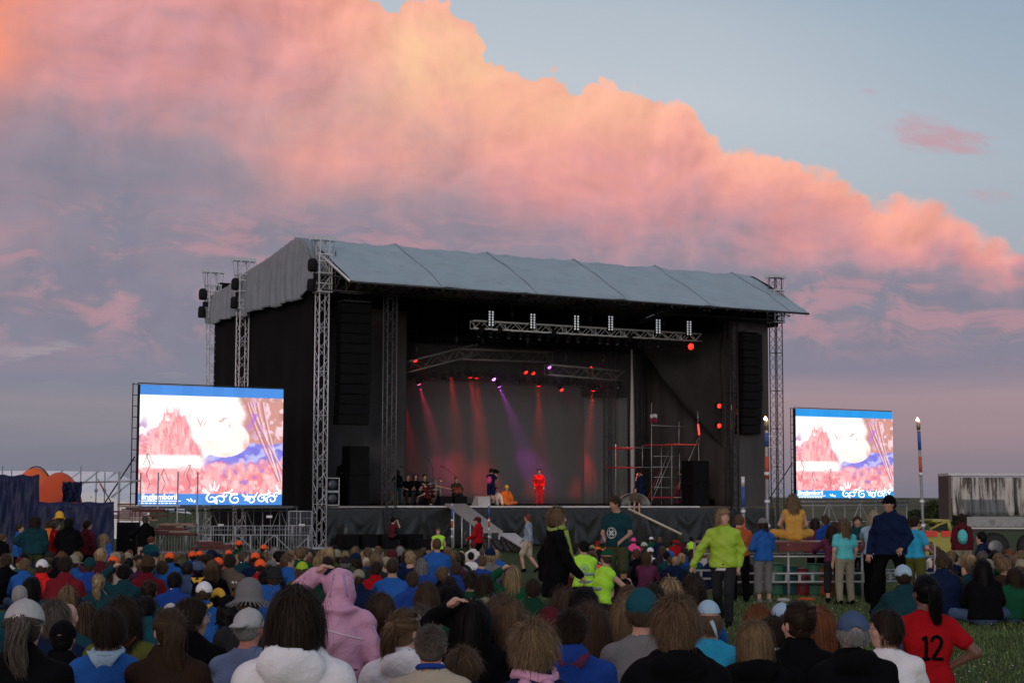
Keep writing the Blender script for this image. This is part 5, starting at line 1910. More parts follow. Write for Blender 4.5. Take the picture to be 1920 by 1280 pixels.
def video_screen(A, B, z0, z1, label, blue, dim, scale_lab):
    A, B = Vector((A.x, A.y, 0)), Vector((B.x, B.y, 0))
    w = (B - A).length
    ex = (B - A).normalized()
    n = Vector((ex.y, -ex.x, 0))              # towards the audience
    t = thing('video_screen', (A + B) / 2 + UP * (z0 - .5), label, 'video screen', 'video screens beside the stage')
    nu, nv = 230, 200
    Cc = picture(nu, nv)
    h = z1 - z0
    vv_ = np.linspace(0, 1, nv)
    band = np.array(blue)
    rnd = np.random.default_rng(3).uniform(.93, 1.07, (12, 14))
    for i in range(nv):
        if vv_[i] < .082 or vv_[i] > .905:
            for j in range(nu): Cc[i, j] = band * rnd[min(11, int(vv_[i] * 12)), min(13, int(j / nu * 14))]
    me = bpy.data.meshes.new('picture')
    P0 = A + n * .06 - Vector(t.location)
    U_, Vv = np.meshgrid(np.linspace(.01, w - .01, nu), np.linspace(z1 - .01, z0 + .01, nv))
    co = np.stack([P0.x + ex.x * U_, P0.y + ex.y * U_, P0.z + Vv], -1).reshape(-1, 3)
    ii, jj = np.meshgrid(np.arange(nv - 1), np.arange(nu - 1), indexing='ij')
    q = np.stack([ii * nu + jj, (ii + 1) * nu + jj, (ii + 1) * nu + jj + 1, ii * nu + jj + 1], -1).reshape(-1, 4)
    me.vertices.add(len(co))
    me.vertices.foreach_set('co', co.ravel())
    me.loops.add(q.size)
    me.polygons.add(len(q))
    me.loops.foreach_set('vertex_index', q.ravel().astype(np.int32))
    me.polygons.foreach_set('loop_start', np.arange(0, q.size, 4, dtype=np.int32))
    me.polygons.foreach_set('loop_total', np.full(len(q), 4, np.int32))
    me.update(calc_edges=True)
    at_ = me.color_attributes.new('film', 'FLOAT_COLOR', 'POINT')
    at_.data.foreach_set('color', np.concatenate([Cc.reshape(-1, 3), np.ones((nu * nv, 1))], 1).ravel())
    if 'led_picture' + str(dim) not in MATS:
        m = bpy.data.materials.new('led_picture')
        m.use_nodes = True
        tt = NT(m.node_tree)
        p = tt.n['Principled BSDF']
        a = tt.n.new('ShaderNodeAttribute')
        a.attribute_name = 'film'
        p.inputs['Base Color'].default_value = (.02, .02, .02, 1)
        tt.put(p.inputs['Emission Color'], a.outputs['Color'])
        p.inputs['Emission Strength'].default_value = dim
        MATS['led_picture' + str(dim)] = m
    me.materials.append(MATS['led_picture' + str(dim)])
    o = bpy.data.objects.new('picture', me)
    COL.objects.link(o)
    o.parent = t
    ax = (ex, n, UP)
    for k in range(6):                         # cabinets of the LED wall
        MB().box(A + ex * (w * (k + .5) / 6) + UP * ((z0 + z1) / 2) - n * .06, (w / 6 - .01, .22, h), ax).build('led_cabinet', M_BOX, t)
    mb = MB()                                  # ladder frame down the left edge
    for s_ in (-.26, -.06):
        mb.bar(A + ex * s_ + UP * (z0 - .6), A + ex * s_ + UP * (z1 + .05), .022, 5)
    for k in range(13):
        z = z0 - .4 + (h + .4) * k / 12
        mb.bar(A - ex * .26 + UP * z, A - ex * .06 + UP * z, .015, 4)
    mb.bar(A - ex * .06 + UP * (z1 + .05), B + UP * (z1 + .03), .02, 4)
    mb.bar(A - ex * .1 - n * .1 + UP * (z0 + h * .4), A - ex * 1.3 - n * .9 + UP * (z0 - .4), .03, 5)
    mb.build('side_frame', M_BLK, t)
    M_W = mat('lit_white_lettering', (.9, .9, .9), .5, emit=(1, 1, 1), estr=1.6, var=0)
    zb = z0 + h * .048
    org = A + ex * (w * .012) + n * .075 + UP * zb
    wtext('Jiingijamborii', .30, M_W, 'lettering', t, org, (ex, UP, n), .004, .002, maxw=w * .255)
    MB().box(A + ex * (w * .155) + n * .075 + UP * (z0 + h * .034), (w * .27, .004, .025), ax).build('underline', M_W, t)
    for k in range(9):
        MB().box(A + ex * (w * (.03 + .027 * k)) + n * .075 + UP * (z0 + h * .016), (w * .019, .004, .03), ax).build('small_print', M_W, t)
    # white scroll ornament
    def scroll(cu, cv, r0, turns, a0, sg, tail):
        pts = []
        for k in range(26):
            q = k / 25
            a = a0 + sg * turns * 6.2832 * q
            r = r0 * (1 - .82 * q)
            pts.append((cu + r * math.cos(a), cv + r * math.sin(a)))
        pts = [(pts[0][0] + tail[0], pts[0][1] + tail[1])] + pts
        return MB().tube([A + ex * (w * a) + n * .075 + UP * (z0 + h * b) for a, b in pts], .034, 5, True, .014)
    for cu, cv, r0, tr, a0, sg, tl in ((.50, .055, .040, 1.2, 1.9, 1, (-.05, .03)), (.565, .045, .045, 1.1, 4.0, -1, (.0, .04)), (.665, .050, .046, 1.3, 1.2, 1, (-.05, .0)), (.775, .042, .036, 1.1, 2.6, -1, (-.03, .03)),
                                       (.855, .055, .036, 1.2, 1.0, 1, (.04, .02)), (.925, .050, .040, 1.25, 3.9, -1, (-.03, .05)), (.955, .085, .026, 1.0, .3, 1, (.0, .04)), (.60, .085, .024, 1.0, .8, 1, (.03, .03))):
        scroll(cu, cv, r0, tr, a0, sg, tl).build('scroll_ornament', M_W, t)
    for cu, cv, an, l in ((.50, .12, 1.9, .06), (.515, .125, 1.5, .07), (.53, .12, 1.1, .06), (.47, .11, 2.4, .05), (.35, .035, 2.6, .03), (.365, .03, 2.0, .03), (.38, .025, 1.2, .02), (.735, .04, 1.2, .06), (.75, .04, .8, .06), (.80, .07, 1.0, .05), (.90, .09, 1.6, .04), (.965, .13, 1.8, .05)):
        a = A + ex * (w * cu) + n * .078 + UP * (z0 + h * cv)
        b = a + (ex * math.cos(an) + UP * math.sin(an)) * (l * h)
        MB().tube((a, (a + b) / 2 + ex * .02, b), .036, 5, True, .01).build('leaf_ornament', M_W, t)
    return t


sL = (at(262, 721, 66), at(531, 729, 68.7))
sR = (at(1490, 765, 88), at(1672, 770, 91))
SCR_L = video_screen(sL[0], sL[1], 1.52, 6.1, 'large lit video screen with blue bands left of the stage', lin3(66, 130, 208), 1.25, 1)
SCR_R = video_screen(sR[0], sR[1], 1.86, 6.42, 'lit video screen with blue bands beyond the right end of the stage', lin3(28, 140, 214), 1.25, 1)


# ================================================================ scaffolds
M_TUBE = mat('scaffold_tube', (.34, .35, .36), .45, .5, var=.25, vscale=7)
M_TUBE_L = mat('pale_scaffold_tube', (.36, .37, .37), .45, .35, var=.2, vscale=7)
M_REDB = mat('red_scaffold_board', (.34, .03, .035), .6, var=.2)
M_WOOD = mat('weathered_plank', (.33, .22, .16), .8, var=.25, vscale=3, bump=.3, bscale=20, stretch=(1, 8, 8))
M_WOODR = mat('maroon_plank', (.13, .035, .03), .8, var=.25, vscale=3)


def lattice_bay(mb, p, q, z0, z1, nb, r=.024, levels=(0, 1), brace=True, ledge=.0):
    p, q = Vector(p), Vector(q)
    for i in range(nb + 1):
        a = p.lerp(q, i / nb)
        mb.bar(Vector((a.x, a.y, z0)), Vector((a.x, a.y, z1 + ledge)), r, 5)
    for l in levels:
        z = z0 + (z1 - z0) * l
        mb.bar(Vector((p.x, p.y, z)), Vector((q.x, q.y, z)), r, 5)
    if brace:
        for i in range(nb):
            a, b = p.lerp(q, i / nb), p.lerp(q, (i + 1) / nb)
            s_ = 1 if i % 2 else -1
            za, zb = (z0, z1) if s_ > 0 else (z1, z0)
            mb.bar(Vector((a.x, a.y, za)), Vector((b.x, b.y, zb)), r * .8, 4)


def gz(p): return gheight(p.x, p.y)


# under the left screen
t = thing('scaffold', at(420, 1010, 67), 'grey scaffold base carrying the left video screen', 'scaffold')
for k in range(2):
    mb = MB()
    o_ = Vector((-.45, .89, 0)) * (k * 1.1)
    lattice_bay(mb, at(262, 950, 66.2) + o_, at(556, 958, 69.0) + o_, -.3, 1.42, 9, .022, (0.02, .5, .93, 1), k == 0)
    mb.build('frame', mat('dark_scaffold_tube', (.16, .165, .17), .5, .4) if k else M_TUBE, t)
mb = MB()
mb.box((sL[0] + sL[1]) / 2 * Vector((1, 1, 0)) + UP * 1.44 + Vector((.2, -.2, 0)), (6.6, 1.6, .09), ((sL[1] - sL[0]).normalized(), Vector((0, 1, 0)), UP))
mb.build('platform', M_DGR, t)
for x, y in ((505, 968), (414, 984), (566, 984)):
    p = at(x, y, 65.6)
    MB().box(p, (.22, .01, .09)).build('white_plate', mat('white_plate', (.75, .75, .73), .5), t)
# under the right screen
t = thing('scaffold', at(1590, 970, 88), 'dark scaffold base carrying the right video screen', 'scaffold')
mb = MB()
lattice_bay(mb, at(1494, 955, 87.5), at(1700, 957, 90.5), -.3, 1.72, 7, .03, (.02, .5, .9, 1), True)
lattice_bay(mb, at(1494, 955, 89), at(1700, 957, 92), -.3, 1.72, 7, .03, (.02, .9, 1), True)
mb.build('frame', M_TUBE, t)
mb = MB()
a, b = at(1488, 940, 87.3), at(1704, 942, 90.4)
a.z = b.z = 1.78
truss(mb, a, b, .22, Vector((0, 1, 0)), UP, .02, .3, .012)
mb.build('beam', M_DGR, t)
# crowd barriers between the left screen and the stage
proto = None
for i in range(6):
    a = at(300 + i * 47, 1010, 62 + i * .5)
    a.z = -.32
    if proto is None:
        proto = t = thing('crowd_barrier', a, '', 'barrier', 'steel crowd barriers below the left screen')
        mb = MB()
        b = a + Vector((.88, .28, 0)) * 1.0
        for z in (.12, 1.1): mb.bar(a + UP * z, b + UP * z, .02, 6)
        for k in (0, 1): mb.bar(a.lerp(b, k), a.lerp(b, k) + UP * 1.1, .02, 6)
        mb.build('frame', M_TUBE_L, t)
        mb = MB()
        for k in range(1, 9): mb.bar(a.lerp(b, k / 9) + UP * .12, a.lerp(b, k / 9) + UP * 1.1, .009, 4)
        mb.build('bars', M_TUBE_L, t)
        mb = MB().bar(a + Vector((.3, -.3, .02)), a + Vector((.1, .35, .02)), .02, 5)
        mb.build('foot', M_TUBE_L, t)
    else:
        t = copy_tree(proto)
        t.location = a
    t['label'] = ['leftmost', 'second', 'third', 'fourth', 'fifth', 'rightmost'][i] + ' steel crowd barrier in the line below the left video screen'
# tall mesh gate right of the left scaffold
t = thing('mesh_gate', at(568, 990, 66), 'tall grey mesh gate between the left screen and corner tower', 'gate')
mb = MB()
a, b = at(542, 958, 66), at(585, 962, 66)
for z in (-.3, 1.3): mb.bar(Vector((a.x, a.y, z)), Vector((b.x, b.y, z)), .025, 5)
for k in (0, .5, 1): mb.bar(Vector((a.lerp(b, k).x, a.lerp(b, k).y, -.3)), Vector((a.lerp(b, k).x, a.lerp(b, k).y, 1.3)), .025, 5)
mb.build('frame', M_TUBE_L, t)
mb = MB()
for k in range(1, 16): mb.bar(Vector((a.lerp(b, k / 16).x, a.y, -.3)), Vector((a.lerp(b, k / 16).x, a.y, 1.3)), .007, 4)
for k in range(1, 6): mb.bar(Vector((a.x, a.y, -.3 + .27 * k)), Vector((b.x, b.y, -.3 + .27 * k)), .007, 4)
mb.build('wire_mesh', M_TUBE, t)

# scaffold rack of planks in front of the left screen
t = thing('scaffold', at(300, 1040, 52), 'tall-poled scaffold rack loaded with planks left of centre', 'scaffold')
mb = MB()
for px, yt in ((223, 884), (264, 886), (297, 885), (334, 884), (371, 884)):
    p = at(px, yt, 52)
    mb.bar(Vector((p.x, 52, -.32)), p, .024, 6)
mb.bar(at(371, 960, 52), at(371, 1040, 52), .03, 6)
for y in (1002, 1036): mb.bar(at(290, y, 52.1), at(578, y + 1, 53.0), .022, 5)
for px in (292, 420, 470, 520, 578): mb.bar(at(px, 1002, 52.3), at(px, 1050, 52.3), .022, 5)
for i in range(6): mb.bar(at(378 + i * 34, 1003 + (i % 2) * 32, 52.4), at(412 + i * 34, 1035 - (i % 2) * 32, 52.4), .016, 4)
for px in (400, 440, 478, 548): mb.bar(at(px, 985, 52.2), at(px, 1012, 52.2), .02, 5)
mb.build('frame', M_TUBE_L, t)
MB().bar(at(113, 905, 54), at(262, 901, 53), .03, 6).build('top_rail', M_TUBE, t)
GP_ = 'stacks of planks on the scaffold rack'
for (x0, x1, y0, y1, n, lab) in ((222, 290, 953, 976, 6, 'upper left stack of weathered planks on the scaffold rack'), (292, 361, 980, 1003, 5, 'middle stack of planks with maroon ends on the scaffold rack'),
                                 (370, 432, 1014, 1030, 3, 'low stack of maroon planks at the right of the rack'), (222, 262, 943, 951, 2, 'thin pair of maroon boards on top of the rack')):
    A_, B_ = at(x0, y1, 51.7), at(x1, y1, 51.7)
    s = thing('plank_stack', (A_ + B_) / 2, lab, 'planks', GP_)
    hh = (at(x0, y0, 51.7).z - A_.z) / n
    for k in range(n):
        o0, o1 = random.uniform(-.25, .2), random.uniform(-.3, .35)
        a = A_ + Vector((o0, 0, hh * (k + .5)))
        b = B_ + Vector((o1, 0, hh * (k + .5)))
        MB().box((a + b) / 2, ((b - a).length, .5, hh * .72)).build('plank', random.choice((M_WOOD, M_WOOD, M_WOODR)), s)
        if k % 2: MB().box(a + Vector((.25, -.26, 0)), (.5, .01, hh * .7)).build('painted_end', M_WOODR, s)
# poles behind the tent
for px, yt, d, lab in ((152, 873, 58, 'thin scaffold pole rising beside the orange tent'), (181, 884, 56, 'thin scaffold pole with a coupler right of the orange tent'), (197, 885, 56, 'thin scaffold pole next to the coupler pole'),
                       (116, 881, 56, 'short scaffold pole behind the orange tent'), (225, 884, 56, 'scaffold pole crossing the white marquee'), (5, 873, 56, 'thin pole above the blue tarpaulin at the far left'), (22, 880, 58, 'second thin pole above the blue tarpaulin at the far left')):
    p = at(px, yt, d)
    t = thing('scaffold_pole', (p.x, d, -.32), lab, 'pole')
    MB().bar(Vector((p.x, d, -.32)), p, .022, 6).build('tube', M_TUBE, t)
    MB().lathe(Vector((p.x, d, p.z - (p.z + .3) * .22)), [(.05, 0), (.055, .04), (.05, .1)], 8).build('coupler', M_TUBE_L, t)
t = thing('scaffold_brace', at(190, 930, 55), 'diagonal scaffold brace with red band in front of the marquee', 'brace')
MB().bar(at(183, 897, 55), at(208, 940, 55), .02, 5).build('tube', M_TUBE, t)
MB().bar(at(188, 906, 54.95), at(195, 919, 54.95), .026, 5).build('painted_sleeve', M_PO, t)

# ================================================================ tent, marquee, tarpaulins at the left
M_TENT = mat('orange_tent_cloth', (.78, .13, .02), .6, bump=.3, bscale=4, var=.1)
t = thing('tent', at(85, 930, 52), 'orange dome tent with tunnel porch behind the blue tarpaulin', 'tent')
c1, c2 = at(68, 935, 54), at(102, 938, 52)


def half_dome(cx, cy, rx, ry, z0, zt):
    return MB().grid([[Vector((cx + rx * math.cos(math.pi * i / 20) * math.cos(math.pi / 2 * j / 8), cy - ry * math.sin(math.pi / 2 * j / 8), z0 + (zt - z0) * math.sin(math.pi * i / 20) ** .6 * math.cos(math.pi / 2 * j / 8 * .9))) for i in range(21)] for j in range(9)], thick=.01)


half_dome(c1.x - .05, 54, .80, .9, .3, at(68, 876, 54).z).build('rear_dome', M_TENT, t)
half_dome(c2.x - .02, 52.6, .78, .8, .3, at(98, 884, 52).z).build('porch', mat('deep_orange_tent_cloth', (.60, .075, .015), .6, bump=.3, bscale=4, var=.1), t)
MB().add([Vector((c2.x + .2, 51.9, 1.2)), Vector((c2.x + .9, 51.4, .4)), Vector((c2.x - .3, 51.6, .3))], [(0, 1, 2)]).build('porch_flap', M_TENT, t)
MB().tube([Vector((c1.x + .78 * math.cos(math.pi * i / 20), 53.9, .6 + (at(68, 874, 54).z - .6) * math.sin(math.pi * i / 20))) for i in range(21)], .02, 5).build('tent_pole', M_BLK, t)
M_BLT = mat('navy_tarpaulin', (.010, .016, .060), .55, 0, .3, bump=.35, bscale=2.5, var=.15)


def tarp(px0, px1, y0, y1, d, label, m, seed=0, sag=3):
    P = []
    for i in range(50):
        px = px0 + (px1 - px0) * i / 49
        r = []
        yt = y0 + sag * math.sin(math.pi * 3 * i / 49) ** 2
        for j in range(14):
            p = at(px, yt, d)
            zz = p.z + (-.32 - p.z) * j / 13 if y1 is None else p.z + (at(px, y1, d).z - p.z) * j / 13
            r.append(Vector((p.x, d + .05 * math.sin(i * .22 + seed + j * .35) + .03 * math.sin(i * .5 - j * .6) + .02 * math.sin(i * 1.1 + j), zz)))
        P.append(r)
    return tag(MB().grid(P, thick=.012).build('tarpaulin_screen', m, origin=(at(px0, y0, d).x, d, -.32)), label, 'tarpaulin')


tarp(-30, 75, 889, None, 47.6, 'tall dark blue tarpaulin screen at the far left edge', M_BLT, 1)
tarp(70, 214, 940, None, 46, 'lower dark blue tarpaulin screen behind the standing group', M_BLT, 2, 2)
tarp(118, 153, 902, 941, 50, 'small navy cloth flapping between tent and marquee', M_BLT, 3, 2)
t = thing('marquee', at(170, 940, 95), 'long white marquee tent behind the orange tent', 'marquee')
M_MARQ = mat('white_marquee_cloth', (.86, .88, .90), .6, var=.06, vscale=.6, bump=.2, bscale=1.5)
e0, e1, e2, e3 = at(80, 882, 95), at(195, 884, 95), at(262, 912, 95), at(60, 925, 90)
mb = MB()
mb.grid([[Vector((e0.x - 3, 97, e0.z)), Vector((e0.x, 97, e0.z)), Vector((e1.x, 97, e1.z)), Vector((e2.x + .6, 97, e2.z - .2)), Vector((e2.x + 2.5, 97, e2.z - 1.5))],
         [Vector((e0.x - 3, 90, 2.3)), Vector((e0.x, 90, 2.2)), Vector((e1.x, 90, 2.1)), Vector((e2.x, 90, 1.7)), Vector((e2.x + 1.6, 90, 1.2))],
         [Vector((e0.x - 3, 89.9, -.3)), Vector((e0.x, 89.9, -.3)), Vector((e1.x, 89.9, -.3)), Vector((e2.x, 89.9, -.3)), Vector((e2.x + 1.6, 89.9, -.3))]], False, .02)
mb.build('roof_sheet', M_MARQ, t)
for x in (100, 135, 168, 200, 235):
    p = at(x, 883 if x < 200 else 883 + (x - 195) * .45, 95)
    MB().tube((Vector((p.x, 97, p.z + .03)), Vector((p.x + .4, 89.95, 2.15 if x < 200 else 1.85))), .04, 5).build('seam', mat('marquee_seam', (.42, .45, .47), .6), t)
# dark speaker and little things by the scaffold
cab = thing('flight_case', at(238, 1015, 50), 'black case standing under the plank rack', 'case')
MB().box(at(240, 1010, 50), (.55, .5, .95)).build('case', M_BOX, cab)
MB().box(at(240, 1010, 49.72), (.45, .02, .80)).build('grille', M_GRL, cab)

# ================================================================ scaffold tower on the stage
VS = 2.6


def S3(px, py, v):
    u, z = SP(px, py, v)
    return W(u, v, z)


t = thing('scaffold_tower', W(17, VS, 1.5), 'climbing scaffold tower with red platforms on the stage', 'scaffold')
mb = MB()
for px, y0, y1, v in ((1154.5, 832, 945, VS), (1204.5, 835, 875, VS + .6), (1221.5, 755, 945, VS), (1240, 832, 945, VS + .9), (1259.5, 835, 945, VS), (1273, 790, 838, VS + .6), (1274, 850, 900, VS + .6)):
    mb.bar(S3(px, y0, v), S3(px, y1, v), .024, 6)
mb.bar(S3(1309.5, 830, VS), S3(1313, 945, VS), .03, 6)
for (a, b, ya, yb) in ((1222, 1290, 797, 800), (1154, 1222, 839, 839), (1225, 1272, 855, 855), (1222, 1272, 875, 875), (1153, 1240, 875, 876), (1226, 1274, 894, 895), (1226, 1274, 913, 914), (1262, 1312, 932, 932)):
    mb.bar(S3(a, ya, VS), S3(b, yb, VS), .018, 5)
mb.bar(S3(1222, 938, VS), S3(1259, 855, VS), .02, 5)
mb.bar(S3(1281, 887, VS), S3(1309, 822, VS), .026, 5)
mb.bar(S3(1227, 918, VS), S3(1254, 845, VS + .5), .018, 5)
mb.build('frame', M_TUBE_L, t)
mb = MB()
mb.bar(S3(1262, 930, VS), S3(1284, 880, VS), .022, 5)
mb.bar(S3(1216, 930, VS), S3(1240, 875, VS + .5), .022, 5)
mb.build('stair_stringer', M_REDB, t)
for (a, b, y, m) in ((1154, 1188, 840, M_REDB), (1222, 1252, 834, M_REDB), (1262, 1305, 833, mat('bright_red_board', (.85, .10, .06), .5)), (1152, 1192, 876, M_REDB), (1224, 1262, 932, M_REDB)):
    p, q = S3(a, y, VS), S3(b, y, VS)
    MB().box((p + q) / 2 + SV * .35, ((q - p).length, .8, .07), (SU, SV, UP)).build('platform_board', m, t)
# pole at its top right corner; red light on it painted as a glowing sleeve
t = thing('red_lit_pole', S3(1311, 833, VS - .1), 'short red lit pole on the top right corner of the scaffold tower', 'pole')
MB().bar(S3(1309, 795, VS - .1), S3(1311, 815, VS - .1), .045, 8).build('light_streak', mat('red_light_streak', (.9, .05, .04), .5, emit=(1, .06, .04), estr=1.6, var=0), t)
MB().bar(S3(1308, 770, VS - .1), S3(1309, 795, VS - .1), .03, 8).build('upper_tube', M_TUBE, t)
MB().bar(S3(1311, 815, VS - .1), S3(1312, 833, VS - .1), .03, 8).build('lower_tube', M_REDB, t)
# flag: white over red
t = thing('flag', S3(1222, 790, VS), 'small white and red flag tied to the scaffold tower', 'flag')
for y0, y1, m in ((776, 783, mat('white_flag_cloth', (.62, .6, .6), .8)), (783, 792, mat('red_flag_cloth', (.20, .015, .03), .8))):
    MB().grid([[S3(1219 + 13 * i / 8, y0 + (y1 - y0) * j / 3 + .8 * math.sin(i * .9), VS - .05 - .04 * math.sin(i * .8)) for j in range(4)] for i in range(9)], thick=.01).build('stripe', m, t)
# pale rounded canopy rock behind
t = tag(MB().grid([[W(17.0 + .95 * math.cos(math.pi * i / 14) * math.cos(j * .3), 1.6 + .6 * math.sin(j * .3), 1.5 + .62 * math.sin(math.pi * i / 14) * math.cos(j * .3)) for j in range(6)] for i in range(15)], thick=.02).build('covered_mound', mat('grey_cover', (.30, .32, .29), .8, bump=.4, bscale=6), origin=W(17, 1.6, 1.5)),
        'pale grey covered hump on the deck left of the scaffold tower', 'cover')
# wooden pole leaning from the deck
t = tag(MB().tube((at(1178, 953, 71.5), at(1278, 1001, 70.5)), .05, 6).build('timber_pole', mat('pale_timber', (.52, .45, .33), .7), origin=at(1178, 953, 71.5)), 'pale timber pole slanting down in front of the stage skirt', 'timber pole')

# ================================================================ band equipment
def drum(c, r, h, tilt, m, name='drum', parent=None):
    a = (Vector((math.cos(tilt), 0, math.sin(tilt))) if tilt else Vector((1, 0, 0)))
    up_ = Vector((-math.sin(tilt), 0, math.cos(tilt)))
    b = Vector((0, 1, 0))
    o = MB().lathe(c, [(r, -h / 2), (r, h / 2)], 16, (a, b, up_)).build(name, m, parent)
    MB().lathe(c + up_ * (h / 2 - .01), [(r * 1.03, 0), (r * 1.03, .03)], 16, (a, b, up_)).build('rim', M_ALU, o)
    MB().lathe(c + up_ * (h / 2 + .005), [(r * .97, 0), (r * .95, .012)], 16, (a, b, up_)).build('drumhead', mat('drum_skin', (.6, .58, .52), .5), o)
    return o


M_DRUM = mat('dark_drum_shell', (.09, .02, .02), .25, .1, .6)
M_CYM = mat('cymbal_brass', (.55, .40, .14), .3, .9)
kit = thing('drum_kit', W(6.4, 3.1, 1.5), 'drum kit with cymbals beside the seated musicians', 'drum kit')
p = lambda u, v, z: W(u, v, 1.5 + z)
drum(p(6.5, 3.0, .33), .29, .40, 0, M_DRUM, 'bass_drum', kit)
for u, v, z, r, h in ((6.05, 2.8, .62, .18, .16), (6.35, 2.9, .85, .15, .22), (6.75, 2.9, .85, .16, .24), (7.1, 3.2, .52, .21, .36)): drum(p(u, v, z), r, h, .25 if z > .8 else 0, M_DRUM, 'tom', kit)
for u, v, z, r, tl in ((5.8, 2.8, 1.15, .2, .1), (6.9, 2.7, 1.25, .24, .35), (7.35, 3.1, 1.1, .25, -.3)):
    a = Vector((math.cos(tl), 0, math.sin(tl)))
    MB().lathe(p(u, v, z), [(r, 0), (r * .3, .02), (.03, .045)], 18, (a, Vector((0, 1, 0)), a.cross(Vector((0, 1, 0))))).build('cymbal', M_CYM, kit)
    MB().bar(p(u, v, 0), p(u, v, z), .012, 5).build('cymbal_stand', M_ALU, kit)
MB().bar(p(6.05, 2.8, 0), p(6.05, 2.8, .56), .014, 5).build('drum_stand', M_ALU, kit)
M_MIC = mat('microphone_black', (.02, .02, .02), .4)
for u, v, h, ang, lab in ((5.55, 2.2, 1.72, -1, 'boom microphone stand leaning left over the drum kit'), (6.35, 2.0, 2.05, -.3, 'tall upright microphone stand in front of the drum kit'), (7.7, 2.4, 1.75, -1, 'boom microphone stand between drum kit and guitarist')):
    t = thing('microphone_stand', W(u, v, 1.5), lab, 'microphone stand')
    b = W(u, v, 1.5 + h - .35)
    MB().bar(W(u, v, 1.5), b, .012, 5).build('upright', M_BLK, t)
    e = b + SU * (.62 * ang) + UP * .35
    MB().bar(b, e, .010, 5).build('boom', M_BLK, t)
    MB().tube((e, e + SU * (.10 * ang) + UP * .02), .028, 8).build('microphone', M_MIC, t)
    for k in range(3):
        a = k * 2.094
        MB().bar(W(u, v, 1.62), W(u + .25 * math.cos(a), v + .25 * math.sin(a), 1.51), .01, 4).build('leg', M_BLK, t)
t = thing('hand_drum', W(4.35, 1.6, 1.5), 'tapered hand drum with red rim before the leftmost musician', 'drum')
MB().lathe(W(4.35, 1.6, 1.5), [(.13, 0), (.10, .15), (.12, .3), (.19, .52), (.20, .60)], 16).build('shell', mat('drum_wood', (.36, .20, .09), .5), t)
MB().lathe(W(4.35, 1.6, 2.02), [(.215, 0), (.215, .1)], 16).build('rim', M_REDB, t)

# ================================================================ guard-railed riser at the right
RA, RB = at(1338, 1016, 33), at(1752, 1016, 33.6)
t = thing('scaffold_riser', ((RA + RB) / 2) * Vector((1, 1, 0)), 'waist-high scaffold riser with plank top at the right', 'platform')
ex = Vector((RB.x - RA.x, RB.y - RA.y, 0)).normalized()
ey = Vector((-ex.y, ex.x, 0))
w_ = (RB - RA).length
mid = (RA + RB) / 2
zt = RA.z - .02
g0 = gheight(mid.x, mid.y)
for k in range(5):
    MB().box(Vector((mid.x, mid.y, zt)) + ey * (.12 + .29 * k) + ex * random.uniform(-.04, .04), (w_, .27, .045), (ex, ey, UP)).build('plank', (M_WOODR, M_WOOD, mat('grey_plank', (.26, .25, .24), .7), M_WOOD, M_WOOD)[k], t)
MB().box(Vector((mid.x, mid.y, zt - .09)) - ey * .03 + ex * .6, (w_ * .7, .04, .12), (ex, ey, UP)).build('edge_board', M_WOODR, t)
mb = MB()
for s_ in (0, 1.5):
    for z in (zt - .25, zt - .57, zt - .73):
        mb.bar(RA * Vector((1, 1, 0)) + ey * s_ + UP * z, RB * Vector((1, 1, 0)) + ey * s_ + UP * z, .024, 6)
    for k in range(4):
        p0 = RA.lerp(RB, k / 3) * Vector((1, 1, 0)) + ey * s_
        mb.bar(p0 + UP * g0, p0 + UP * (zt - .02), .026, 6)
    for k in range(17):
        p0 = RA.lerp(RB, (k + .5) / 17) * Vector((1, 1, 0)) + ey * s_
        mb.box(p0 + UP * (zt - .65), (.05, .03, .16), (ex, ey, UP))
mb.build('frame', M_TUBE_L, t)
# rolled mats and drums stored under the riser
GB = 'coloured barrels stored under the riser'
for i, (px, c, lab) in enumerate(((1455, 'seagreen', 'green'), (1480, 'teal', 'dark teal'), (1505, 'darkred', 'dark red'), (1528, 'seagreen', 'pale green'), (1545, 'rust', 'rust orange'), (1600, 'darkgreen', 'dark green'), (1395, 'charcoal', 'charcoal'))):
    p0 = at(px, 1075, 34.2)
    t = thing('barrel', (p0.x, 34.3, gheight(p0.x, 34.3)), lab + ' barrel stored under the scaffold riser', 'barrel', GB)
    h_ = .62 - .05 * (i % 3)
    MB().lathe(Vector((p0.x, 34.3, g0)), [(.18, 0), (.20, .05), (.21, h_ / 2), (.20, h_ - .05), (.18, h_)], 16).build('shell', mat('barrel_' + c, CL[c] if 'CL' in globals() else (.1, .1, .1), .5), t)
    for z in (.2, h_ - .2): MB().lathe(Vector((p0.x, 34.3, g0 + z)), [(.207, 0), (.213, .015), (.207, .03)], 16).build('hoop', M_BLK, t)

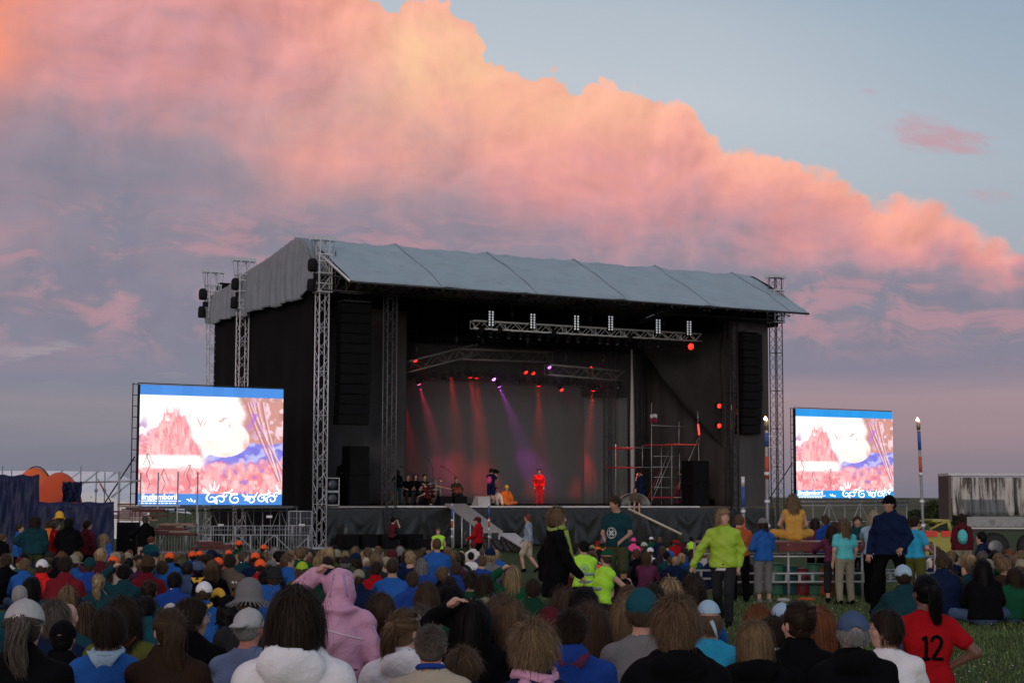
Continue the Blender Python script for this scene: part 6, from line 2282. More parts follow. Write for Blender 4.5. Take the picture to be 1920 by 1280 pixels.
# ================================================================ lorry, car and bushes at the right
def lorry():
    d = 60
    A0 = at(1778, 888, d)
    zt_, zb_ = A0.z, at(1778, 985, d).z
    t = thing('curtain_lorry', (A0.x + 4, d, -.32), 'lorry trailer with tattered curtain side at the right edge', 'lorry')
    Lx = 9.0
    m_cur = bpy.data.materials.new('tattered_curtain')
    m_cur.use_nodes = True
    tt = NT(m_cur.node_tree)
    p = tt.n['Principled BSDF']
    tc = tt.n.new('ShaderNodeTexCoord').outputs['Object']
    sx, sy, sz = tt.sep(tc)
    base_ = tt.ramp(tt.noise(tt.xyz(tt.m('MULTIPLY', sx, 2.4), 0, tt.m('MULTIPLY', sz, .25)), 1.6, 5, .7), [(.38, (.02, .016, .014)), (.46, (.10, .085, .07)), (.52, (.46, .44, .40)), (.75, (.66, .63, .58))])
    # the big dark chevron of the old livery and a faded orange stripe
    ch = tt.m('MULTIPLY', tt.sstep(tt.m('ADD', sx, tt.m('MULTIPLY', sz, .35)), -2.95, -2.85), tt.sstep(tt.m('ADD', sx, tt.m('MULTIPLY', sz, .25)), -1.5, -1.6))
    ch = tt.m('MULTIPLY', ch, tt.m('MULTIPLY', tt.sstep(sz, 1.45, 1.52), tt.sstep(sz, 2.18, 2.10)))
    c = tt.mix(tt.m('MULTIPLY', ch, .8), base_, (.045, .07, .085))
    st_ = tt.m('MULTIPLY', tt.sstep(sx, -.75, -.68), tt.sstep(sx, -.28, -.35))
    c = tt.mix(tt.m('MULTIPLY', st_, .6), c, (.5, .26, .17))
    tt.put(p.inputs['Base Color'], c)
    p.inputs['Roughness'].default_value = .55
    P = []
    for i in range(180):
        x = A0.x + .1 + (Lx - .2) * i / 179
        r = []
        for j in range(12):
            q = j / 11
            z = zt_ - .12 + (1.30 - zt_ + .12) * q - .05 * abs(math.sin(i * .35)) * (1 if j == 11 else 0)
            r.append(Vector((x, d - .05 - .05 * math.sin(i * .5 + .6 * q + 1.2 * math.sin(i * .11)) * (.3 + q) - .03 * math.sin(i * 1.1), z)))
        P.append(r)
    o = MB().grid(P, thick=.01).build('curtain', m_cur, t)
    MB().box((A0.x + Lx / 2, d + .75, zt_ - .02), (Lx, 1.5, .10)).build('roof', mat('trailer_white', (.6, .6, .58), .5), t)
    MB().box((A0.x + .05, d + .72, (zt_ + 1.0) / 2), (.1, 1.44, zt_ - 1.1)).build('rear_panel', mat('trailer_dark', (.10, .085, .07), .6), t)
    MB().box((A0.x + Lx / 2, d + .75, .76), (Lx, 1.4, .10)).build('chassis', M_BLK, t)
    mb = MB().box((A0.x + 4.6, d - .04, 1.06), (8.0, .05, .34))
    mb.build('side_guard', mat('side_guard', (.30, .31, .31), .5, dirt=((.1, .09, .08), 3, .6)), t)
    MB().box((A0.x + 4.6, d + .0, .84), (8.0, .06, .05)).build('lower_rail', mat('trailer_white', (.6, .6, .58), .5), t)
    for x in (1.6, 2.9, 4.2):
        w = MB().lathe((A0.x + x, d + .1, .18), [(.30, 0), (.5, .02), (.5, .28), (.30, .3)], 20, (Vector((1, 0, 0)), UP, Vector((0, -1, 0)) * -1)).build('wheel', mat('tyre_rubber', (.02, .02, .02), .8), t)
        MB().lathe((A0.x + x, d + .08, .18), [(.05, 0), (.24, .01), (.28, .03)], 16, (Vector((1, 0, 0)), UP, Vector((0, 1, 0)))).build('rim', M_DGR, w)
    return t


lorry()
t = thing('rescue_car', at(1760, 1000, 52), 'yellow estate car with red side stripe parked left of the lorry', 'car')
M_YEL = mat('yellow_car_paint', (.36, .34, .06), .45, 0, .4, var=.04)
c0 = at(1738, 1004, 52)
x0, x1 = at(1722, 990, 52).x, at(1783, 990, 52).x
zs = lambda y: at(1760, y, 52).z
mb = MB()
prof2 = [(x0 - 2.6, .1), (x0 - 2.55, .35), (x0 - 1.9, zs(999)), (x0, zs(996)), (x1, zs(995)), (x1 + .06, .5), (x1 + .08, .1)]
mb.grid([[Vector((x, 52 + yy, z)) for x, z in prof2] for yy in (0, .02, 1.58, 1.6)], False, .03)
for yy in (0, 1.6): mb.add([Vector((x, 52 + yy, z)) for x, z in prof2], [tuple(range(len(prof2)))])
mb.build('body', M_YEL, t)
mb = MB()
# cabin: thick slanted pillars, roof and rear post as seen beside the lorry
A_, B_, C_, D_ = at(1743, 993, 51.98), at(1778, 977, 51.98), at(1780, 976, 51.98), at(1783, 998, 51.98)
for yy in (0, 1.55):
    o_ = Vector((0, yy, 0))
    mb.tube((A_ + o_, A_.lerp(B_, .5) + o_ + UP * .03, B_ + o_), .035, 6)
    mb.tube((B_ + o_, D_ + o_), .055, 6)
    mb.tube((B_ + o_, B_ + o_ + Vector((-.5, 0, .0))), .03, 6)
mb.box(B_ + Vector((-.2, .78, .03)), (.5, 1.5, .05))
mb.build('cabin', M_YEL, t)
mb = MB().add([A_ + Vector((.12, .03, .02)), B_ + Vector((-.05, .03, -.04)), D_ + Vector((-.07, .03, .05)), A_ + Vector((.1, .03, -.02))], [(0, 1, 2, 3)])
mb.build('side_window', mat('car_glass', (.02, .03, .03), .1, 0, .8), t)
for px in (1747, 1776):
    a_ = at(px, 1000, 51.95)
    MB().box(a_, (.34, .02, .17)).build('red_stripe', mat('fluorescent_red', (.70, .05, .03), .5, var=.05), t)
for x in (x0 - 1.9, x1 - .4):
    w = MB().lathe((x, 51.98, .02), [(.18, 0), (.32, .02), (.32, .2), (.18, .22)], 18, (Vector((1, 0, 0)), UP, Vector((0, 1, 0)))).build('wheel', mat('tyre_rubber', (.02, .02, .02), .8), t)

M_LEAF = mat('dark_bush_leaves', (.030, .046, .018), .8, 0, .2, var=.4, vscale=2.5, island=.5)


def bush(px, ytop, d, wpx, label, seed):
    rg = np.random.default_rng(seed)
    top = at(px, ytop, d)
    rad = wpx / F_PX * d / 2
    t = thing('bush', (top.x, d, -.35), label, 'bush')
    hgt = top.z + .35
    n = 5200
    lob = [(rg.uniform(-.6, .6) * rad, rg.uniform(-.4, .4) * rad, rg.uniform(.3, .74) * hgt, rg.uniform(.35, .55) * rad) for _ in range(11)]
    vs, fs = [], []
    for i in range(n):
        lx, ly, lz, lr = lob[rg.integers(len(lob))]
        v = rg.normal(size=3)
        v /= np.linalg.norm(v)
        r = lr * rg.uniform(.65, 1.12)
        c = np.array([lx + v[0] * r, ly + v[1] * r, max(.05, lz + v[2] * r * hgt / rad * .45)])
        a = rg.normal(size=3)
        a /= np.linalg.norm(a)
        b = np.cross(a, rg.normal(size=3))
        b /= np.linalg.norm(b)
        s = rg.uniform(.06, .16)
        k = len(vs)
        o = np.array([top.x, d, -.35])
        vs += [o + c - a * s, o + c - b * s * .5, o + c + a * s, o + c + b * s * .5]
        fs.append((k, k + 1, k + 2, k + 3))
    MB().add([tuple(q) for q in vs], fs).build('foliage', M_LEAF, t)
    for i in range(6):
        a = i * 1.05
        MB().tube((Vector((top.x, d, -.35)), Vector((top.x + .3 * rad * math.cos(a), d + .3 * rad * math.sin(a), hgt * .3)), Vector((top.x + .6 * rad * math.cos(a), d + .5 * rad * math.sin(a), hgt * .6))), .08, 5, True, .03).build('stem', mat('bush_bark', (.04, .03, .02), .9), t)
    return t


bush(1760, 928, 120, 78, 'dark rounded bush on the meadow left of the lorry', 1)
bush(1722, 952, 130, 60, 'low dark bush on the meadow right of the video screen', 2)
bush(1793, 938, 118, 60, 'dark bush half hidden behind the lorry', 3)


# ================================================================ grass blades near the viewer
def blades():
    rg = np.random.default_rng(21)
    n = 90000
    d = 9.5 + 34 * rg.random(n) ** 1.5
    px = np.where(rg.random(n) < .72, rg.uniform(1040, 1960, n), rg.uniform(-40, 1040, n))
    x = (px - 960) / F_PX * d
    patch = np.sin(x * 2.3 + np.sin(d * 1.1) * 1.5) * np.sin(d * 1.7 + x) * .5 + .5
    h = (.025 + .05 * rg.random(n)) * (.5 + .8 * patch)
    z = np.array([gheight(a, b) for a, b in zip(x, d)]) - .004
    an = rg.uniform(0, 6.28, n)
    w = .004 + .004 * rg.random(n) + d * .00012
    lx, ly = rg.normal(0, .3, n) * h, rg.normal(0, .3, n) * h
    A = np.stack([x - np.cos(an) * w, d - np.sin(an) * w, z], 1)
    B = np.stack([x + np.cos(an) * w, d + np.sin(an) * w, z], 1)
    Cc = np.stack([x + lx, d + ly, z + h], 1)
    V = np.stack([A, B, Cc], 1).reshape(-1, 3)
    me = bpy.data.meshes.new('grass')
    me.vertices.add(len(V))
    me.vertices.foreach_set('co', V.ravel())
    me.loops.add(n * 3)
    me.polygons.add(n)
    me.loops.foreach_set('vertex_index', np.arange(n * 3, dtype=np.int32))
    me.polygons.foreach_set('loop_start', np.arange(0, n * 3, 3, dtype=np.int32))
    me.polygons.foreach_set('loop_total', np.full(n, 3, np.int32))
    me.update(calc_edges=True)
    me.materials.append(mat('grass_blades', (.095, .145, .048), .8, 0, .15, var=.3, vscale=.8, island=.45))
    o = bpy.data.objects.new('grass', me)
    COL.objects.link(o)
    tag(o, kind='stuff')


blades()


def litter():
    rg = np.random.default_rng(9)
    mb = MB()
    for i in range(380):
        d = 12 + 24 * rg.random() ** 1.4
        px = rg.uniform(1060, 1940)
        x = (px - 960) / F_PX * d
        z = gheight(x, d) + rg.uniform(.015, .05)
        s = rg.uniform(.006, .014)
        mb.lathe((x, d, z), [(s * .5, -s * .4), (s, 0), (s * .5, s * .5)], 5)
    tag(mb.build('clover_flowers', mat('clover_white', (.55, .55, .50), .8)), kind='stuff')
    for x_, y_, lab, c in ((1335, 1128, 'crumpled white paper cup in the grass near the lime jacket', 'white'), (1470, 1118, 'small white bag lying in the grass beside the riser', 'lightgrey'), (1512, 1116, 'orange strap lying in the grass before the riser', 'rust')):
        d = EYE * F_PX / (y_ - HORIZON)
        p = at(x_, y_, d)
        F_ = Field(V_(-.2, -.12, -.05), V_(.2, .12, .16), .02)
        F_.ell((0, 0, .03), (.12 if c != 'rust' else .18, .06, .04), .02)
        F_.fold(.012, 2, x_ % 7)
        o = bpy.data.objects.new({'white': 'paper_cup', 'lightgrey': 'bag', 'rust': 'strap'}[c], F_.mesh('litter'))
        COL.objects.link(o)
        o.location = (p.x, d, gheight(p.x, d))
        o.data.materials.append(clothmat(c))
        tag(o, lab, {'white': 'cup', 'lightgrey': 'bag', 'rust': 'strap'}[c])


litter()

# ================================================================ the crowd
SIT = ('cross', 'hug', 'leanback', 'chin', 'armup', 'wave', 'camsit', 'pray', 'kneel', 'kneelhood', 'kneelakimbo', 'edge')
TAKEN = []


def top_h(kind, hat, hair):
    J = pose(kind)
    H, M = head_frame(J, 0, 0)
    return H[2] + .125 + (.012 if hat else 0) + (.02 if hair in ('spiky', 'messy', 'curly') else 0)


def seat(px, yt, label, s=None, kind='cross', sc=.9, top=('jacket', 'blue'), bottom=('long', 'denim'), hair=('short', 'brown'), hat=None, **k):
    """someone sitting: head top at picture point (px, yt); s = picture pixels per metre when measured, else from the seated height"""
    h = top_h(kind, hat, hair[0] if hair else '') * sc
    if s is None:
        d = 20.0
        for _ in range(30):
            zt = gheight(0, d) + h
            d = .5 * d + .5 * max(6.5, (EYE - zt) * F_PX / max(4, yt - HORIZON))
    else:
        d = F_PX / s
    p = at(px, yt, d)
    g = gheight(p.x, d)
    need = (p.z - g) / h
    if s is not None:
        kk = min(1.14, max(.92, need))
        sc, h, need = sc * kk, h * kk, need / kk
    szf = min(1.22, max(.85, need))
    if s is None: szf = 1.0
    z0 = p.z - h * szf if abs(p.z - h * szf - g) > .08 else g
    q = k.pop('q', None)
    if q is None: q = 2 if F_PX / d > 205 else (1 if F_PX / d > 96 else 0)
    TAKEN.append((p.x, d, .30 * sc if F_PX / d < 205 else .38))
    hd = k.pop('face', 0)
    return person((p.x, d, z0), label, kind, hd, sc, None, top, bottom, hair, hat, q=q, szf=szf, seed=int(px), **k)


def stand(px, yt, d, label, kind='stand', face=0.0, hgt=None, q=None, base=None, **k):
    """someone standing at distance d with the head top at (px, yt)"""
    p = at(px, yt, d)
    g = gheight(p.x, d) if base is None else base
    h = (p.z - g) if hgt is None else hgt
    hat = k.get('hat')
    hh = top_h(kind, hat, k.get('hair', ('short', ''))[0])
    sc = h / hh
    if q is None: q = 1 if F_PX / d > 70 else 0
    TAKEN.append((p.x, d, .45))
    # children are narrower than the uniform scale suggests; adults keep their breadth
    sx = k.pop('sx', None) or (sc if sc > .88 else sc * .5 + .88 * .5)
    return person((p.x, d, g), label, kind, face, sx, top=k.pop('top', ('jacket', 'blue')), bottom=k.pop('bottom', ('long', 'black')), hair=k.pop('hair', ('short', 'brown')), q=q, szf=sc / sx, seed=int(px), **k)


# ---- small things people wear
from mathutils.bvhtree import BVHTree
BV = {}


def snap(J, x, z, side=-1, off=.004):
    """point on the front (side 1) or back (side -1) of the garment at (x, z)"""
    me = J['_top']
    if me.name not in BV: BV[me.name] = BVHTree.FromPolygons([v.co[:] for v in me.vertices], [p.vertices[:] for p in me.polygons])
    h = BV[me.name].ray_cast(Vector((x, J['C'][1] + side * .7, z)), Vector((0, -side, 0)))
    y = h[0].y if h[0] is not None else J['C'][1] + side * .14
    return Vector((x, y + side * off, z))


def child_mesh(mb, name, m, root):
    o = mb.build(name, m)
    o.parent = root
    return o


def neckerchief(col):
    def f(root, J, H, M):
        N = J['N']
        mb = MB()
        mb.tube([Vector((N[0] + .085 * math.cos(a), N[1] + .005 + .085 * math.sin(a), N[2] + .035 + .012 * math.sin(a))) for a in [k * 6.2832 / 16 for k in range(17)]], .022, 6, False)
        P = [[Vector((N[0] + (i / 6 - .5) * .22 * (1 - j / 6), N[1] - .075 - .045 * min(1, j / 2) + .03 * j / 6, N[2] + .045 - .16 * j / 6)) for j in range(7)] for i in range(7)]
        mb.grid(P, thick=.008)
        child_mesh(mb, 'neckerchief', clothmat(col), root)
    return f


def scarf(col, hang=.30, front=True):
    def f(root, J, H, M):
        N = J['N']
        s = 1 if front else -1
        mb = MB().tube([Vector((N[0] + .09 * math.cos(a), N[1] + .01 + .09 * math.sin(a), N[2] + .04 + .015 * math.sin(2 * a))) for a in [k * 6.2832 / 16 for k in range(17)]], .034, 7, False)
        for x in (-.05, .06):
            mb.tube([Vector((N[0] + x, N[1] + s * (.11 + .02 * k), N[2] + .02 - hang * k / 5)) for k in range(6)], .034, 6, True, .028)
        child_mesh(mb, 'scarf', clothmat(col), root)
    return f


def collar(col):
    def f(root, J, H, M):
        N = J['N']
        child_mesh(MB().tube([Vector((N[0] + .070 * math.cos(a), N[1] + .008 + .074 * math.sin(a), N[2] + .045 - .018 * math.sin(a))) for a in [k * 6.2832 / 16 for k in range(17)]], .018, 6, False), 'collar', clothmat(col), root)
    return f


def piping(root, J, H, M):
    C, P = J['C'], J['P']
    for z_, w_, dz in ((.07, .19, -.05), (-.17, .15, -.02)):
        child_mesh(MB().tube([snap(J, C[0] + w_ * k / 8, C[2] + z_ + dz * k / 8) for k in range(-8, 9)], .005, 5), 'piping', clothmat('white' if z_ > 0 else 'plum'), root)
    for s in (-1, 1):
        child_mesh(MB().tube([snap(J, H[0] + s * (.035 + .03 * k / 6), H[2] + .11 - .17 * k / 6) for k in range(7)], .006, 5), 'hood_piping', clothmat('lilac'), root)


def headband(col):
    def f(root, J, H, M):
        pts = [Vector(hp(H, M, .100 * math.cos(a), .012, .030 + .106 * math.sin(a))) for a in [math.pi * k / 14 for k in range(-1, 16)]]
        child_mesh(MB().tube(pts, .009, 6), 'headband', clothmat(col), root)
    return f


def hairtie(col):
    def f(root, J, H, M):
        child_mesh(MB().lathe(Vector(hp(H, M, 0, -.128, .045)), [(.02, -.012), (.028, 0), (.02, .012)], 10, tuple(Vector(M[:, k]) for k in (0, 2, 1))), 'hair_tie', clothmat(col), root)
    return f


def bandana(col):
    def f(root, J, H, M):
        mb = MB()
        P = [[Vector(hp(H, M, *(v_ * V_(.092, .112, .108) * V_(1, 1, 1) + V_(0, -.010, .030)))) for v_ in [V_(math.sin(t) * math.cos(a), math.sin(t) * math.sin(a), math.cos(t)) for a in [6.2832 * k / 18 for k in range(19)]]] for t in [.02 + 1.35 * j / 8 for j in range(9)]]
        mb.grid(P)
        mb.tube([Vector(hp(H, M, .01, -.115, 0)), Vector(hp(H, M, .03, -.14, -.05)), Vector(hp(H, M, .05, -.13, -.11))], .02, 5, True, .008)
        child_mesh(mb, 'bandana', clothmat(col), root)
    return f


def vest_bands(root, J, H, M):
    P, C = J['P'], J['C']
    for t in (.25, .72):
        c = P + (C - P) * t
        mb = MB()
        ring = [(c[0] + .185 * math.cos(a), c[1] + .150 * math.sin(a)) for a in [6.2832 * k / 24 for k in range(25)]]
        mb.grid([[Vector((x, y, c[2] - .022)) for x, y in ring], [Vector((x, y, c[2] + .022)) for x, y in ring]], thick=.004)
        child_mesh(mb, 'reflective_band', clothmat('steel'), root)


def emblem(col, back=True, dz=.12, r=.085, dx=0.0):
    """round knotted emblem printed on cloth"""
    def f(root, J, H, M):
        C = J['C']
        s = -1 if back else 1
        y = C[1] + s * .150
        mb = MB()
        zz = C[2] + dz - .12
        for (cx, cz, rr) in ((0, 0, .9), (0, .42, .36), (0, -.42, .36), (.42, 0, .36), (-.42, 0, .36), (0, 0, .34)):
            mb.tube([snap(J, C[0] + dx + (cx * r + rr * r * math.cos(a)), zz + cz * r + rr * r * math.sin(a), s) for a in [6.2832 * k / 14 for k in range(15)]], .0042, 4, False)
        child_mesh(mb, 'emblem', clothmat(col), root)
    return f


def number12(root, J, H, M):
    C = J['C']
    arc = [(.030 + .038 * math.cos(t), .045 + .038 * math.sin(t)) for t in [math.pi * (1 - k / 8) for k in range(9)]]
    two = arc + [(.062, .020), (.030, -.035), (.0, -.085), (.030, -.085), (.078, -.085)]
    for st in ([(-.075, .055), (-.050, .082), (-.050, .0), (-.050, -.085)], [(-.080, -.085), (-.020, -.085)], two):
        pts = []
        for p, q in zip(st, st[1:]):
            for k in range(4): pts.append((p[0] + (q[0] - p[0]) * k / 4, p[1] + (q[1] - p[1]) * k / 4))
        pts.append(st[-1])
        child_mesh(MB().tube([snap(J, C[0] + x + .01, C[2] + z - .02, -1, .001) for x, z in pts], .0150, 6), 'shirt_number', clothmat('black'), root)


def stripes(cols, side=1):
    """contrast stripes running down one sleeve"""
    def f(root, J, H, M):
        S_, E_, W_ = (J['SR'], J['ER'], J['WR']) if side > 0 else (J['SL'], J['EL'], J['WL'])
        for k, c in enumerate(cols):
            off = V_(side * .055, -.035 + .025 * k, .045 - .012 * k)
            pts = [S_ + off * V_(.2, 1, 1.2), S_ + off, S_ * .5 + E_ * .5 + off * .95, E_ + off * .85]
            child_mesh(MB().tube([Vector(p) for p in pts], .010, 5), 'sleeve_stripe', clothmat(c), root)
    return f


def hem(root, J, H, M):
    P = J['P']
    for z, c, r in ((-.045, 'navy', .158), (-.085, 'white', .150)):
        mb = MB()
        mb.grid([[Vector((P[0] + r * 1.12 * math.cos(a), P[1] + r * .86 * math.sin(a), P[2] + z + dz)) for a in [6.2832 * k / 24 for k in range(25)]] for dz in (-.03, .03)], thick=.006)
        child_mesh(mb, 'hem', clothmat(c), root)


def backpack(col):
    def f(root, J, H, M):
        C = J['C']
        F_ = Field(C - .42, C + .3, .02)
        F_.ell(C + V_(0, -.19, -.04), (.13, .085, .18), .02)
        F_.ell(C + V_(0, -.26, -.09), (.09, .05, .09), .02)
        F_.fold(.004, 1, 2)
        o = link('backpack', F_.mesh('backpack'), clothmat(col), root)
        for s in (-1, 1):
            pts = [C + V_(s * .09, -.14, .12), C + V_(s * .11, -.03, .20), C + V_(s * .12, .12, .08), C + V_(s * .12, .12, -.08)]
            child_mesh(MB().tube([Vector(p) for p in pts], .016, 5), 'strap', clothmat('black'), root)
    return f


def beard(col):
    def f(root, J, H, M):
        F_ = Field(H - .16, H + .12, .012)
        F_.ell(hp(H, M, 0, .045, -.075), (.055, .050, .045), .02, M)
        F_.fold(.004, 3, 1)
        link('beard', F_.mesh('beard'), hairmat(col), root)
    return f


def camcorder(root, J, H, M):
    c = (J['WL'] + J['WR']) / 2 + V_(0, .02, .10)
    mb = MB().box(c, (.14, .34, .16))
    mb.box(c + V_(0, .0, .11), (.04, .22, .04))
    child_mesh(mb, 'camera_body', M_BOX, root)
    child_mesh(MB().lathe(Vector(c + V_(0, .17, 0)), [(.045, 0), (.06, .02), (.07, .12)], 12, (Vector((1, 0, 0)), UP, Vector((0, 1, 0)))), 'camera_lens', M_MIC, root)
    child_mesh(MB().box(c + V_(-.13, -.05, .03), (.10, .06, .07)), 'viewfinder', M_BOX, root)


def guitar(root, J, H, M):
    c = J['C'] + V_(.02, .20, -.12)
    mb = MB()
    a, b = Vector((1, 0, 0)), UP
    for dx, r in ((-.10, .17), (.12, .13)):
        mb.lathe(Vector(c + V_(dx, 0, dx * .2)), [(r, -.03), (r, .03)], 16, (a, b, Vector((0, 1, 0))))
    child_mesh(mb, 'guitar_body', mat('guitar_wood', (.25, .04, .02), .25), root)
    child_mesh(MB().box(c + V_(.55, 0, .12), (.62, .025, .05), (Vector((.98, 0, .2)), Vector((0, 1, 0)), Vector((-.2, 0, .98)))), 'guitar_neck', mat('guitar_neck', (.5, .22, .12), .4), root)
    child_mesh(MB().box(c + V_(.92, 0, .20), (.15, .03, .08), (Vector((.98, 0, .2)), Vector((0, 1, 0)), Vector((-.2, 0, .98)))), 'guitar_head', mat('guitar_neck', (.5, .22, .12), .4), root)


def phone(root, J, H, M):
    child_mesh(MB().box((J['WL'] + J['WR']) / 2 + V_(0, .06, .10), (.10, .04, .07)), 'camera', M_BOX, root)


def badges(root, J, H, M):
    C = J['C']
    for dx, dz, c in ((.08, .08, 'white'), (.13, .08, 'lightblue'), (.18, .07, 'rust'), (.09, -.02, 'black'), (.15, -.04, 'white'), (.08, -.10, 'rust')):
        child_mesh(MB().lathe(snap(J, C[0] + dx, C[2] + dz, -1, .002), [(.022, 0), (.02, .006), (.004, .008)], 10, (Vector((1, 0, 0)), UP, Vector((0, -1, 0)))), 'badge', clothmat(c), root)


T, J_, Hd, Sh = 'tee', 'jacket', 'hoodie', 'shirt'
# ---- front rows, largest heads first
seat(40, 1123, 'person in black jacket and light grey cap with ponytail loop, bottom left corner', 385, 'cross', .98, (J_, 'black'), hair=('tail', 'greybrown'), hat=('cap', 'lightgrey'), wide=1.2, extra=(hairtie('cream'),))
seat(114, 1163, 'tanned person in black cap and black jacket with white sleeve stripes', 300, 'cross', .88, (J_, 'black'), hair=('buzz', 'black'), hat=('cap', 'black'), skin=1, wide=1.1, extra=(stripes(('white', 'steel', 'white')),))
seat(96, 1127, 'person with dark blond swept hair between grey cap and black cap', 255, 'hug', .95, (J_, 'navy'), hair=('messy', 'greybrown'))
seat(122, 1131, 'bald person half hidden behind the black cap', 225, 'hug', .95, (J_, 'darkteal'), hair=None)
seat(200, 1143, 'boy with brown hair, blue sweatshirt and light blue neckerchief', 330, 'cross', .84, (Sh, 'blue'), hair=('boy', 'darkbrown'), extra=(neckerchief('lightblue'),))
seat(226, 1119, 'dark curly-haired person in olive jacket with orange scarf', 262, 'hug', .95, (J_, 'olive'), hair=('curly', 'darkbrown'), extra=(neckerchief('hiorange'),))
seat(312, 1146, 'girl with long ponytail resting her chin on her hand', 345, 'chin', .93, (J_, 'darkbrown'), hair=('tail', 'brown'), hyaw=22, extra=(hairtie('white'), 'eyes'))
seat(352, 1124, 'dark-haired boy with glasses in black jacket looking right', 285, 'hug', .95, (J_, 'black'), hair=('boy', 'darkbrown'), hyaw=-55, extra=('glasses', 'eyes'))
seat(462, 1140, 'flushed man in light grey cap and grey-blue shirt', 300, 'hug', 1.05, (Sh, 'greyblue'), hair=('buzz', 'grey'), hat=('capback', 'lightgrey'), skin=3, wide=1.3, hyaw=-25)
seat(465, 1091, 'person in floppy light grey bucket hat', 235, 'cross', .95, (J_, 'charcoal'), hair=('buzz', 'brown'), hat=('bucket', 'grey'))
seat(520, 1165, 'person in pale lime jacket hidden behind the white hooded sweatshirt', 320, 'hug', 1.0, (J_, 'palelime'), hair=('short', 'brown'), wide=1.2)
seat(552, 1107, 'dark-haired person in white hooded sweatshirt, low ponytail, at the bottom edge', 410, 'cross', 1.05, (Hd, 'white'), hair=('bob', 'darkbrown'), wide=1.15)
seat(636, 1070, 'kneeling child in pink hooded jacket with hood up and hand on head', 245, 'kneelhood', .95, ('hood', 'pink'), ('long', 'darkgreen'), hair=None, extra=(stripes(('lilac',), 1), piping), wide=1.05, slick=True)
seat(713, 1117, 'person with brown bob and denim jacket right of the pink hood', 232, 'cross', .9, (J_, 'denim'), hair=('bob', 'brown'))
seat(757, 1147, 'girl with long light ponytail, white sweatshirt and sunglasses on her head', 330, 'cross', .95, (Hd, 'white'), hair=('tail', 'lightbrown'), hyaw=-38, extra=(hairtie('black'), 'sunglasses'))
seat(790, 1138, 'person with tousled hair and sunglasses behind the balding man', 250, 'hug', .95, (J_, 'navy'), hair=('messy', 'greybrown'), hyaw=-25, extra=('sunglasses',))
seat(807, 1175, 'balding man with cropped grey hair, beige shirt and blue collar', 362, 'cross', 1.0, (Sh, 'beige'), hair=('buzz', 'greybrown'), skin=3, extra=(collar('royal'),), wide=1.1)
seat(800, 1094, 'child with round brown hair in green top behind the tousled head', 232, 'cross', .85, (T, 'green'), hair=('boy', 'brown'), extra=(neckerchief('white'),))
seat(843, 1099, 'person with long black hair between two green tops', 222, 'hug', .9, (J_, 'black'), hair=('long', 'black'))
seat(884, 1127, 'black-haired person with white headband and black jacket, arm raised', 272, 'armup', .98, (J_, 'black'), hair=('long', 'black'), extra=(headband('cream'),), wide=1.15)
seat(909, 1126, 'pale blond head beside the white headband', 215, 'cross', .9, (J_, 'denim'), hair=('bob', 'palblond'))
seat(868, 1232, 'low curly blond-brown head at the bottom edge beside the balding man', 330, 'hug', .9, (J_, 'navy'), hair=('messy', 'lightbrown'))
seat(955, 1127, 'person with shoulder-length light brown hair and brown top', 262, 'cross', .93, (J_, 'brown'), hair=('bob', 'lightbrown'))
seat(938, 1118, 'fair-haired head behind the shoulder-length brown hair', 225, 'hug', .92, (J_, 'denim'), hair=('messy', 'lightbrown'))
seat(1003, 1165, 'person with spiky blond-brown hair, pink scarf and navy jacket', 405, 'cross', 1.0, (J_, 'navy'), hair=('messy', 'darkblond'), extra=(scarf('pink', .12, False),), wide=1.15, hyaw=-15)
seat(1072, 1144, 'big person in royal blue jacket with patterned maroon neckerchief, shaved head', 335, 'cross', 1.08, (J_, 'royal'), hair=('buzz', 'darkbrown'), skin=2, extra=(neckerchief('plum'),), wide=1.35)
seat(1031, 1140, 'person in dusty maroon knitted hat behind the blond-brown head', 245, 'hug', .95, (J_, 'darkteal'), hair=('short', 'brown'), hat=('beanie', 'maroon'))
seat(1060, 1107, 'girl with straight brown hair in front of the walking woman', 232, 'cross', .9, (J_, 'denim'), hair=('long', 'brown'))
seat(1096, 1104, 'dark-haired person in bright blue jacket with orange scarf', 235, 'hug', 1.0, (J_, 'blue'), hair=('boy', 'black'), extra=(neckerchief('orange'),), wide=1.15)
seat(1107, 1132, 'girl with fair hair and orange neckerchief', 275, 'cross', .85, (J_, 'darkgreen'), hair=('long', 'brown'), extra=(neckerchief('orange'),))
seat(1206, 1105, 'person in dark teal hood-like hat and speckled grey sweater', 292, 'cross', .98, (Sh, 'grey'), hair=('short', 'brown'), hat=('beanie', 'teal'), wide=1.1)
seat(1180, 1103, 'fair-haired child left of the teal hat', 215, 'hug', .85, (J_, 'maroon'), hair=('bob', 'lightbrown'))
seat(1172, 1126, 'long blond head with maroon scarf below the fair-haired child', 240, 'cross', .88, (J_, 'plum'), hair=('long', 'darkblond'))
seat(1268, 1118, 'person with spiky light brown hair in bulky black coat', 375, 'cross', 1.05, (Hd, 'black'), hair=('messy', 'lightbrown'), wide=1.4)
seat(1258, 1084, 'long-haired blond girl with dark headband', 200, 'cross', .88, (J_, 'teal'), hair=('long', 'blond'), extra=(headband('black'),))
seat(1225, 1096, 'dark-haired person with sunglasses left of the blond girl', 205, 'cross', .9, (J_, 'charcoal'), hair=('bob', 'darkbrown'), extra=('sunglasses',))
seat(1302, 1074, 'curly brown-haired child in bright blue top', 192, 'hug', .88, (J_, 'blue'), hair=('curly', 'darkbrown'))
seat(1330, 1128, 'child with pale blue bandana and cyan top', 262, 'cross', .85, (T, 'cyan'), hair=('boy', 'lightbrown'), extra=(bandana('lightblue'),))
seat(1418, 1169, 'person with smooth fair bob and black coat near the bottom edge', 312, 'hug', .92, (Hd, 'black'), hair=('bob', 'darkblond'))
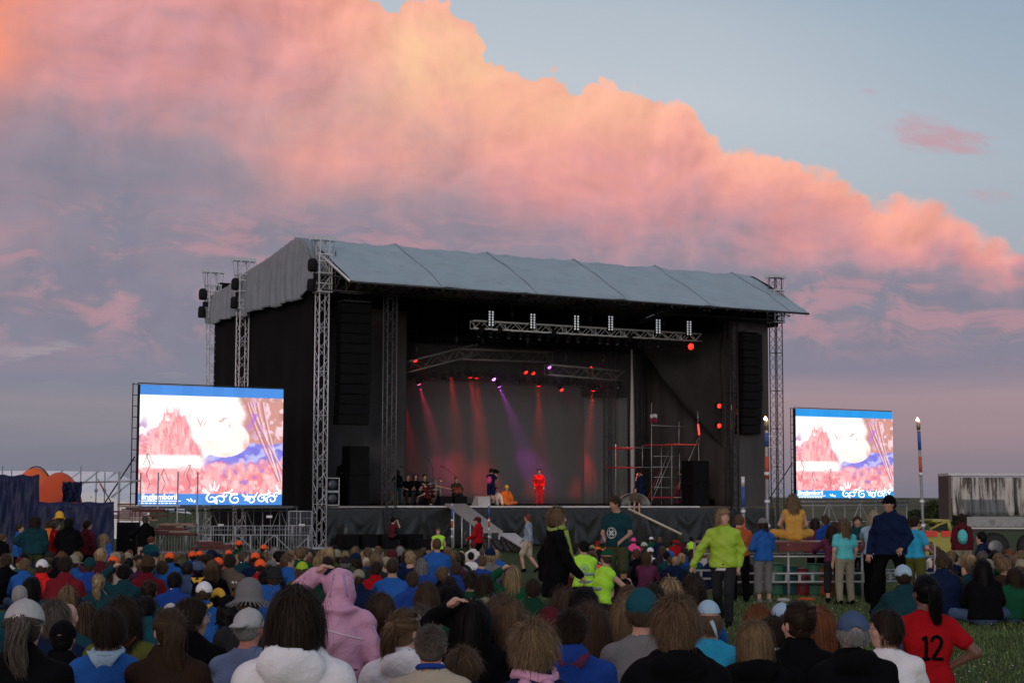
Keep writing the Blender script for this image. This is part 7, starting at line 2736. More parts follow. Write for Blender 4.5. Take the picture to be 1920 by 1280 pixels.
seat(1452, 1158, 'short dark-haired person in sea green jacket with white collar', 275, 'cross', .93, (J_, 'seagreen'), hair=('boy', 'darkbrown'), extra=(collar('white'),))
seat(1425, 1138, 'auburn-haired person behind the fair bob', 232, 'hug', .92, (J_, 'plum'), hair=('bob', 'red'))
seat(1470, 1130, 'person in white and blue cap behind the dark bun', 225, 'hug', .9, (J_, 'navy'), hair=('short', 'brown'), hat=('cap', 'lightblue'))
seat(1500, 1133, 'person with dark curly hair pinned up and black jacket', 305, 'cross', .98, (J_, 'black'), hair=('bun', 'darkbrown'), hyaw=30, wide=1.1)
seat(1538, 1143, 'girl with long auburn hair in navy jacket', 262, 'cross', .9, (J_, 'navy'), hair=('long', 'red'), hyaw=-15)
seat(1603, 1145, 'person in faded denim-blue cap and broad black coat', 322, 'cross', 1.05, (Hd, 'black'), hair=('short', 'grey'), hat=('cap', 'denim'), wide=1.45)
seat(1666, 1146, 'boy with glasses and white tee shirt looking left', 285, 'cross', .9, (T, 'white'), hair=('boy', 'darkbrown'), hyaw=75, extra=('glasses', 'eyes'))
seat(1738, 1082, 'girl in red tee shirt with black number 12 on her back', 238, 'kneelakimbo', 1.0, (T, 'red'), ('long', 'black'), hair=('tail', 'black'), skin=2, hyaw=20, extra=(number12, hairtie('cream')))

# ---- middle rows
M_ROWS = '''
34 1096 cross .95 jacket teal none - - bald man in teal jacket above the light grey cap
57 1085 cross .9 jacket darkteal long black - person with long black hair in dark teal jacket, left edge rows
125 1100 camsit .9 jacket navy bob darkblond - person with fair bob holding something up, black and white collar
158 1126 cross .85 jacket navy long brown - girl with straight brown hair in dark blue behind the boy
272 1113 cross .92 jacket teal boy black - black-haired person in teal top above the ponytail girl
183 1081 cross .88 jacket darkteal tail blond - girl with blond plait in dark teal top
121 1045 cross 1.05 jacket darkred short darkbrown - broad person in dark red jacket with brown hair
77 1049 cross .95 jacket scarlet short brown cap:white person in bright red jacket and white cap
45 1049 cross .88 jacket blue short darkblond - fair-haired boy in blue sweatshirt, left edge rows
10 1040 cross .95 jacket black short brown - dark-clad person with brown hair at the left edge
26 1036 cross .9 coat charcoal bob lightbrown - light-haired person in charcoal coat at the left edge
137 1043 cross .9 jacket blue short brown straw:khaki person in wide straw hat and blue top
104 1046 hug .9 jacket black short black - black-haired person left of the straw hat
166 1046 hug .95 jacket royal short brown beanie:darkteal person in royal blue jacket and dark teal hat
208 1052 cross .92 jacket beige tail brown - person in cream top with brown ponytail
232 1061 armup .95 jacket darkteal short black - person in dark teal with raised arm before the red-haired child
242 1032 wave .85 jacket maroon boy red - red-haired child looking right in maroon top
276 1046 cross 1.0 jacket darkred short darkbrown brim:brown person in dark red jacket and brown brimmed hat
303 1052 cross .95 jacket blue short brown - person in blue jacket right of the brown brimmed hat
278 1090 cross .95 jacket darkteal bun darkbrown - person in dark teal with dark pinned hair
326 1077 cross .92 jacket royal boy black - black-haired boy in royal blue with white collar
381 1089 cross .95 jacket blue short brown cap:white person in white cap and blue jacket with yellow scarf
408 1102 cross .85 jacket black short black cap:yellow child in orange-yellow cap behind the black curly hair
425 1108 hug .95 jacket blue curly black beanie:black person with black knitted hat over curly hair
350 1052 cross .9 jacket denim short darkbrown cap:charcoal person in faded dark cap and denim jacket
371 1052 cross .9 jacket black short black beanie:denim person in striped blue hat with yellow scarf
397 1049 cross .9 jacket black long lightbrown - girl with long light brown hair in black jacket
430 1037 cross 1.0 coat taupe short darkbrown - broad person in brown coat covered with badges
455 1034 hug .95 jacket darkteal short greybrown - grey-haired man in dark teal with white collar looking right
508 1046 cross .9 jacket navy short brown cap:grey person in mid grey cap and navy jacket
514 1069 cross .95 jacket blue short brown brim:charcoal person in charcoal brimmed hat and blue jacket
538 1035 cross 1.0 jacket blue short lightbrown - sturdy man in blue jacket looking right
566 1050 cross .92 jacket greenolive curly lightbrown beanie:lime person with lime hat over curly light hair
597 1041 cross .88 jacket blue bob blond - child with smooth blond hair in blue jacket
614 1041 cross .95 jacket navy short darkbrown - person with cropped dark hair in navy jacket
672 1068 cross .9 jacket navy short brown cap:khaki child in beige cap and navy top
735 1046 hug 1.05 tee blue buzz darkbrown - broad-backed man in blue polo shirt with cropped hair
705 1052 cross .92 jacket red short darkbrown - person in red jacket left of the man in blue polo
762 1031 cross .95 jacket royal long darkbrown - person with long dark hair and royal blue jacket
790 1046 cross .9 jacket royal bob grey - grey-haired person in royal blue
883 1068 cross .95 shirt green messy darkbrown - person with tousled dark hair in green shirt
908 1076 cross .95 jacket darkgreen bob darkbrown - person with dark bob in dark green jacket
843 1080 hug .9 jacket black short darkbrown - person in black jacket leaning behind the brown-haired child
962 1060 armup .95 jacket green long blond - blond girl in green jacket holding her hand to her head
1000 1085 hug .95 jacket darkgreen short darkbrown - person in dark green jacket beside the walking woman
903 1040 cross .9 shirt royal short lightbrown - child in royal blue with light brown hair near the ramp
930 1029 cross .95 jacket blue bob blond - blond woman in blue jacket closest to the lower ramp
905 1026 cross .95 jacket blue short greybrown - grey-haired man in blue jacket beside the blond woman
883 1033 cross .9 tee white short black - black-haired child in white tee shirt
865 1031 cross .9 jacket beige short brown cap:beige person in beige cap near the banded pole
887 1014 cross .95 jacket cream short brown beanie:darkred person in dark red knitted hat and cream top
830 1062 chin .9 jacket black boy lightbrown - boy with light hair in profile below the kneeling man
775 1072 leanback .9 jacket royal short brown - person in royal blue leaning back by the blue polo
855 1053 cross .9 jacket royal short brown - person in royal blue behind the black-haired child
318 1126 cross .8 jacket beige short brown cap:cream small child in cream cap beside the boy with glasses
495 1073 hug .88 jacket blue short black - black-haired child in blue beside the brimmed hat
590 1072 cross .9 jacket darkgreen short black - person in dark green near the pink hood
648 1040 cross .9 coat charcoal short grey beanie:charcoal person in charcoal coat and hat above the pink hood
690 1032 cross .9 jacket black bob darkbrown - dark bob above the child in beige cap
'''
for ln in M_ROWS.strip().split('\n'):
    a = ln.split(' ')
    px, yt, kd, sc_, tp, tc_, hs_, hc_, ht = a[:9]
    lab = ' '.join(a[9:])
    if lab.startswith('- '): lab = lab[2:]
    ex_ = []
    if 'badges' in lab: ex_.append(badges)
    if 'yellow scarf' in lab: ex_.append(neckerchief('yellow'))
    if 'white collar' in lab: ex_.append(collar('white'))
    if 'looking right' in lab or 'profile' in lab: ex_.append('eyes')
    seat(float(px), float(yt), lab, None, kd, float(sc_), (tp, tc_), hair=None if hs_ == 'none' else (hs_, hc_), hat=None if ht == '-' else tuple(ht.split(':')),
         hyaw=-70 if 'looking right' in lab or 'profile' in lab else 0, wide=1.2 if 'broad' in lab or 'sturdy' in lab else 1.0, extra=tuple(ex_), skin=1 if 'polo' in lab else 0) if hs_ != 'none' else \
        seat(float(px), float(yt), lab, None, kd, float(sc_), (tp, tc_), hair=('buzz', 'grey'), hat=None)

# ---- orange caps on the left
ORG = [(192, 1038, 'green', 'leftmost of the orange caps, above a dark green top'), (211, 1045, 'maroon', 'small orange cap half hidden behind the cream top'), (317, 1039, 'blue', 'orange cap between the two blue jackets left of centre'),
       (360, 1037, 'royal', 'orange cap touching another orange cap on its right'), (373, 1036, 'royal', 'right-hand one of two touching orange caps'), (408, 1046, 'darkgreen', 'orange cap above dark green, beside the broad brown coat'),
       (447, 1017, 'darkgreen', 'highest and largest orange cap, worn with a green jacket'), (494, 1025, 'darkgreen', 'orange cap with peak to the right over dark green'), (487, 1049, 'red', 'orange cap worn with a red jacket'),
       (478, 1039, 'navy', 'orange cap hidden behind the man looking right'), (428, 1034, 'royal', 'orange cap mostly hidden behind the broad brown coat')]
for i, (px, yt, c, lab) in enumerate(ORG):
    seat(px, yt - 4, 'child in ' + lab.replace('leftmost of the orange caps', 'the leftmost orange cap'), None, 'cross', 1.05 if i == 6 else .93, (J_, c), hair=('short', 'darkbrown'), hat=('cap', 'hiorange'), hyaw=(60, 0, 0, 40, -20, 0, 45, -60, 10, 0, 0)[i])

# ---- people beyond the gap of grass
seat(1095, 1013, 'person in bright yellow-green safety vest with round grey emblem', 110, 'kneel', .98, ('vest', 'hivis'), ('long', 'black'), hair=('short', 'black'), extra=(vest_bands, emblem('steel', True, .14, .09)), hyaw=25)
seat(1072, 1015, 'person in maroon sweatshirt beside the safety vest', 104, 'cross', .95, (Sh, 'maroon'), hair=('short', 'darkbrown'))
seat(1128, 1031, 'person in safety vest and green bandana sitting with one knee up', 116, 'hug', .98, ('vest', 'hivis'), ('shorts', 'black'), hair=('short', 'brown'), face=-60, hyaw=100, extra=(bandana('green'), vest_bands), wide=1.05)
FAR = '''
1187 1007 cross .9 jacket hotpink short pink beanie:hotpink child with hot pink hood beyond the grass
1204 1014 leanback 1.0 jacket charcoal short lightgrey cap:lightgrey person in charcoal top leaning back with pale cap
1219 1024 leanback .95 tee white short brown cap:white person in white cap propped on one arm
1249 1012 cross .98 tee blue short darkbrown - broad dark-haired person in blue tee shirt beyond the grass
1267 1010 cross .85 jacket red short brown cap:red child in red cap beyond the grass
1283 1026 hug .9 jacket royal short darkbrown - person in royal blue hugging knees, right of the blue tee shirt
1222 1004 cross .85 jacket green short brown cap:white child in white cap and green top at the back
1297 1003 cross .8 vest hivis short black - tiny figure in safety vest at the back beyond the grass
1120 1012 wave .85 jacket orange short red cap:red child in red cap with raised orange sleeves
1236 1005 cross .85 jacket navy bob lightbrown - light bob in navy at the back beyond the grass
1275 1003 cross .85 jacket maroon short brown - brown-haired child in maroon at the back beyond the grass
1172 1012 cross .9 jacket charcoal short darkbrown - dark-haired person in charcoal left of the hot pink hood
1145 1010 cross .9 jacket darkred bob brown - brown bob in dark red behind the man in teal tee shirt
1310 1012 cross .85 jacket darkred short darkbrown - child in dark red right of the royal blue figure
'''
for ln in FAR.strip().split('\n'):
    a = ln.split(' ')
    px, yt, kd, sc_, tp, tc_, hs_, hc_, ht = a[:9]
    lab = ' '.join(a[9:])
    seat(float(px), float(yt), lab, None, kd, float(sc_), (tp, tc_), ('long', 'charcoal'), hair=(hs_, hc_ if hc_ in HAIRC else 'brown'), hat=None if ht == '-' else tuple(ht.split(':')), face=random.uniform(-25, 25))

# ---- standing and walking people
stand(1157, 929, 30.5, 'tanned man in teal tee shirt and shorts with round white emblem', 'hold', 160, sx=1.0, top=(T, 'darkteal'), bottom=('shorts', 'greenolive'), hair=('short', 'brown'), skin=1, hyaw=-40, hpitch=-15, extra=('eyes', emblem('white', False, .02, .10, .07)), wide=1.1)
stand(1042, 950, 20.5, 'woman in black coat with lime scarf and pale trousers walking right', 'walk', -80, top=('coat', 'black'), bottom=('long', 'lightgrey'), hair=('messy', 'darkblond'), extra=('eyes', scarf('olivelime', .42)), hyaw=10, q=2, wide=1.1)
stand(1356, 954, 24.4, 'woman in bright lime jacket and dark jeans with sunglasses on her head', 'reach', 165, top=(J_, 'lime'), bottom=('long', 'charcoal'), hair=('bob', 'blond'), hyaw=35, extra=('eyes', 'sunglasses', hem), slick=True, q=2, wide=1.05)
stand(1386, 965, 31, 'child in orange jacket and dark trousers behind the lime jacket', 'folded', 5, top=(Sh, 'rust'), bottom=('long', 'black'), hair=('short', 'lightbrown'), sx=.92)
stand(1431, 970, 30.2, 'boy in blue jacket, grey cap and patterned cropped trousers', 'folded', 28, top=(J_, 'blue'), bottom=('mid', 'grey'), hair=('bob', 'darkbrown'), hat=('cap', 'grey'), shoes='grey')
zr = at(1487, 1014, 33).z
person((at(1489, 1014, 33.8).x, 33.8, zr), 'woman in mustard yellow sitting cross-legged on the scaffold riser', 'cross', 0, 1.0, None, ('tank', 'mustard'), ('long', 'mustard'), ('long', 'darkblond'), q=1, skin=0, szf=.98)
stand(1583, 971, 30.2, 'girl in turquoise tee shirt and grey trousers with long curly hair', 'stand', 18, top=(T, 'turquoise'), bottom=('long', 'khaki'), hair=('curly', 'lightbrown'), sx=.90)
stand(1561, 985, 31, 'child in maroon top leaning on the riser beside the turquoise girl', 'lean', 10, top=(Sh, 'plum'), bottom=('mid', 'charcoal'), hair=('long', 'darkbrown'), sx=.85)
stand(1668, 927, 27.3, 'large man in dark blue jacket and black cap striding to the left', 'wide', 150, top=(J_, 'navy'), bottom=('long', 'black'), hair=('short', 'black'), hat=('cap', 'black'), hyaw=-15, skin=1, wide=1.32, q=2, extra=('eyes',), sx=1.04)
stand(1638, 958, 30.5, 'person in light blue top and dark trousers behind the large man', 'lean', -30, top=(T, 'lightblue'), bottom=('long', 'black'), hair=('bob', 'palblond'), sx=.97)
stand(1714, 968, 30.0, 'person in cyan tee shirt and green patterned trousers behind the large man', 'hold', -50, top=(T, 'cyan'), bottom=('long', 'olive'), hair=('short', 'darkbrown'), sx=.93)
stand(1607, 968, 36, 'dark-clad man facing us across the riser', 'stand', 175, top=(J_, 'darkteal'), bottom=('long', 'black'), hair=('short', 'brown'), skin=1, extra=('eyes',), sx=.98)
stand(1548, 966, 36.5, 'child in royal blue beyond the riser', 'stand', 20, top=(J_, 'royal'), bottom=('long', 'black'), hair=('short', 'brown'), sx=.9)
stand(1528, 972, 37, 'person in dark maroon beyond the riser', 'stand', -20, top=(J_, 'plum'), bottom=('long', 'black'), hair=('bob', 'darkbrown'), sx=.9)
stand(1565, 978, 36, 'child in green beyond the riser', 'stand', 0, top=(J_, 'green'), bottom=('long', 'black'), hair=('short', 'brown'), sx=.85)
stand(1803, 963, 42, 'person with mint green backpack in front of the lorry', 'stand', -10, top=(J_, 'maroon'), bottom=('long', 'khaki'), hair=('short', 'darkbrown'), extra=(backpack('turquoise'),), sx=.92)
seat(1847, 996, 'person in navy crouching with dark rucksack below the lorry', 88, 'kneel', 1.0, (J_, 'navy'), hair=('short', 'black'), extra=(backpack('black'),), face=60)
seat(1697, 1058, 'person in white cap and dark teal jacket sitting before the large man', 158, 'hug', 1.1, (J_, 'darkteal'), hair=('short', 'darkbrown'), hat=('cap', 'lightblue'), wide=1.15)
seat(1768, 1038, 'cropped fair-haired person with broad navy back right of the torch pole', 122, 'cross', 1.12, (J_, 'navy'), hair=('short', 'brown'), wide=1.3, hyaw=-30)
seat(1845, 1049, 'long black-haired person in broad black jacket below the lorry', 130, 'cross', 1.12, (J_, 'black'), hair=('long', 'black'), wide=1.3)
seat(1905, 1070, 'person in dark green jacket at the right edge', 128, 'cross', 1.1, (J_, 'green'), hair=('curly', 'darkbrown'), wide=1.3)
# left group in front of the blue tarpaulin
stand(66, 968, 36, 'broad woman in teal jacket with hand on hip before the blue tarpaulin', 'akimboL', 8, top=(J_, 'darkteal'), bottom=('long', 'greenolive'), hair=('bob', 'darkbrown'), wide=1.25, sx=1.0)
stand(36, 982, 38, 'child in blue at the far left of the standing group', 'stand', -90, top=(J_, 'blue'), bottom=('long', 'black'), hair=('short', 'brown'), sx=.8)
stand(103, 976, 37, 'person in red jacket and white trousers in the standing group', 'folded', -70, top=(J_, 'red'), bottom=('long', 'white'), hair=('short', 'greybrown'), sx=.86, hyaw=10, extra=(stripes(('orange', 'orange')),))
stand(92, 975, 38.5, 'brown-haired person between teal jacket and red jacket', 'stand', 0, top=(J_, 'orange'), bottom=('long', 'black'), hair=('short', 'brown'), sx=.9)
stand(112, 960, 39, 'person in yellow bucket hat and dark jacket', 'stand', 20, top=(J_, 'greenolive'), bottom=('long', 'black'), hair=('short', 'brown'), hat=('bucket', 'yellow'), sx=.95)
stand(129, 970, 36, 'person in long black-brown coat in the standing group', 'folded', 0, top=('coat', 'black'), bottom=('long', 'black'), hair=('boy', 'black'), sx=.98, wide=1.15)
stand(163, 975, 37, 'person in maroon jacket turned to the screen', 'stand', -30, top=(J_, 'maroon'), bottom=('long', 'black'), hair=('short', 'darkbrown'), sx=.92, hyaw=-15)
stand(194, 1001, 37, 'blond girl in blue jacket right of the maroon jacket', 'stand', -25, top=(J_, 'blue'), bottom=('long', 'navy'), hair=('long', 'blond'), sx=.82, hyaw=-20)
stand(4, 1000, 36, 'child with fair hair cut by the left edge', 'stand', -40, top=(J_, 'black'), bottom=('long', 'black'), hair=('short', 'lightbrown'), sx=.85)
stand(273, 967, 46, 'grey-haired person in black jacket beside the plank rack', 'lean', 30, top=(J_, 'black'), bottom=('long', 'beige'), hair=('short', 'greybrown'), sx=.95)
stand(283, 1011, 40, 'child in turquoise in front of the plank rack', 'stand', -20, top=(T, 'teal'), bottom=('long', 'beige'), hair=('short', 'red'), sx=.8, hgt=1.15)
# in front of the stage
stand(897, 968, 52, 'man in red jacket and dark red cap standing beside the long ramp', 'hold', 70, top=(J_, 'red'), bottom=('long', 'black'), hair=('short', 'brown'), hat=('cap', 'maroon'), sx=.98, q=1)
stand(991, 963, 50, 'boy in grey-blue shirt and pale green shorts by the lower ramp', 'walk', 75, top=(Sh, 'steel'), bottom=('shorts', 'beige'), hair=('boy', 'red'), sx=.92, q=1)
stand(822, 993, 50, 'small child in safety vest facing us before the stage', 'stand', 175, top=('vest', 'hivis'), bottom=('long', 'black'), hair=('short', 'darkblond'), sx=.8, hgt=1.25)
seat(819, 1008, 'kneeling man in blue sweatshirt above the crowd', 105, 'kneel', 1.06, (Sh, 'blue'), ('long', 'greenolive'), hair=('buzz', 'brown'), skin=1, wide=1.15)
p_ = at(735, 950, 70)
person((p_.x, 70, .15), 'photographer in maroon perched by the left end of the stage', 'camsit', -50, .98, None, (T, 'maroon'), ('long', 'black'), ('short', 'black'), q=1, extra=(phone,))
cab = cabinet_stack(3.4, -3.0, -.32, .8, .7, (.45,), 'low black case that the maroon photographer sits on', 'flight_case', 'case')

# ---- performers and crew on the stage
def on_stage(px, yt, v, label, kind='stand', face=180, yb=946, **k):
    u, z = SP(px, yt, v)
    hh = top_h(kind, k.get('hat'), k.get('hair', ('short', ''))[0])
    sc = (z - 1.5) / hh
    k.setdefault('q', 1)
    sx = k.pop('sx', None) or sc
    return person(W(u, v, 1.5), label, kind, face + math.degrees(STAGE_RZ), sx, szf=sc / sx, **k)


on_stage(1011, 879, 2.8, 'singer dressed all in red alone at the centre of the stage', 'stand', 150, top=(Sh, 'scarlet'), bottom=('long', 'scarlet'), hair=('bun', 'black'), extra=('eyes',), sx=.98)
on_stage(921, 878, 1.6, 'camera operator in navy shorts filming on the stage', 'camera', -60, top=(T, 'navy'), bottom=('shorts', 'navy'), hair=('short', 'darkbrown'), extra=(camcorder, backpack('hotpink')), sx=1.0)
on_stage(930, 913, 2.4, 'person in white sitting on stage beside the orange costume', 'hug', 170, top=(Sh, 'white'), bottom=('long', 'cream'), hair=('short', 'brown'), sx=.92, extra=('eyes',))
on_stage(949, 909, 2.2, 'person in orange costume and cap sitting on stage', 'cross', 175, top=(J_, 'orange'), bottom=('long', 'orange'), hair=('short', 'brown'), hat=('beanie', 'yellow'), sx=1.0, extra=('eyes',), wide=1.15)
on_stage(746, 881, 1.4, 'person at the inner upright with hands to the face', 'camera', 0, top=(J_, 'black'), bottom=('long', 'darkteal'), hair=('short', 'darkbrown'))
# seated band: on low stools
def stool(u, v, label):
    t = thing('stool', W(u, v, 1.5), label, 'stool')
    MB().lathe(W(u, v, 1.5), [(.17, .38), (.18, .41), (.17, .45)], 14).build('seat', M_BOX, t)
    for k in range(3):
        a = k * 2.094
        MB().bar(W(u, v, 1.9), W(u + .16 * math.cos(a), v + .16 * math.sin(a), 1.5), .014, 5).build('leg', M_ALU, t)


for px, yt, v, lab, tp, hr, ex_, sn, nm in ((764, 889, 2.0, 'leftmost seated musician in black with a hand drum', (T, 'black'), ('short', 'greybrown'), ('eyes',), 1, 'leftmost'), (778, 888, 2.4, 'seated musician in black with light hair, second from left', (T, 'black'), ('bob', 'red'), ('eyes',), 0, 'second'),
                                        (795, 889, 3.9, 'drummer in black behind the drum kit', (T, 'charcoal'), ('short', 'darkbrown'), ('eyes',), 0, 'drummer'), (855, 894, 1.6, 'seated guitarist right of the drum kit', (Sh, 'brown'), ('buzz', 'black'), ('eyes', guitar), 1, 'guitarist')):
    u, z = SP(px, yt, v)
    on_stage(px, yt, v, lab, 'chair', 170, top=tp, bottom=('long', 'charcoal'), hair=hr, extra=ex_, skin=sn)
    stool(u, v, 'low stool under the ' + {'leftmost': 'leftmost musician', 'second': 'second musician from the left', 'drummer': 'drummer', 'guitarist': 'guitarist'}[nm])
on_stage(801, 903, .9, 'musician in dark maroon kneeling in front of the drum kit', 'kneel', 60, top=(T, 'maroon'), bottom=('long', 'black'), hair=('short', 'brown'))
for i, (px, yt, lab) in enumerate(((645, 858, 'leftmost dim onlooker in the left wing'), (659, 862, 'second dim onlooker from the left in the left wing'), (668, 858, 'third dim onlooker from the left in the left wing'), (680, 858, 'rightmost dim onlooker in the left wing'))):
    on_stage(px, yt, 3.2 + .3 * (i % 2), lab, 'folded', 170, top=(J_, ('black', 'charcoal', 'greenolive', 'brown')[i]), bottom=('long', 'black'), hair=('short', 'darkbrown'), q=0)
on_stage(1203, 881, 2.0, 'crew member in dark tee and shorts beside the scaffold tower', 'camera', 20, top=(T, 'navy'), bottom=('shorts', 'navy'), hair=('short', 'darkbrown'))
on_stage(1276, 880, 3.6, 'person in green climbing behind the scaffold tower', 'reach', 30, top=(T, 'darkteal'), bottom=('long', 'plum'), hair=('short', 'darkbrown'))
u_, z_ = SP(1190, 921, .25)
person(W(u_, .25, 1.5), 'person sitting on the stage edge with bare legs hanging', 'edge', 160 + math.degrees(STAGE_RZ), .95, None, (J_, 'taupe'), ('shorts', 'charcoal'), ('short', 'lightbrown'), q=1, shoes=None)
on_stage(1313, 895, 5.0, 'dim seated person right of the scaffold tower', 'cross', 150, top=(J_, 'darkred'), bottom=('long', 'black'), hair=('short', 'brown'), q=0)

# ---- the rest of the crowd fills the rows between the people above
rg = random.Random(31)
HCOL = ['darkbrown'] * 5 + ['brown'] * 6 + ['lightbrown'] * 7 + ['darkblond'] * 7 + ['blond'] * 5 + ['black'] * 3 + ['palblond', 'greybrown', 'grey', 'red']
HSTY = ['short'] * 6 + ['boy'] * 4 + ['bob', 'bob', 'long', 'tail', 'messy', 'messy', 'curly', 'bun']
TCOL = ['beige', 'cream', 'steel', 'hiorange', 'lightgrey', 'royal', 'blue', 'navy', 'darkteal', 'teal', 'black', 'black', 'charcoal', 'darkred', 'maroon', 'darkgreen', 'green', 'navy', 'plum', 'brown', 'denim', 'blue', 'rust', 'grey', 'charcoal', 'greenolive', 'white', 'taupe']
HNAME = dict(black='black', darkbrown='dark brown', brown='brown', lightbrown='light brown', darkblond='dark blond', blond='blond', palblond='pale blond', grey='grey', white='white', red='red', greybrown='greying')
CNAME = dict(royal='royal blue', darkteal='dark teal', darkred='dark red', darkgreen='dark green', plum='plum', greenolive='olive green', lightblue='light blue')
cand = []
d = 16.5
row = 0
while d < 46.5:
    sp_ = .60
    hw = 960 / F_PX * d
    x = -hw - .3 + (row % 2) * .28
    while x < hw + .4:
        xx, dd = x + rg.uniform(-.13, .13), d + rg.uniform(-.16, .16)
        px = 960 + xx / dd * F_PX
        ok = False
        if px < 1000 and dd < 45.5: ok = True
        if 745 < px < 1000 and dd > 36 and px > 960 - (dd - 36) * 4: ok = ok and rg.random() < .6
        if px > 940 and px < 1060 and dd > 22: ok = False
        if 870 < px < 1000 and dd > 33: ok = False
        if 1060 < px < 1340 and 37 < dd < 45: ok = True
        if px > 1745 and 21.5 < dd < 46: ok = True
        if px < 250 and dd > 32: ok = False
        if px < 560 and dd > 41: ok = False
        if px >= 1000 and px < 1745 and dd < 37: ok = False
        if ok and not any((xx - a) ** 2 + ((dd - b) * .75) ** 2 < (r + .24) ** 2 or (0 < b - dd < (9.5 if 20 < b < 34 else 4.5) and abs(xx / dd - a / b) * dd < (.40 if 24 < b < 34 else .31)) for a, b, r in TAKEN): cand.append((xx, dd, px))
        x += sp_
    d += .74 + d * .012
    row += 1
N_MAX = 298 - len(PEOPLE)
cand.sort(key=lambda c: c[1])
# keep a spread of the far rows too: nearest first
ind, rest = cand[:N_MAX], cand[N_MAX:]
print('people placed', len(PEOPLE), 'auto', len(ind), 'far mass', len(rest))
used = {}


def place_name(px, dd):
    for lim, nm in ((120, 'far left'), (260, 'below navy tarpaulin'), (400, 'below screen left half'), (530, 'below screen right half'), (620, 'below corner tower'), (740, 'below loudspeakers'),
                    (830, 'below musicians'), (920, 'below long ramp'), (1060, 'near lower ramp'), (1340, 'beyond grass'), (1830, 'by torch pole'), (2100, 'below lorry')):
        if px < lim: return nm


def rowname(dd): return 'near rows' if dd < 20 else 'middle rows' if dd < 27 else 'back rows' if dd < 34 else 'rear rows'


todo = []
for xx, dd, px in ind:
    hc, hs2, tc2 = rg.choice(HCOL), rg.choice(HSTY), rg.choice(TCOL)
    if px > 1745: tc2 = rg.choice(['navy', 'black', 'charcoal', 'darkgreen', 'navy', 'denim', 'black', 'brown', 'lightgrey', 'darkteal'])
    ht = rg.choice([None] * 11 + [('cap', rg.choice(['grey', 'navy', 'white', 'khaki'])), ('beanie', rg.choice(['charcoal', 'maroon', 'navy'])), ('brim', 'khaki')])
    tp = rg.choice(['jacket', 'jacket', 'shirt', 'hoodie', 'tee'])
    sn = {'short': 'short', 'boy': 'thick', 'bob': 'bobbed', 'long': 'long', 'tail': 'tied', 'messy': 'tousled', 'curly': 'curly', 'bun': 'pinned'}[hs2]
    lab = '%s%s hair%s, %s %s, %s %s' % ('' if ht else sn + ' ', HNAME[hc], (' under %s %s' % (ht[1], {'cap': 'cap', 'beanie': 'knitted hat', 'brim': 'brimmed hat'}[ht[0]])) if ht else '', CNAME.get(tc2, tc2), {'jacket': 'jacket', 'shirt': 'sweater', 'hoodie': 'hoodie', 'tee': 'tee'}[tp], rowname(dd), place_name(px, dd))
    todo.append((lab, px, (xx, dd, hc, hs2, tc2, ht, tp)))
from collections import Counter
cnt = Counter(t_[0] for t_ in todo)
seen = {}
for lab, px, (xx, dd, hc, hs2, tc2, ht, tp) in sorted(todo, key=lambda t_: t_[1]):
    if cnt[lab] > 1:
        k = seen.get(lab, 0)
        seen[lab] = k + 1
        lab = ('left' if k == 0 else 'right' if k == cnt[lab] - 1 else 'middle') + ' one: ' + lab
    kd = rg.choice(['cross', 'cross', 'hug', 'hug', 'leanback', 'pray', 'chin'])
    q = 2 if F_PX / dd > 205 else (1 if F_PX / dd > 125 else 0)
    person((xx, dd, gheight(xx, dd)), lab, kd, rg.uniform(-38, 38), rg.choice([.82, .86, .9, .94, .98, 1.02]), None, (tp, tc2), ('long', rg.choice(['denim', 'black', 'charcoal', 'khaki', 'navy'])), (hs2, hc), ht,
           hyaw=rg.choice([0, 0, 12, -12, 25, -25, 45, -45, 80, -80]), hpitch=rg.choice([0, 0, -12, 8]), q=q, seed=rg.randint(0, 99), skin=rg.choice([0, 0, 1]), group='people sitting in the crowd')

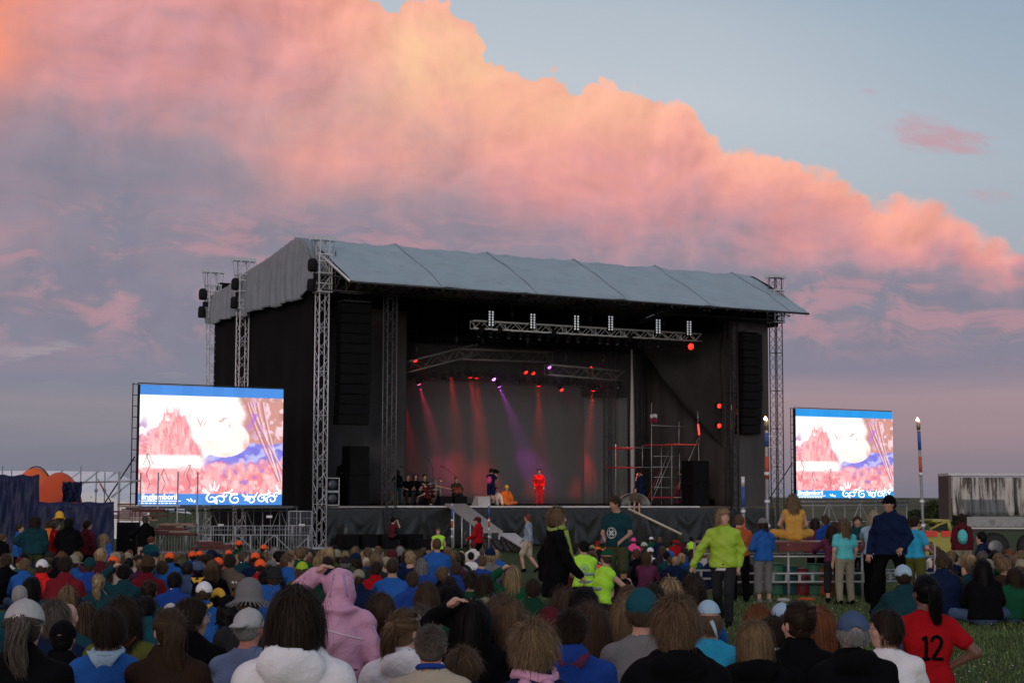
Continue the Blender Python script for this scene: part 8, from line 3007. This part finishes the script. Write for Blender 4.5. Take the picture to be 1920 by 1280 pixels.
# everyone beyond those: one mass at the back of the field
if rest:
    mats_, mi = [], {}
    VV, FF, MI = [], [], []
    nv = 0
    def raw(me):
        if me.name not in mi:
            co = np.empty(len(me.vertices) * 3)
            me.vertices.foreach_get('co', co)
            fa = np.empty(len(me.loops), np.int32)
            me.loops.foreach_get('vertex_index', fa)
            mi[me.name] = (co.reshape(-1, 3), fa.reshape(-1, 4))
        return mi[me.name]
    for xx, dd, px in rest:
        hc, tc2 = rg.choice(HCOL), rg.choice(TCOL)
        hs2 = rg.choice(['short', 'bob', 'boy', 'long'])
        a = R(rg.uniform(-30, 30))
        sc = rg.choice([.84, .9, .96, 1.02])
        J = pose('hug')
        H, M = head_frame(J, 0, 0)
        for me, m, off in ((body_mesh('hug', 0, 0, 0), SKIN[0], None), (top_mesh('hug', 'jacket', 0), clothmat(tc2), None), (bottom_mesh('hug', 'long', 0), clothmat('charcoal'), None), (hair_mesh(hs2, 0, 0), hairmat(hc), H)):
            co, fa = raw(me)
            c = co + (off if off is not None else 0)
            r = np.stack([c[:, 0] * math.cos(a) - c[:, 1] * math.sin(a), c[:, 0] * math.sin(a) + c[:, 1] * math.cos(a), c[:, 2]], 1) * sc + np.array([xx, dd, gheight(xx, dd)])
            if m not in mats_: mats_.append(m)
            VV.append(r)
            FF.append(fa + nv)
            MI.append(np.full(len(fa), mats_.index(m), np.int32))
            nv += len(r)
    V, Q = np.concatenate(VV), np.concatenate(FF)
    me = bpy.data.meshes.new('far_crowd')
    me.vertices.add(len(V))
    me.vertices.foreach_set('co', V.ravel())
    me.loops.add(len(Q) * 4)
    me.polygons.add(len(Q))
    me.loops.foreach_set('vertex_index', Q.ravel().astype(np.int32))
    me.polygons.foreach_set('loop_start', np.arange(0, len(Q) * 4, 4, dtype=np.int32))
    me.polygons.foreach_set('loop_total', np.full(len(Q), 4, np.int32))
    me.polygons.foreach_set('use_smooth', np.ones(len(Q), bool))
    for m in mats_: me.materials.append(m)
    me.polygons.foreach_set('material_index', np.concatenate(MI))
    me.update(calc_edges=True)
    o = bpy.data.objects.new('far_crowd', me)
    COL.objects.link(o)
    tag(o, kind='stuff')
